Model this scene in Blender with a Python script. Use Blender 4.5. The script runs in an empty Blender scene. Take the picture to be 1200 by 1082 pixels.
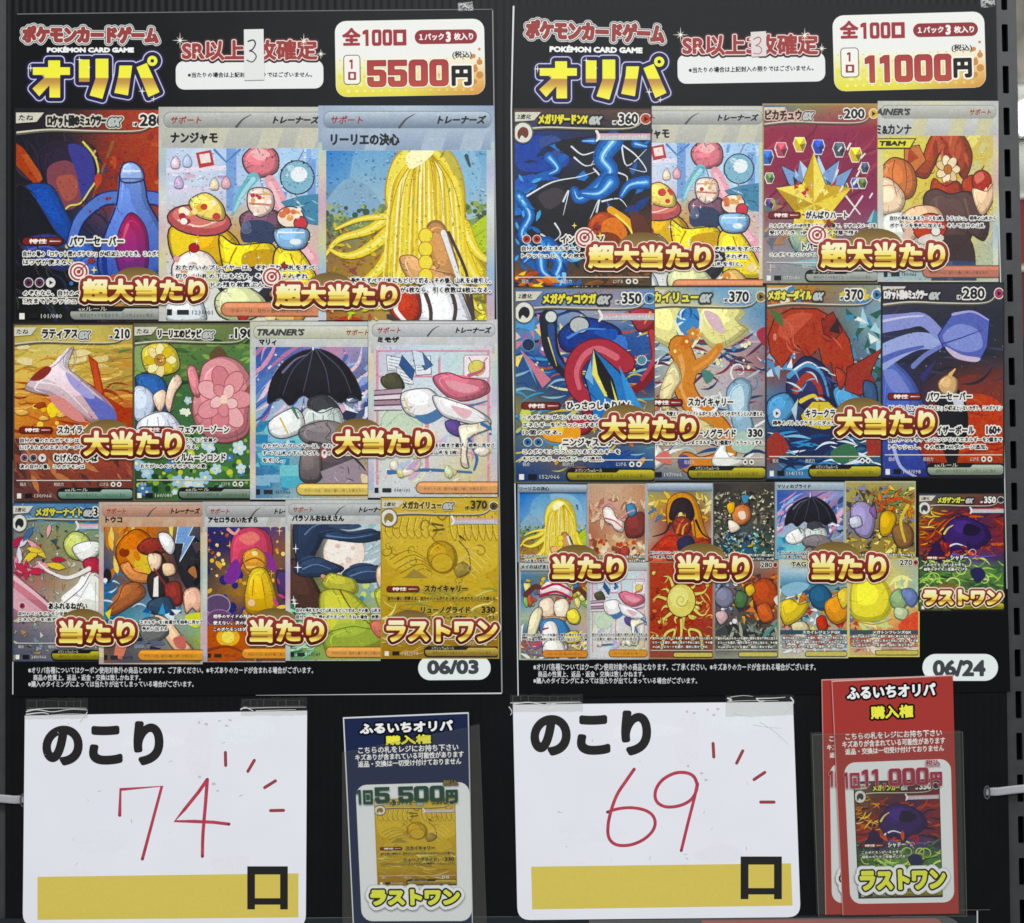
import bpy, math, random
import numpy as np
from mathutils import Vector
from mathutils.geometry import tessellate_polygon

C = bpy.context.scene.collection
S = 0.0005                                   # metres per unit of the layout below (0.5 mm)
def W(x, y, d=0.0): return ((x - 600) * S, -d, (541 - y) * S)
R = math.radians

# ------------------------------------------------------------------ camera, light, exposure
cam = bpy.data.cameras.new('camera'); camo = bpy.data.objects.new('camera', cam); C.objects.link(camo)
CAM_D = 0.95
camo.location = (0, -CAM_D, 0); camo.rotation_euler = (R(90), 0, 0)
cam.sensor_width = 36; cam.lens = 36 * (CAM_D - 0.001) / (1200 * S)
cam.clip_start = 0.02; cam.clip_end = 60
cam.dof.use_dof = True; cam.dof.focus_distance = CAM_D; cam.dof.aperture_fstop = 7.0
bpy.context.scene.camera = camo

world = bpy.data.worlds.new('World'); bpy.context.scene.world = world; world.use_nodes = True
world.node_tree.nodes['Background'].inputs[0].default_value = (0.93, 0.96, 1.0, 1)
world.node_tree.nodes['Background'].inputs[1].default_value = 0.15

def area(name, loc, target, sx, sy, power, col):
    l = bpy.data.lights.new(name, 'AREA'); l.shape = 'RECTANGLE'; l.size = sx; l.size_y = sy
    l.energy = power; l.color = col
    o = bpy.data.objects.new(name, l); C.objects.link(o); o.location = loc
    o.rotation_euler = (Vector(target) - Vector(loc)).to_track_quat('-Z', 'Y').to_euler()
    return o
area('shop_ceiling_light', (-0.3, -2.3, 2.0), (0, 0, 0.0), 2.4, 0.8, 58, (1.0, 0.985, 0.95))
area('shop_fill_light', (0.5, -3.2, 1.1), (0, 0, -0.1), 2.6, 0.9, 56, (0.95, 0.98, 1.0))  # unseen fill lamp, added to even out the light

vs = bpy.context.scene.view_settings
vs.view_transform = 'Standard'; vs.look = 'None'; vs.exposure = 0; vs.gamma = 1; vs.use_curve_mapping = False

# ------------------------------------------------------------------ colours
def hx(h):
    h = h.lstrip('#')
    if len(h) == 3: h = ''.join(q * 2 for q in h)
    return tuple(int(h[i:i + 2], 16) / 255 for i in (0, 2, 4))
def mixc(a, b, t): return tuple(a[i] + (b[i] - a[i]) * t for i in range(3))
def ramp(*stops):                            # vertical print gradient: (position 0..1, colour)
    st = [(p, hx(c)) for p, c in stops]
    def f(t):
        if t <= st[0][0]: return st[0][1]
        for (p0, c0), (p1, c1) in zip(st, st[1:]):
            if t <= p1: return mixc(c0, c1, (t - p0) / max(1e-6, p1 - p0))
        return st[-1][1]
    return f

# ------------------------------------------------------------------ glyph outlines and distance fields
_tc = bpy.data.curves.new('lettering_source', 'FONT'); _to = bpy.data.objects.new('lettering_source', _tc)
C.objects.link(_to)
_gl = {}
def glyphs(s, ru=3):                          # tight-box-normalised triangles of a line of lettering (x right, y down, 0..1)
    k = (s, ru)
    if k in _gl: return _gl[k]
    _tc.body = s; _tc.resolution_u = ru
    dg = bpy.context.evaluated_depsgraph_get(); dg.update()
    m = bpy.data.meshes.new_from_object(_to.evaluated_get(dg))
    v = np.array([p.co[:2] for p in m.vertices]); f = [tuple(p.vertices) for p in m.polygons]
    bpy.data.meshes.remove(m)
    lo, hi = v.min(0), v.max(0)
    asp = (hi[0] - lo[0]) / (hi[1] - lo[1])
    v = (v - lo) / (hi - lo); v[:, 1] = 1 - v[:, 1]
    cnt = {}
    for p in f:
        for i in range(len(p)):
            e = (p[i], p[(i + 1) % len(p)]); e = (min(e), max(e)); cnt[e] = cnt.get(e, 0) + 1
    seg = np.array([[v[a], v[b]] for (a, b), n in cnt.items() if n == 1])
    _gl[k] = (v, f, seg, asp)
    return _gl[k]

def field(segsets, res, pad):                 # signed distance (negative inside) to the union of closed outlines
    allp = np.concatenate([s.reshape(-1, 2) for s in segsets])
    x0, y0 = allp.min(0) - pad - res; x1, y1 = allp.max(0) + pad + res
    xs = np.arange(x0, x1 + res, res); ys = np.arange(y0, y1 + res, res)
    X, Y = np.meshgrid(xs, ys)
    D = np.full(X.shape, 1e9)
    for sg in segsets:
        d2 = np.full(X.shape, 1e18); ins = np.zeros(X.shape, bool)
        for (a, b) in sg:
            ax, ay = a; bx, by = b; dx, dy = bx - ax, by - ay; L = dx * dx + dy * dy
            if L < 1e-14: continue
            j0 = max(0, int((min(ay, by) - y0 - pad - res) / res)); j1 = int((max(ay, by) - y0 + pad + res) / res) + 2
            i0 = max(0, int((min(ax, bx) - x0 - pad - res) / res)); i1 = int((max(ax, bx) - x0 + pad + res) / res) + 2
            xx = X[j0:j1, i0:i1]; yy = Y[j0:j1, i0:i1]
            t = np.clip(((xx - ax) * dx + (yy - ay) * dy) / L, 0, 1)
            q = (xx - ax - t * dx) ** 2 + (yy - ay - t * dy) ** 2
            np.minimum(d2[j0:j1, i0:i1], q, out=d2[j0:j1, i0:i1])
            if ay != by:
                m = (ys >= min(ay, by)) & (ys < max(ay, by))
                xi = ax + (ys[m] - ay) / dy * dx
                ins[m] ^= (xs[None, :] > xi[:, None])
        d = np.sqrt(np.minimum(d2, 1e8)); d[ins] *= -1
        D = np.minimum(D, d)
    return xs, ys, D

def contour(xs, ys, F):                       # polygons covering F < 0
    out = []
    ins = F < 0
    full = ins[:-1, :-1] & ins[1:, :-1] & ins[:-1, 1:] & ins[1:, 1:]
    anyi = ins[:-1, :-1] | ins[1:, :-1] | ins[:-1, 1:] | ins[1:, 1:]
    for j in range(full.shape[0]):
        row = full[j]
        if row.any():
            d = np.diff(np.concatenate([[0], row.astype(int), [0]]))
            for a, b in zip(np.where(d == 1)[0], np.where(d == -1)[0]):
                out.append([(xs[a], ys[j]), (xs[b], ys[j]), (xs[b], ys[j + 1]), (xs[a], ys[j + 1])])
    for j, i in zip(*np.where(anyi & ~full)):
        cs = [(i, j), (i + 1, j), (i + 1, j + 1), (i, j + 1)]; p = []
        for k in range(4):
            (a, b), (c, d) = cs[k], cs[(k + 1) % 4]
            fa, fb = F[b, a], F[d, c]
            if fa < 0: p.append((xs[a], ys[b]))
            if (fa < 0) != (fb < 0):
                t = fa / (fa - fb); p.append((xs[a] + (xs[c] - xs[a]) * t, ys[b] + (ys[d] - ys[b]) * t))
        if len(p) > 2: out.append(p)
    return out

# ------------------------------------------------------------------ printed or cut flat shapes, one mesh per part
DZ = 1.3e-6
def P(s):
    if not isinstance(s, str): return list(s)
    return [tuple(float(q) for q in t.split(',')) for t in s.split()]
def smooth(p, closed=True, n=5):
    out = []; L = len(p)
    for i in range(L if closed else L - 1):
        g = (lambda k: p[k % L]) if closed else (lambda k: p[min(max(k, 0), L - 1)])
        a, b, c, d = g(i - 1), g(i), g(i + 1), g(i + 2)
        for k in range(n):
            t = k / n
            out.append(tuple(0.5 * (2 * b[q] + (c[q] - a[q]) * t + (2 * a[q] - 5 * b[q] + 4 * c[q] - d[q]) * t * t
                                    + (3 * b[q] - a[q] - 3 * c[q] + d[q]) * t ** 3) for q in (0, 1)))
    if not closed: out.append(p[-1])
    return out
def clip_poly(p, box):
    for ax, lim, sg in ((0, box[0], 1), (0, box[2], -1), (1, box[1], 1), (1, box[3], -1)):
        o = []
        for i in range(len(p)):
            a, b = p[i], p[(i + 1) % len(p)]
            da, db = (a[ax] - lim) * sg, (b[ax] - lim) * sg
            if da >= 0: o.append(a)
            if (da >= 0) != (db >= 0):
                t = da / (da - db); o.append(tuple(a[k] + (b[k] - a[k]) * t for k in range(len(a))))
        p = o
        if len(p) < 3: return []
    return p

class Print:
    def __init__(s, d, quad=None, U=1, V=1, clip=None, seed=1):
        s.d = d; s.v = []; s.f = []; s.c = []; s.q = quad; s.U = U; s.V = V; s.clip = clip
        s.ol = '#2a2430'; s.rec = None; s.r = random.Random(seed)
    def T(s, x, y):
        if not s.q: return x, y
        u, v = x / s.U, y / s.V
        a, b, c, e = s.q
        return tuple((a[k] * (1 - u) + b[k] * u) * (1 - v) + (e[k] * (1 - u) + c[k] * u) * v for k in (0, 1))
    def faces(s, polys, col, slope=0.0):      # polys: lists of (x, y) ; col: '#..' | ('#top','#bottom') | f(x, y)
        if isinstance(col, str): k0 = hx(col); cf = lambda x, y: k0
        elif isinstance(col, tuple) and isinstance(col[0], str):
            ys = [q[1] for p in polys for q in p]; lo, hi = min(ys), max(ys) + 1e-9; a, b = hx(col[0]), hx(col[1])
            cf = lambda x, y: mixc(a, b, (y - lo) / (hi - lo))
        elif isinstance(col, tuple): cf = lambda x, y: col
        else: cf = col
        n = 0
        if s.rec is not None: s.rec.append((min(q[0] for p in polys for q in p), min(q[1] for p in polys for q in p), max(q[0] for p in polys for q in p), max(q[1] for p in polys for q in p), polys, cf))
        for p in polys:
            if s.clip:
                bx = s.clip
                if not all(bx[0] <= q[0] <= bx[2] and bx[1] <= q[1] <= bx[3] for q in p):
                    p = clip_poly([tuple(q) for q in p], bx)
                    if len(p) < 3: continue
            i = len(s.v); n += 1
            dd = s.d + slope * n
            for q in p:
                x, y = s.T(q[0], q[1]); s.v.append((x, y, dd)); s.c.append(cf(q[0], q[1]))
            s.f.append(tuple(range(i, i + len(p))))
        s.d += DZ + slope * n
    def under(s, x, y):
        for x0, y0, x1, y1, polys, cf in reversed(s.rec):
            if x0 <= x <= x1 and y0 <= y <= y1:
                for p in polys:
                    sg = 0; ok = True
                    for i in range(len(p)):
                        a, b = p[i], p[(i + 1) % len(p)]; k = (b[0] - a[0]) * (y - a[1]) - (b[1] - a[1]) * (x - a[0])
                        if k * sg < 0: ok = False; break
                        if k: sg = k
                    if ok: return cf(x, y)
    def paint(s, art, n=260, z=1.0):          # a picture, then brush marks in tints of the paint they lie on
        s.rec = []; art(s); rec, r = s.rec, s.r
        bx = s.clip; todo = []
        for _ in range(n):
            x, y = r.uniform(bx[0], bx[2]), r.uniform(bx[1], bx[3]); k = s.under(x, y)
            if k is None: continue
            f = r.choice((.88, .92, .95, 1.05, 1.1, 1.16)); j = [r.uniform(-.02, .02) for _ in range(3)]
            todo.append((x, y, tuple(min(.97, max(.02, k[i] * f + (0.02 if f > 1 else 0) + j[i])) for i in range(3))))
        s.rec = None
        for x, y, k in todo:                  # foil grain: small glints in tints of the print below
            l = r.choice((.3, .4, .5, .7)) * z; a = r.uniform(0, 1.57); u, v = l * math.cos(a), l * math.sin(a) * 1.15
            s.faces([[(x + u, y + v), (x - v, y + u), (x - u, y - v), (x + v, y - u)]], k); s.d -= DZ * .9
    def p(s, col, pts, ol=None, w=0.6):       # straight polygon
        pts = P(pts)
        tr = tessellate_polygon([[Vector((a, b, 0)) for a, b in pts]])
        s.faces([[pts[i] for i in t] for t in tr], col)
        if ol: s.ring(s.ol if ol is True else ol, pts, w)
    def b(s, col, pts, ol=None, w=0.6, n=5):   # smooth blob, cel-painted when it has an ink outline
        q = smooth(P(pts), True, n)
        if not ol: s.p(col, q); return
        cx, cy = sum(a for a, _ in q) / len(q), sum(b for _, b in q) / len(q); base = col if isinstance(col, tuple) and isinstance(col[0], str) else None
        h = tuple(hx(k) for k in base) if base else ((hx(col),) * 2 if isinstance(col, str) else (col,) * 2)
        ys = [b for _, b in q]; lo, hi = min(ys), max(ys) + 1e-6
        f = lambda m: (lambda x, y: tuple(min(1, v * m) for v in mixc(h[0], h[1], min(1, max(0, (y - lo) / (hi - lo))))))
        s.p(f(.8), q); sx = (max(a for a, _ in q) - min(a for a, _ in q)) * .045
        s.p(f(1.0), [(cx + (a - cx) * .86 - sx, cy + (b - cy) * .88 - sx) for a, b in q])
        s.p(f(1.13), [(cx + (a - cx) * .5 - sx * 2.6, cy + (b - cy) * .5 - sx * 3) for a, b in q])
        wd, ht = max(a for a, _ in q) - min(a for a, _ in q), hi - lo; m = len(q)
        if min(wd, ht) > 7:                     # ink folds, hatching and a highlight, as a printed illustration has
            for _ in range(3 if wd * ht < 300 else 6):
                i = s.r.randrange(m); t = s.r.uniform(.25, .6); a, b = q[i]; u = s.r.uniform(-.14, .14)
                ex, ey = a + (cx - a) * t, b + (cy - b) * t
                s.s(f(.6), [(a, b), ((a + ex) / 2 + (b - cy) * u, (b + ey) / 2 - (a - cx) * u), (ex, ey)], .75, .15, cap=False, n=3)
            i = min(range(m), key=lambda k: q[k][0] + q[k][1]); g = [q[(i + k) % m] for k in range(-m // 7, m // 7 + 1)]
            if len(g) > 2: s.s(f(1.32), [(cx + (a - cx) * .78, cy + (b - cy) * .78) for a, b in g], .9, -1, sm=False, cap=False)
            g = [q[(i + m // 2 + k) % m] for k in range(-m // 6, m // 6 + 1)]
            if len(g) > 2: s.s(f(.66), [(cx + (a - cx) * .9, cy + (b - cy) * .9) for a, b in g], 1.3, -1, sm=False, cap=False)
        s.ring(s.ol if ol is True else ol, q, w)
    def e(s, col, x, y, rx, ry=None, rot=0, ol=None, w=0.6, n=20):
        ry = ry or rx; c, k = math.cos(R(rot)), math.sin(R(rot))
        pts = [(x + rx * math.cos(t) * c - ry * math.sin(t) * k, y + rx * math.cos(t) * k + ry * math.sin(t) * c)
               for t in [2 * math.pi * i / n for i in range(n)]]
        s.faces([pts], col)
        if ol: s.ring(s.ol if ol is True else ol, pts, w)
    def rr(s, col, x0, y0, x1, y1, r, ol=None, w=0.6, rot=0, k=5, stretch=1):
        pts = []
        for cx, cy, a in ((x1 - r, y0 + r * stretch, -90), (x1 - r, y1 - r * stretch, 0), (x0 + r, y1 - r * stretch, 90), (x0 + r, y0 + r * stretch, 180)):
            for i in range(k + 1):
                t = R(a + 90 * i / k); pts.append((cx + r * math.cos(t), cy + r * stretch * math.sin(t)))
        if rot:
            mx, my = (x0 + x1) / 2, (y0 + y1) / 2; c, q = math.cos(R(rot)), math.sin(R(rot))
            pts = [(mx + (a - mx) * c - (b - my) * q, my + (a - mx) * q + (b - my) * c) for a, b in pts]
        s.p(col, pts, ol, w)
        return pts
    def ring(s, col, pts, w):
        n = len(pts); nr = []
        for i in range(n):
            a, b, c = pts[i - 1], pts[i], pts[(i + 1) % n]
            tx, ty = c[0] - a[0], c[1] - a[1]; L = math.hypot(tx, ty) or 1
            nr.append((-ty / L, tx / L))
        h = w / 2
        o = [(p[0] + k[0] * h, p[1] + k[1] * h) for p, k in zip(pts, nr)]
        q = [(p[0] - k[0] * h, p[1] - k[1] * h) for p, k in zip(pts, nr)]
        s.faces([[o[i], o[(i + 1) % n], q[(i + 1) % n], q[i]] for i in range(n)], col, 1e-8)
    def s(s, col, pts, w0, w1=None, sm=True, n=5, cap=True):   # brush stroke
        w1 = w0 if w1 is None else w1
        pts = P(pts)
        if sm and len(pts) > 2: pts = smooth(pts, False, n)
        m = len(pts); L = []; Rr = []
        for i in range(m):
            a, c = pts[max(0, i - 1)], pts[min(m - 1, i + 1)]
            tx, ty = c[0] - a[0], c[1] - a[1]; q = math.hypot(tx, ty) or 1
            t = i / (m - 1); w = (w0 + (w1 - w0) * t) / 2
            if w1 < 0: w = w0 * math.sin(math.pi * min(.97, max(.03, t))) / 2
            L.append((pts[i][0] - ty / q * w, pts[i][1] + tx / q * w)); Rr.append((pts[i][0] + ty / q * w, pts[i][1] - tx / q * w))
        polys = [[L[i], L[i + 1], Rr[i + 1], Rr[i]] for i in range(m - 1)]
        s.faces(polys, col, 6e-8)
        if cap and w1 >= 0:
            for k, w in ((0, w0), (m - 1, w1)):
                if w > 0: s.e(col, pts[k][0], pts[k][1], w / 2, n=10)
    def grid(s, rows, box=(0, 0, 100, 140), n=6):   # smooth printed colour wash
        cl = [[hx(q) for q in r] for r in rows]; H, Wd = len(cl) - 1, len(cl[0]) - 1
        x0, y0, x1, y1 = box
        def cf(x, y):
            u = min(max((x - x0) / (x1 - x0), 0), 1) * Wd; v = min(max((y - y0) / (y1 - y0), 0), 1) * H
            i, j = min(int(u), Wd - 1) if Wd else 0, min(int(v), H - 1) if H else 0
            a = mixc(cl[j][i], cl[j][min(i + 1, Wd)], u - i); b = mixc(cl[min(j + 1, H)][i], cl[min(j + 1, H)][min(i + 1, Wd)], u - i)
            return mixc(a, b, v - j)
        NX, NY = max(1, Wd * n), max(1, H * n)
        X = [x0 + (x1 - x0) * i / NX for i in range(NX + 1)]; Y = [y0 + (y1 - y0) * j / NY for j in range(NY + 1)]
        s.faces([[(X[i], Y[j]), (X[i + 1], Y[j]), (X[i + 1], Y[j + 1]), (X[i], Y[j + 1])] for j in range(NY) for i in range(NX)], cf)
    def sc(s, kind, box, n, cols, sz=(2, 5), ang=(0, 360), asp=2.5, ol=None, w=.5):   # scattered brush marks
        r = s.r; cols = cols.split() if isinstance(cols, str) else cols
        for _ in range(n):
            x, y = r.uniform(box[0], box[2]), r.uniform(box[1], box[3]); z = r.uniform(*sz); a = R(r.uniform(*ang)); c = r.choice(cols)
            ca, sa = math.cos(a), math.sin(a)
            def tf(q): return [(x + z * (u * ca - v * sa), y + z * (u * sa + v * ca)) for u, v in q]
            if kind == 'dot': s.e(c, x, y, z, z, 0, ol, w, n=9)
            elif kind == 'leaf': s.p(c, tf([(-1, 0), (-.4, .8 / asp), (.3, .7 / asp), (1, 0), (.3, -.7 / asp), (-.4, -.8 / asp)]), ol, w)
            elif kind == 'tri': s.p(c, tf([(-1, r.uniform(-.5, .5)), (r.uniform(.2, 1), r.uniform(.3, 1) / asp * 2), (r.uniform(.2, 1), -r.uniform(.3, 1) / asp * 2)]), ol, w)
            elif kind == 'bl':
                k = [(math.cos(t) * r.uniform(.6, 1.2), math.sin(t) * r.uniform(.6, 1.2) / asp * 1.5) for t in [i * math.pi / 3 for i in range(6)]]
                s.b(c, tf(k), ol, w, n=3)
            elif kind == 'str':
                k = r.uniform(-.8, .8); s.s(c, tf([(-1, 0), (-.3, k * .5), (.4, k * .4), (1, -k * .2)]), z / asp, -1, n=3, cap=False)
            elif kind == 'flo':
                for i in range(5):
                    t = i * 1.2566 + a; s.e(c, x + math.cos(t) * z * .55, y + math.sin(t) * z * .55, z * .48, z * .4, math.degrees(t), n=8)
                s.e('#f4ea90', x, y, z * .25, n=6)
            elif kind == 'star':
                s.p(c, [(x + math.cos(i * math.pi / 4) * z * (1 if i % 2 == 0 else .16), y + math.sin(i * math.pi / 4) * z * (1.3 if i % 2 == 0 else .16)) for i in range(8)])
            elif kind == 'swl':
                q = [(math.cos(t) * (1 - t / 8), math.sin(t) * (1 - t / 8)) for t in [i * .6 for i in range(11)]]
                s.s(c, tf(q), z / asp, z / asp * .3, n=2, cap=False)
            elif kind == 'rect': s.p(c, tf([(-1, -1 / asp), (1, -1 / asp), (1, 1 / asp), (-1, 1 / asp)]), ol, w)
    def t(s, txt, box, col, bold=0, ol=(), rot=0, shear=0, res=None, keep=False, ru=None):
        # lettering fitted tightly into box; ol = outlines from the inside out [(extra width, colour)]
        x0, y0, x1, y1 = box; x0 += bold; x1 -= bold; y0 += bold; y1 -= bold
        v, f, seg, asp = glyphs(txt, ru or (2 if (y1 - y0) < 14 else 4))
        mx, my = (x0 + x1) / 2, (y0 + y1) / 2; cr, sr = math.cos(R(rot)), math.sin(R(rot))
        def place(q):
            X = x0 + q[..., 0] * (x1 - x0) + shear * (0.5 - q[..., 1]) * (y1 - y0); Y = y0 + q[..., 1] * (y1 - y0)
            return np.stack([mx + (X - mx) * cr - (Y - my) * sr, my + (X - mx) * sr + (Y - my) * cr], -1)
        if callable(col): g = col; cf = lambda x, y: g((y - y0) / (y1 - y0))
        else: cf = col
        if not bold and not ol:
            vv = place(v); s.faces([[tuple(vv[i]) for i in p] for p in f], cf); return
        res = res or max(.3, min(.8, (y1 - y0) / 26))
        s.shape([place(seg)], cf, bold, ol, res)
    def shape(s, segsets, col, bold=0, ol=(), res=.6):
        mx = bold + sum(o[0] for o in ol) + res * 2
        xs, ys, D = field(segsets, res, mx)
        k = bold; iso = []
        for wd, c in ol: k += wd; iso.append((k, c))
        for kk, c in reversed(iso): s.faces(contour(xs, ys, D - kk), c)
        if col is not None: s.faces(contour(xs, ys, D - bold), col)
    def build(s, name, mat, parent=None, loc=None):
        v = np.array(s.v); w = np.stack([(v[:, 0] - 600) * S, -v[:, 2], (541 - v[:, 1]) * S], 1)
        o0 = (w.min(0) + w.max(0)) / 2
        m = bpy.data.meshes.new(name); m.from_pydata((w - o0).tolist(), [], s.f); m.materials.append(mat)
        at = m.color_attributes.new('Col', 'FLOAT_COLOR', 'CORNER')
        c = np.array(s.c)[np.concatenate([np.array(q) for q in s.f])]
        c = np.where(c <= .04045, c / 12.92, ((np.maximum(c, 0) + .055) / 1.055) ** 2.4)
        at.data.foreach_set('color', np.concatenate([c, np.ones((len(c), 1))], 1).astype(np.float32).ravel())
        return link(name, m, o0, parent)
def wl(o): return o.location + (wl(o.parent) if o.parent else Vector((0, 0, 0)))
def link(name, m, wloc, parent=None):
    o = bpy.data.objects.new(name, m); C.objects.link(o)
    if parent: o.parent = parent; o.location = Vector(wloc) - wl(parent)
    else: o.location = wloc
    return o
def thing(name, label, cat, loc, group=None):
    o = bpy.data.objects.new(name, None); C.objects.link(o); o.location = loc; o.empty_display_size = .02
    o['label'] = label; o['category'] = cat
    if group: o['group'] = group
    return o
def tag(o, label, cat, group=None):
    o['label'] = label; o['category'] = cat
    if group: o['group'] = group
    return o
DIG = {'5': ['0,0 1,0 1,.19 .3,.19 .3,.37 .72,.37 .9,.4 1,.5 1,.84 .94,.95 .8,1 .2,1 .06,.95 0,.84 0,.66 .29,.66 .29,.78 .35,.82 .64,.82 .7,.78 .7,.59 .64,.55 0,.55'],
       '0': ['.2,0 .8,0 .94,.05 1,.16 1,.84 .94,.95 .8,1 .2,1 .06,.95 0,.84 0,.16 .06,.05', '.36,.18 .31,.23 .31,.77 .36,.82 .64,.82 .69,.77 .69,.23 .64,.18'],
       '1': ['.02,.1 .36,0 .72,0 .72,1 .38,1 .38,.24 .02,.28'], ',': ['.2,.84 .6,.84 .6,1 .4,1.16 .2,1.16 .36,1 .2,1'],
       '口': ['0,.02 1,.02 1,1 0,1', '.26,.22 .74,.22 .74,.8 .26,.8'], '回': ['0,.04 1,.04 1,1 0,1', '.2,.2 .8,.2 .8,.84 .2,.84', '.33,.36 .67,.36 .67,.68 .33,.68', '.46,.47 .54,.47 .54,.57 .46,.57']}
def blocks(txt, box, widths, gap, rot=0):     # squared block numerals: outline sets for Print.shape
    x0, y0, x1, y1 = box; tot = sum(widths) + gap * (len(txt) - 1); k = (x1 - x0) / tot; x = x0; out = []
    cx, cy = (x0 + x1) / 2, (y0 + y1) / 2; c, q = math.cos(R(rot)), math.sin(R(rot))
    for ch, w in zip(txt, widths):
        loops = [[(x + a * w * k, y0 + b * (y1 - y0)) for a, b in P(l)] for l in DIG[ch]]
        loops = [[(cx + (a - cx) * c - (b - cy) * q, cy + (a - cx) * q + (b - cy) * c) for a, b in l] for l in loops]
        out.append(np.concatenate(segs(*loops))); x += (w + gap) * k
    return out
def segs(*polys):
    out = []
    for p in polys:
        p = P(p); out.append(np.array([[p[i], p[(i + 1) % len(p)]] for i in range(len(p))], float))
    return out

# ------------------------------------------------------------------ materials
def mat(name, col=None, rough=.45, spec=.4, bump=None, coat=0, vary=0, metal=0, grain=None, attr=False, brush=0):
    m = bpy.data.materials.new(name); m.use_nodes = True; nt = m.node_tree; N = nt.nodes; L = nt.links
    b = N['Principled BSDF']; b.inputs['Roughness'].default_value = rough; b.inputs['Specular IOR Level'].default_value = spec
    b.inputs['Coat Weight'].default_value = coat; b.inputs['Coat Roughness'].default_value = .12; b.inputs['Metallic'].default_value = metal
    src = None
    tc = N.new('ShaderNodeTexCoord')
    if attr:
        a = N.new('ShaderNodeAttribute'); a.attribute_name = 'Col'; src = a.outputs['Color']
    elif col:
        q = N.new('ShaderNodeRGB'); k = hx(col); q.outputs[0].default_value = tuple(((x + .055) / 1.055) ** 2.4 if x > .04045 else x / 12.92 for x in k) + (1,); src = q.outputs[0]
    if vary:
        n1 = N.new('ShaderNodeTexNoise'); n1.inputs['Scale'].default_value = grain or 900; n1.inputs['Detail'].default_value = 3
        mr = N.new('ShaderNodeMapRange'); mr.inputs[1].default_value = .3; mr.inputs[2].default_value = .7; mr.inputs[3].default_value = 1 - vary; mr.inputs[4].default_value = 1 + vary
        L.new(tc.outputs['Object'], n1.inputs['Vector']); L.new(n1.outputs['Fac'], mr.inputs['Value'])
        mx = N.new('ShaderNodeVectorMath'); mx.operation = 'SCALE'; L.new(src, mx.inputs[0]); L.new(mr.outputs[0], mx.inputs['Scale']); src = mx.outputs[0]
    if brush:
        n3 = N.new('ShaderNodeTexNoise'); n3.inputs['Scale'].default_value = 480; n3.inputs['Detail'].default_value = 4; n3.inputs['Roughness'].default_value = .65; n3.inputs['Distortion'].default_value = 1.6
        L.new(tc.outputs['Object'], n3.inputs['Vector'])
        hs = N.new('ShaderNodeHueSaturation'); m3 = N.new('ShaderNodeMapRange'); m3.inputs[1].default_value = .3; m3.inputs[2].default_value = .7; m3.inputs[3].default_value = 1 - brush; m3.inputs[4].default_value = 1 + brush
        m4 = N.new('ShaderNodeMapRange'); m4.inputs[1].default_value = .3; m4.inputs[2].default_value = .7; m4.inputs[3].default_value = .5 - brush * .12; m4.inputs[4].default_value = .5 + brush * .12
        sp = N.new('ShaderNodeSeparateColor'); L.new(n3.outputs['Color'], sp.inputs[0]); L.new(sp.outputs[0], m3.inputs['Value']); L.new(sp.outputs[1], m4.inputs['Value'])
        L.new(m3.outputs[0], hs.inputs['Value']); L.new(m4.outputs[0], hs.inputs['Hue']); hs.inputs['Saturation'].default_value = 1.08; L.new(src, hs.inputs['Color']); src = hs.outputs[0]
    L.new(src, b.inputs['Base Color'])
    if bump:
        sc_, st, dist = bump
        n2 = N.new('ShaderNodeTexNoise'); n2.inputs['Scale'].default_value = sc_; n2.inputs['Detail'].default_value = 2
        bp = N.new('ShaderNodeBump'); bp.inputs['Strength'].default_value = st; bp.inputs['Distance'].default_value = dist
        L.new(tc.outputs['Object'], n2.inputs['Vector']); L.new(n2.outputs['Fac'], bp.inputs['Height']); L.new(bp.outputs[0], b.inputs['Normal'])
    return m
M_CARD = mat('card_print', rough=.34, spec=.14, attr=True, vary=.06, grain=1500, bump=(14, .2, .004), brush=.13)
M_PRINT = mat('laminated_print', rough=.3, spec=.085, attr=True, vary=.06, grain=1500, bump=(14, .25, .004))
M_PAPER = mat('printed_paper', rough=.55, spec=.3, attr=True, vary=.025, grain=500, bump=(20, .25, .003))
M_GOLD = mat('gold_foil_print', rough=.3, spec=.4, attr=True, vary=.06, grain=900, bump=(160, .5, .0009), brush=.06)
M_INK = mat('marker_ink', rough=.5, spec=.2, attr=True, vary=.16, grain=260)
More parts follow.
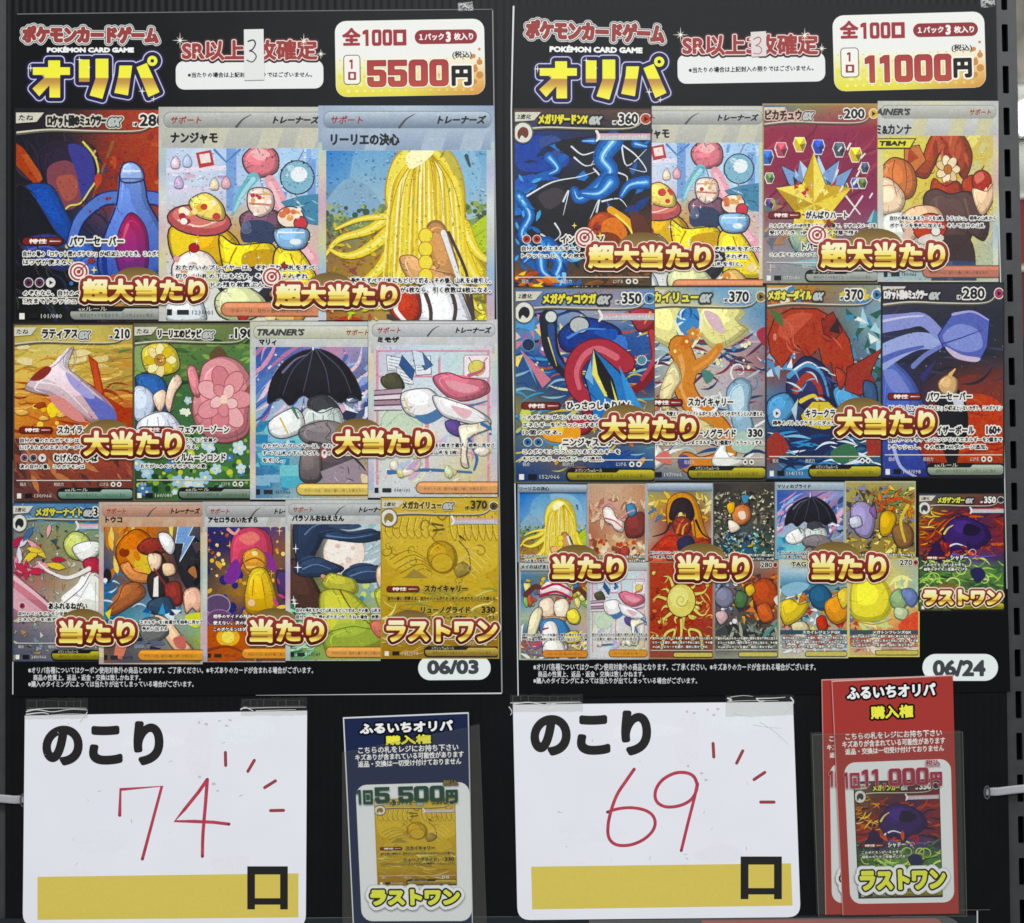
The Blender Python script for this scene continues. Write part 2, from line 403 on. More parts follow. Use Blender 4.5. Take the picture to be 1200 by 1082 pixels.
# ------------------------------------------------------------------ pictures on the printed cards: generic stand-ins in the same colours
# every picture works in a 100 x 140 card space, y down
def art_dusk_urn(c):
    c.grid([['#191820', '#241a20', '#9c4434', '#a84a38'], ['#17161e', '#1f1a24', '#8f3c30', '#b04a36'], ['#14141d', '#1c2138', '#963c30', '#a8432f'],
            ['#101118', '#162036', '#2a3560', '#6a3034'], ['#0e0f13', '#152018', '#4a3a24', '#8a4a36'], ['#0e0f12', '#131815', '#6a4a30', '#7a4a3c']])
    c.sc('str', (0, 18, 60, 90), 40, '#23233a #2f2030 #3a2a34 #1a2238', (5, 14), (40, 80), 6)
    c.p('#a2472f', '0,22 6,26 20,46 14,50 0,36'); c.p('#b25a3a', '4,30 9,30 20,46 16,48')
    c.s('#8a5a38', '66,22 56,48 52,60', 2.2, .4); c.s('#c8a06a', '54,28 50,34', 1.6, .3)
    # rocky headland with a lit rim
    c.b('#251e30', '16,30 28,22 44,24 54,34 56,44 50,56 44,62 30,60 20,48', True)
    c.b('#7c4550', '22,40 34,34 42,40 46,56 38,66 26,60'); c.b('#a25a50', '28,46 40,44 42,56 34,60')
    c.b('#40408a', '36,24 50,28 54,46 46,60 42,44')
    c.s('#cfd66a', '46,22 54,32 56,44 50,54 44,62 36,64 32,72 40,82 54,98 62,106', 1.3, .8)
    c.b('#2f4f9a', '6,52 24,50 34,66 44,86 40,92 20,72', True); c.b('#13131c', '0,56 10,54 30,84 44,98 58,108 50,116 0,112', True)
    c.b('#35407e', '6,86 26,82 38,92 34,106 10,98', True)
    for i in range(4): c.s('#5a66a8', f'10,{88+i*4} 22,{86+i*4} 32,{91+i*4}', 1.6, .6)
    c.b('#2a9088', '50,102 58,98 66,112 56,118')
    c.sc('bl', (56, 18, 100, 60), 14, '#b8553c #8c3a30 #c06848 #7c3430', (3, 7), asp=3); c.sc('str', (0, 86, 50, 140), 24, '#1f2a44 #2c3a30 #3a2c30 #26304c', (4, 10), (20, 80), 5); c.sc('dot', (34, 78, 60, 118), 16, '#4c78b0 #2a9088 #c8d068 #7aa0d8', (.6, 1.8))
    for q in ('36,92 42,84 50,86 54,94 48,100 40,100', '44,100 52,96 60,102 54,110 46,108'): c.b('#4a6ab4', q, True, .6)
    for a in (-1, 1):
        c.s('#24306c', ' '.join(f'{78+a*u},{v}' for u, v in ((8, 58), (20, 60), (34, 72), (40, 88))), 10, 7); c.s('#5f7cc4', ' '.join(f'{78+a*u},{v}' for u, v in ((8, 58), (20, 60), (34, 72), (40, 88))), 8, 5)
    c.b(('#7d9ad8', '#3d56a6'), '72,40 84,40 88,52 90,62 102,84 104,104 92,120 68,120 56,104 60,84 68,64 70,52', '#20265a', 1.2)
    c.b('#9db6e4', '72,38 78,35 85,39 86,47 72,48', '#20265a', 1); c.s('#e6ecf8', '73,41 84,41', 1.2, .9); c.s('#46609e', '72,46 86,46', 1, .8)
    c.b(('#b0385e', '#5a2a7a'), '78,68 88,78 90,98 86,112 74,112 68,98 70,80', '#4a1f5c', .8); c.s('#d86a80', '76,76 72,88', 2, .5)
    c.s('#2c3c88', '60,96 62,110 70,118', 4, 2); c.b('#b85a48', '60,112 76,108 84,124 66,126'); c.b('#8c7440', '58,120 92,118 96,140 60,140')
    c.sc('leaf', (54, 116, 100, 140), 18, '#a8643a #6a7a3a #c08a50 #7a3c34', (3, 8)); c.sc('dot', (40, 30, 66, 70), 14, '#39406c #8a3c30', (.5, 1.3))

def art_sweets(c):
    c.grid([['#a9c3e2', '#bcd2ea', '#8fb4de', '#a8c8ea', '#b4d0ea'], ['#b9cbe4', '#cfdcee', '#a5c4e4', '#b4d2ee', '#9cc0e6'], ['#c4cfe4', '#cfd6e6', '#bccbe2', '#b8d4ea', '#a6c4e4'],
            ['#d9cdbc', '#c4a27c', '#c89a58', '#d3c39c', '#cdb0b0'], ['#c9ccd6', '#dcdcdc', '#cfc4a4', '#d8ccb4', '#cfbaba'], ['#c6d2de', '#dde4e6', '#dcd6c4', '#dcd8cc', '#d6cac4']])
    c.p('#e4dcea', '4,40 44,38 44,41 4,43'); c.p('#d8d0e2', '6,54 44,52 44,55 6,57'); c.p('#7fa2d4', '40,22 46,22 46,68 40,68'); c.p('#7fa2d4', '88,34 93,34 93,70 88,70')
    c.p('#b8484a', '22,30 31,28 33,38 24,40'); c.p('#f0e0dc', '24,31 30,30 31,36 25,37'); c.s('#5c86c4', '33,28 40,36 48,28', 1.6, 1.6, False)
    c.sc('rect', (8, 44, 42, 52), 12, '#d4b4c8 #e8e0ec #b9a0c4 #c8d4ec', (1.5, 3), (0, 10)); c.sc('rect', (46, 24, 98, 60), 14, '#8eb6e0 #c4dcf0 #79a4d8', (3, 7), (80, 100), 3)
    # pink and blue party balloons on ribbons
    c.b('#d8808a', '50,32 60,24 70,30 70,42 60,46 52,42', True, .8); c.b('#f0b8b8', '54,30 60,27 66,31 60,35')
    c.e('#86b4c8', 82, 46, 10, 11, 0, True, .8); c.e('#e8eef0', 83, 44, 5, 5); c.e('#b8d4dc', 78, 40, 2.4, 2)
    c.s('#78b4c4', '56,46 48,58 44,70', 7, 2); c.s('#a8d8dc', '56,47 49,58 45,68', 3, 1); c.s('#e8a8b4', '66,48 72,62 76,76 86,96 98,108', 7, 12); c.s('#f2c4cc', '66,50 72,64 78,80 90,98', 2.5, 4)
    c.b('#7a5468', '48,72 60,66 72,70 70,84 54,86', True, .8); c.b('#34405c', '50,76 62,74 70,80 66,90 50,88')
    c.b('#f0d8c8', '54,54 66,54 68,66 60,72 53,66', True, .7); c.s('#d8a898', '54,57 67,57', 1.2, 1.2); c.s('#c88878', '54,63 67,64', 1.4, 1.2); c.sc('dot', (55, 54, 66, 70), 9, '#c84c54 #f8f0e4 #e0b068', (.8, 1.6))
    # yellow tablecloth folds
    c.b('#dcb03c', '6,80 24,72 40,80 48,92 36,106 12,104', True, .9); c.b('#f0d24c', '8,80 20,76 22,92 10,98')
    c.b('#f2d848', '36,84 46,90 68,90 68,112 44,116 38,104', True, .9); c.s('#b8862c', '46,92 42,102 44,112', 1.2, .4); c.b('#caa036', '50,96 66,93 66,102 52,108')
    c.b('#f4dc50', '70,92 84,94 96,116 100,126 74,124 68,110', True, .9); c.s('#b8862c', '78,96 82,106 90,114', 1, .4)
    c.b('#2c2c38', '36,110 68,104 72,118 60,130 40,124', True); c.p('#e4e6e8', '46,118 56,110 54,118 64,116 56,124'); c.p('#2c2c38', '96,116 100,112 100,126')
    # teal flag on the right
    c.p('#4d86a4', '72,62 84,58 100,56 100,78 86,76'); c.sc('str', (80, 60, 99, 76), 8, '#315f80 #a8ccd8', (3, 6), (-30, 60), 4)
    for x, y, k in ((10, 36, '#e8c8d4'), (17, 35, '#b8c8e0'), (33, 50, '#e4d4b8'), (40, 49, '#d8a8b0'), (12, 49, '#c8b0d0'), (52, 78, '#54607c')): c.b(k, [(x - 2.6, y), (x, y - 4), (x + 2.6, y), (x + 2, y + 4), (x - 2, y + 4)], '#7c7c94', .4)
    for q in ('60,30 56,22', '82,36 86,28', '60,46 62,54', '82,57 80,66'): c.s('#7c8498', q, .7, .5)
    # fruit plate, ice cups, cakes
    c.e('#b85a5c', 24, 74, 19, 10, 8, True, .9); c.e('#d88078', 24, 72, 16, 7, 8); c.s('#f0d8c0', '12,74 24,78 36,74', 1.4, .6); c.b('#f0d878', '18,62 28,56 38,64 38,74 24,72', True, .7)
    c.sc('dot', (14, 62, 38, 72), 8, '#f4e494 #fff0c4 #e4b848 #c8504c', (1.5, 3)); c.sc('dot', (10, 68, 18, 76), 5, '#a83c40 #f4f0e8 #6a2c30', (1.5, 2.4))
    c.e('#f0e0cc', 78, 72, 8, 7, 0, True, .8); c.e('#c84c54', 84, 76, 4, 4.5, 0, True); c.sc('dot', (73, 66, 84, 74), 7, '#e0a868 #d87c58 #f4ecd8', (1.4, 2.6))
    c.b('#8fb8dc', '69,80 88,80 86,92 72,92', True, .9); c.s('#f0f4f8', '71,82 86,82', 1.2, .8); c.e('#e8f0f4', 81, 88, 3.4, 2)
    c.b('#f0e4dc', '8,104 18,94 30,96 36,108 30,118 12,118', True, .7); c.e('#b03038', 21, 92, 3, 3, 0, True); c.sc('dot', (10, 98, 34, 114), 12, '#f0c8c8 #fff4e8 #d8a06c #e4a4a8', (1.6, 3.4))
    c.e('#c8c890', 30, 112, 6, 5); c.b('#d8dca8', '34,124 46,116 60,122 64,132 50,140 36,136', True, .8); c.e('#9cb85a', 44, 132, 5, 3, 20); c.e('#c03c40', 50, 136, 3.4, 3.4, 0, True); c.e('#9cb85a', 56, 131, 5, 3, -20)
    c.b('#dfe6ea', '6,126 22,122 28,134 26,140 6,140', True, .6); c.b('#e0b878', '70,124 80,120 88,130 84,140 70,140', True, .6); c.sc('dot', (66, 118, 98, 138), 14, '#d8904c #f0d8a0 #a8743c #e8e0d0', (1.6, 3.6))
    c.sc('star', (8, 24, 96, 130), 12, '#ffffff', (1, 2.4))

def art_golden_willow(c):
    c.grid([['#2c62b4', '#2f68b8', '#3a74c0', '#2f66b4'], ['#3a78c4', '#6aa0cc', '#79aacc', '#7aa6c8'], ['#5a90c4', '#7cacca', '#90b4c8', '#96b4c8'],
            ['#5a7468', '#7a9070', '#6c8a64', '#8a9a5c'], ['#8c6848', '#a8883c', '#a89a44', '#98983c'], ['#a8743c', '#b89848', '#a89858', '#b0a83c'], ['#8a4a3c', '#9a7a58', '#8a8890', '#a8a050']])
    c.b(('#5e9ccc', '#a9c0c8'), '18,44 24,22 44,12 74,12 94,24 100,44 94,64 74,70 40,68 24,60'); c.b('#8db8d2', '46,16 70,14 88,26 92,48 76,60 60,40')
    c.b('#86a8c0', '4,58 16,44 28,48 36,60 30,66 6,66')
    c.sc('dot', (0, 60, 40, 78), 90, '#4f6a4c #6c8458 #8a9c5c #37503e #a4ac6c', (.8, 2.2)); c.sc('dot', (72, 58, 100, 78), 70, '#5a7446 #7c944e #93a858 #40583c', (.8, 2.2))
    c.sc('leaf', (0, 72, 46, 118), 110, '#b8842f #8a4a44 #c8a03c #6a5038 #d4b848 #a0603c #7a8a3c', (1.4, 3.6)); c.sc('leaf', (70, 76, 100, 140), 90, '#b89a34 #8c8a30 #d0bc44 #6c7434 #a0683a', (1.4, 3.6))
    c.b('#b4c63e', '82,80 92,68 100,66 100,84 90,88'); c.s('#7f9a34', '84,82 98,72', .8, .3)
    # golden willow: a round crown with long branches blown to both sides
    c.b(('#f0e26c', '#e6cc48'), '38,52 42,34 50,24 60,20 71,24 79,34 83,50 84,70 92,90 102,108 90,112 78,102 62,104 46,108 34,104 36,90 40,72', '#b8942c', .8)
    for q, w in (('44,62 30,74 12,80 4,90', 7), ('44,72 28,86 16,90 6,86', 8), ('44,80 36,96 22,108 10,108', 8), ('52,78 46,100 40,118 30,122', 8), ('82,72 90,88 102,96', 8), ('80,84 90,104 102,116', 9), ('42,66 24,68 10,74', 4), ('76,96 86,116 96,126', 6)):
        c.s('#b8942c', q, w + 1, 1.6); c.s('#e9d44e', q, w, 1.2); c.s('#f4e884', q, w * .35, .4)
    for i in range(34):
        t = (i * 13 % 34) / 33; dx = (t - .5) * 2; sx = 61 + dx * 3; ex = 61 + dx * 24; ey = 78 + 26 * abs(dx) + (i * 7 % 5) * 3
        c.s(('#f4e98c', '#e3c840', '#efdc62', '#d2b034', '#f7f0ae', '#e8d04c')[i % 6], [(sx, 25 + abs(dx) * 4), (61 + dx * 17, 32 + 12 * abs(dx)), (61 + dx * 21, 56 + 6 * abs(dx)), (ex, ey)], 2.6, .7)
    for i in range(9):
        dx = (i - 4) / 4; c.s('#a8861f', [(61 + dx * 4, 27 + abs(dx) * 3), (61 + dx * 15, 38 + 8 * abs(dx)), (61 + dx * 20, 66)], .6, .3)
    c.b('#fbf6c4', '50,30 58,25 66,27 60,34 52,38'); c.sc('leaf', (44, 50, 80, 96), 12, '#8cac50 #6d9450 #f6eeb0', (1.2, 2.4), (60, 120), 3)
    c.b('#c08f5e', '62,72 70,70 76,84 80,104 72,108 64,90', '#8a5c3c', .7); c.b('#d8a878', '46,92 54,90 64,98 78,102 76,108 54,106', '#8a5c3c', .6)
    for i in range(4): c.e('#f0dc5a', 61, 78 + i * 8, 4, 4.4, 0, '#b8902c', .6)
    c.s('#3b3038', '74,76 84,100 88,122', 1.8, 1.4); c.s('#e4e8ea', '71,76 78,98 82,112', 3, 2.2)
    c.b('#e6e8ee', '58,108 76,106 84,118 88,140 60,140 56,124', '#3a3436', .9); c.b('#b84838', '46,110 56,110 58,126 48,132 40,120', '#3a3436', .8); c.s('#f2f2f2', '46,114 44,122 50,130', 3, 2)
    for q in ('60,110 64,124 62,140', '74,108 78,122 74,140', '84,112 88,128 84,140', '40,126 54,134 60,140'): c.s('#4a3a38', q, 2.4, 2)
    c.sc('bl', (84, 118, 100, 138), 12, '#e4dc4c #c8c43c #f0ea78', (2, 5), ol='#8a8030', w=.4); c.b('#b84a36', '4,132 16,126 28,130 30,140 4,140'); c.sc('leaf', (0, 118, 34, 140), 24, '#c89a48 #c0d048 #b0543c #d8c070', (2, 4))
    c.s('#3f4650', '84,30 86,36', 2, 1)

def art_sunset_glider(c):
    c.grid([['#9c8c4a', '#b8ac5a', '#c0b464', '#ac9a4e'], ['#c8b25c', '#d0c074', '#cdb860', '#b89a50'], ['#dcbc62', '#e0c46a', '#d6a850', '#b88a48'], ['#d69a50', '#d08444', '#c8743e', '#c07a44'],
            ['#cc8c46', '#c4703e', '#c0603a', '#b8603a'], ['#9a5440', '#a05a40', '#a8503c', '#9c4c3c'], ['#6a3c38', '#7a4034', '#8a4438', '#84403a'], ['#503434', '#5c3432', '#6c3c34', '#623830']])
    c.sc('str', (0, 16, 100, 58), 60, '#e8d488 #b8a04c #d8bc68 #c89048 #a88848', (8, 20), (-14, 10), 7); c.sc('str', (0, 46, 100, 96), 80, '#b0502f #d88a48 #c4683c #e0b060 #943f30', (6, 16), (-10, 14), 6)
    c.sc('leaf', (0, 92, 100, 140), 60, '#8c4a3c #54302e #a05a44 #6e4a44 #b87850', (3, 9), (20, 70), 3); c.sc('dot', (4, 60, 96, 80), 12, '#f0d058 #e8b848', (1, 3)); c.b('#f2d84c', '28,66 36,60 40,68 32,74')
    c.s('#4a8a3c', '88,22 98,20', 2, .4)
    c.sc('bl', (0, 18, 100, 54), 20, '#d8c888 #e4d49c #b89c50 #c8a458', (4, 10), (-14, 6), 4); c.sc('bl', (0, 60, 100, 96), 22, '#d89850 #b45a38 #e4b468 #984630', (3, 8), (-12, 8), 4, ol='#84442c', w=.35)
    # red and white paper glider
    c.p('#a84430', '62,24 70,30 76,56 92,66 100,66 100,98 86,96 70,60'); c.p('#c05a3e', '64,28 69,31 74,54 70,58')
    c.p('#b8523c', '60,80 74,76 92,96 88,100 62,88'); c.b(('#e8e4ec', '#c49aa0'), '10,50 20,40 36,32 50,18 46,34 58,44 82,64 84,78 72,82 56,72 34,58 16,54', '#8a5a58', .6)
    c.b('#6a70b8', '50,44 64,54 84,68 84,80 76,80 64,66'); c.b('#a8a4d8', '44,38 58,48 68,58 60,58 48,48'); c.b('#d8908c', '30,56 44,60 60,76 50,76 36,66'); c.b('#8a3a34', '14,44 26,34 32,36 24,44'); c.s('#f0e8e4', '20,46 40,50 62,70', 1.4, .5)

def art_peony_meadow(c):
    c.grid([['#6a6a4c', '#8a8c54', '#74804c', '#6a6a44'], ['#3c5038', '#5a7844', '#4c7440', '#547c48'], ['#2c4634', '#3f6a3c', '#35603a', '#4a7444'], ['#38583c', '#3e6840', '#467044', '#3e6440'], ['#2c4a30', '#4c743c', '#4a7a42', '#3c643c'], ['#24402c', '#3c6a3a', '#34603a', '#2f5434']])
    c.sc('leaf', (0, 14, 100, 60), 70, '#2b4a30 #6c9048 #88a858 #3b6238 #204028', (3, 8), (-30, 40), 3); c.sc('dot', (0, 84, 100, 134), 110, '#2a5030 #4f8040 #88b04c #c8cc4c #1f3c28 #6c9a44', (1, 3))
    c.sc('flo', (0, 88, 100, 134), 26, '#b8d4e0 #9cc0d8 #c8dce8 #4f7cb8 #dce0a0', (2.5, 6)); c.sc('flo', (36, 56, 48, 84), 5, '#b4ccd8 #e8e8dc', (2.5, 4))
    # yellow blossom over blue and white petals
    c.b('#88a468', '2,18 14,14 20,24 10,38 2,34'); c.b('#e4d25c', '8,20 22,15 34,20 38,34 30,40 14,40 8,32', True, .7); [c.e(('#f4ecb0', '#dcc044', '#f0dca0')[i % 3], 22 + 8 * math.cos(i * .785), 29 + 8 * math.sin(i * .785), 5.4, 3.6, i * 45, '#a8903c', .5) for i in range(8)]; c.e('#c08c4c', 22, 29, 4.6, 4.6, 0, '#7c5c30', .6); c.sc('dot', (19, 26, 25, 32), 8, '#f0d878 #7c5c30', (.6, 1))
    c.b('#3c64a0', '2,42 16,40 26,46 30,62 24,70 8,58', True, .7); c.b('#c8d4e8', '0,52 10,50 18,60 14,74 2,76', True, .6); c.b('#dfe2ee', '4,78 20,70 32,72 40,86 24,94 4,94', True, .7)
    for q in ('12,76 10,90', '20,74 22,90', '28,76 32,88'): c.s('#98a4c4', q, .8, .4)
    c.b('#f2d0b8', '16,58 24,52 28,58 22,70', True, .6); c.b('#f2d0b8', '30,46 36,40 40,46 34,56 30,70 26,62', True, .6)
    # pink peony
    c.b('#5f4a34', '62,26 70,18 78,28 70,32'); c.b(('#e4a0a4', '#cc8088'), '54,44 58,32 72,26 88,32 98,50 96,72 92,88 72,94 54,84 48,66', '#7a4048', .9)
    c.b('#d88c94', '44,36 50,34 54,46 54,58 48,54', '#7a4048', .8); c.b('#8a5c44', '88,58 100,44 100,64 92,66')
    [c.e(('#e0989e', '#eab0b2', '#d4868e')[i % 3], 74 + 13 * math.cos(i * .9), 60 + 17 * math.sin(i * .9), 10, 7, i * 51, '#a85a64', .7) for i in range(7)]; [c.e(('#f0c0c0', '#dc9098')[i % 2], 74 + 6 * math.cos(i * 1.25 + .4), 60 + 8 * math.sin(i * 1.25 + .4), 6, 4.4, i * 72, '#a85a64', .6) for i in range(5)]; c.e('#f4d8c0', 74, 60, 3, 3.6)
def art_night_ribbon(c):
    c.grid([['#5a78b0', '#6878b4', '#8a90c4', '#6a8ac4'], ['#3c5ea4', '#5468b0', '#c08aa8', '#7a9ccc'], ['#3a66ac', '#7a84b8', '#a894b8', '#4a5c88'], ['#6a94c4', '#a8b8cc', '#9aa4b4', '#3a4a74'],
            ['#9ab4cc', '#c0ccd0', '#a8a8a4', '#7a8498'], ['#4a94b8', '#8ab8c4', '#948c84', '#a09484'], ['#3a6c9c', '#6a98b0', '#8c8478', '#c0a888'], ['#4a7aa0', '#98b4b8', '#b0a890', '#ccb890']])
    c.sc('str', (0, 22, 100, 80), 46, '#d898b4 #98b8e4 #4a5ea4 #e4c8d4 #5c78bc #b47898', (8, 22), (-60, -30), 6); c.sc('rect', (0, 84, 36, 130), 16, '#5cb0c4 #3f86b0 #7cc4cc #8ab4cc', (4, 10), (-4, 4), 2)
    c.sc('star', (2, 30, 98, 70), 16, '#ffffff #f4d8e4', (1.2, 3)); c.sc('dot', (0, 24, 100, 80), 30, '#f0e4f0 #e8a8c0', (.5, 1.1)); c.sc('tri', (74, 50, 100, 78), 14, '#2c3048 #e4eaf0 #48587c', (4, 10))
    c.sc('bl', (54, 26, 100, 70), 18, '#d08ca8 #5870b4 #e0b4c8 #3c4c84 #94a8d8', (3, 8), (-60, -30), 3); c.sc('tri', (0, 80, 40, 132), 18, '#7cc4d0 #3f86b0 #b4d8dc', (3, 7))
    # black umbrella over a grey bundle of cloth
    c.s('#e8d4b4', '52,34 52,78', 2.4, 2.2); c.s('#e8d4b4', '52,78 54,84 60,83', 2.2, 1.6)
    c.b('#1d1c24', '14,64 18,44 30,30 48,22 62,24 76,34 86,50 88,62 80,58 72,64 62,58 52,64 42,58 32,66 24,60', True, .8)
    for q in ('50,22 34,38 26,58', '50,22 46,40 42,56', '52,22 60,38 63,56', '54,22 72,38 80,56'): c.s('#4c4c60', q, 1, .5)
    c.s('#70708c', '26,40 36,30 46,26', 2, .5); c.s('#e4e6f0', '50,22 50,16', 1.4, .8)
    c.b('#3a3a40', '46,62 60,58 72,70 66,78 50,76', True); c.b('#c4ccc8', '44,68 56,72 70,68 76,84 72,96 46,94 38,84', '#3a3a3a', .8); c.b('#f0f2f0', '16,78 34,68 42,74 42,86 26,92 16,88', '#3a3a3a', .8); c.s('#d8b858', '24,76 30,88', 1.4, 1.2); c.s('#4a7a68', '34,68 38,76', 3, 1.5)
    for q in ('50,72 52,92', '58,74 58,94', '66,72 68,92'): c.s('#7c9c94', q, 1, .6)
    c.b('#80787a', '40,84 62,78 78,84 84,96 60,98 42,94', '#3a3434', .7); c.s('#4a4040', '60,80 64,86 60,92 66,94', .8, .5)
    c.b('#544c50', '44,96 64,98 84,108 92,122 70,124 46,118', '#2c2828', .8); c.b(('#8a7a78', '#5c5458'), '42,100 54,98 56,124 40,124', '#2c2828', .8); c.e('#e8e4e0', 59, 104, 3, 4, 0, '#a84c44', 1.2)
    c.p('#9a8a94', '56,118 82,108 96,122 90,130 60,130'); c.sc('str', (66, 112, 88, 126), 6, '#5a4a64 #c8b8c0', (2, 4), (0, 360), 4); c.b('#e8d0a8', '88,120 100,126 100,136 92,134')

def art_flying_pages(c):
    c.grid([['#d8c4cc', '#dcc8d4', '#c8ccdc', '#c4d4cc', '#d4c0c8'], ['#d0c4d4', '#c4d0e0', '#c8dce4', '#c8d8d8', '#d8c4d0'], ['#c8c4cc', '#d4dce4', '#d0dce4', '#c8dcdc', '#d4ccd4'], ['#b8d0c0', '#d4dcd4', '#dce0e0', '#d8c8cc', '#d0c4c4'],
            ['#c8d8c4', '#ccdcd0', '#d8dcdc', '#d4ccc8', '#ccd0c4'], ['#c8d4cc', '#d8d8d4', '#d4d0c8', '#d4cca0', '#d0c4a0'], ['#cccccc', '#d0d4d8', '#c0c8cc', '#d4c4a4', '#ccb89c']])
    for q in ((6, 24, 8, 130), (92, 24, 94, 130), (44, 64, 47, 120), (54, 30, 56, 44), (80, 66, 82, 110)): c.p('#d498a8', [(q[0], q[1]), (q[2], q[1]), (q[2], q[3]), (q[0], q[3])])
    for y in (24, 44, 66, 104): c.p('#d898a8', [(8, y), (94, y), (94, y + 1.6), (8, y + 1.6)])
    c.sc('rect', (10, 64, 90, 104), 26, '#b8d4c8 #e4d0b4 #c4c0dc #e4e8e4 #a8c4cc', (3, 7), (80, 100), 3); c.sc('str', (4, 20, 98, 134), 30, '#f4ecb8 #e4b8cc #b8d8d4 #c8b8d8', (3, 9), (-60, -30), 4)
    c.e('#c8d8c0', 26, 82, 16, 14, 0, '#9cb4a4', .6); c.s('#a4bca8', '14,84 26,74 38,82', .8, .5)
    c.rr('#efe6ea', 74, 28, 94, 46, 2, '#c898a8', .8); c.e('#dcd070', 84, 38, 6.5, 6, 0, '#8a8040', .6); c.s('#8a8040', '78,30 81,35', 1, .4); c.s('#8a8040', '92,30 88,35', 1, .4)
    # loose papers and books
    for x, y, a in ((14, 28, 12), (22, 38, 20), (36, 30, -8)):
        c.p('#e9ecf0', [(x, y), (x + 12, y + a * .2), (x + 13, y + 13), (x + 1, y + 13 - a * .1)], '#56606c', .7)
        for i in range(4): c.s('#848e98', f'{x+2},{y+3+i*2.4} {x+10},{y+3+a*.15+i*2.4}', .6, .6, False)
    c.p('#3a5a8c', '26,28 36,40 34,48 24,36', '#26344c', .7); c.p('#4a6a9c', '42,26 50,36 44,40 38,30', '#26344c', .7); c.p('#d4e0ec', '34,24 42,26 44,36 36,36', '#56606c', .6); c.b('#4a4a34', '10,46 22,42 28,54 14,54', '#2c2c20', .6)
    for i, k in enumerate(('#b49aa8', '#e4d4dc', '#a88898', '#d8d0d8')): c.p(k, [(4, 56 + i * 4), (26, 54 + i * 4.4), (26, 58 + i * 4.4), (4, 59.4 + i * 4)], '#54404c', .7)
    # rose coloured streamer and white cloth blowing across the room
    c.b('#d07888', '50,46 62,42 74,46 90,48 94,56 84,62 70,64 58,58', '#6c3444', .8); c.b('#e4a0ac', '60,48 74,50 86,54 76,58 64,54'); c.s('#5c7ca4', '58,62 74,68 92,64', 3, 1); c.s('#c06c80', '78,44 88,40 90,34', 3, 1.4)
    c.b('#ece8e8', '26,58 44,54 52,58 58,66 54,76 40,78 28,72', '#4c4c58', .8); c.b('#5478a4', '36,76 46,74 58,68 60,74 46,82'); c.s('#dcc890', '28,62 32,72', 1.6, 1.2)
    c.b('#eceaea', '50,60 66,64 82,70 94,78 92,84 70,80 56,74', '#4c4c58', .8); c.b('#e4b8c0', '64,68 80,72 74,78'); c.b('#5e4c88', '60,80 70,80 72,92 62,88', '#3a2c58', .6); c.b('#ece0c8', '70,84 82,82 92,80 94,86 80,92 76,106 78,116 72,114 72,98', '#4c4c58', .8)
    c.s('#4070a4', '88,82 98,88 94,90', 3, 1.4); c.s('#4070a4', '78,94 84,108 82,118', 3, 1.6); c.s('#4a74a0', '16,120 44,118 80,120', 3.4, 1.5)
    c.sc('bl', (8, 100, 94, 130), 9, '#d8cc88 #e4c4b0 #e8dccc #c8d0a8', (3, 7), ol='#b0a488', w=.4); c.sc('leaf', (14, 96, 60, 124), 8, '#e0b4cc #b8c8e0 #c4a8cc', (5, 9), (-60, -30), 3)

def art_mosaic_bell(c):
    c.grid([['#4a74a4', '#5a8cb8', '#4c7cac', '#4a6c94'], ['#6c7878', '#8a9068', '#7c9470', '#6c8c8c'], ['#8c5c60', '#8c8460', '#a09474', '#7c8474'], ['#b86878', '#9a7a64', '#b4ac94', '#8c8474'], ['#a8707c', '#a89c90', '#b8bcb0', '#9a9488'], ['#5c5c6c', '#74707c', '#8a8484', '#706c70'], ['#4c5060', '#5c6070', '#646878', '#585c68']])
    c.sc('tri', (0, 18, 100, 140), 150, '#5c6c50 #8c9c6c #3c4c58 #b8b890 #a88c54 #748c94 #2f3440 #c8c8b8 #98a0a8', (1.6, 4.5), ol='#34343c', w=.35)
    c.sc('str', (0, 0, 100, 24), 30, '#2f5c94 #79b0d4 #c8d8dc #3f78b0', (4, 10), (-20, 20), 5)
    c.sc('leaf', (4, 24, 44, 58), 14, '#d8dce4 #b83c54 #e8a8b0 #4c6c98 #e4c850', (5, 11), ol='#3a3440', w=.5); c.sc('leaf', (0, 52, 30, 66), 8, '#c04458 #e490a0', (5, 10), ol='#3a3440', w=.5)
    c.b('#b8747f', '0,62 14,72 40,92 46,100 20,96 0,86', '#5a3440', .7); c.s('#e4c0c8', '2,66 24,82 42,98', 4, 2); c.p('#d8a8b4', '0,74 30,96 10,98 0,92')
    # white bell flower
    c.b('#c4cc74', '48,36 56,26 68,28 74,38 68,50 54,48', '#3a4430', .8); c.b('#f0f0ea', '56,40 70,34 84,36 80,46 66,52', '#4a4a48', .8); c.b('#e8e8e0', '86,28 96,22 100,40 88,44', '#b04458', 1.2)
    c.b('#a83c4c', '66,52 78,48 84,58 74,66', '#4c2430', .7); c.s('#eceae4', '72,58 52,66 34,60 24,52', 4, 1); c.s('#eceae4', '84,56 94,50 100,44', 4, 2)
    c.b(('#f4f2ec', '#d4d8cc'), '74,62 82,64 94,80 104,104 80,100 58,112 36,100 54,84 66,74', '#5c5c58', .8)
    for q in ('72,70 56,96', '78,70 78,98', '84,74 96,96'): c.s('#b8bcb0', q, 1, .5)
    c.sc('star', (4, 20, 96, 60), 8, '#ffffff', (1.2, 2.4))

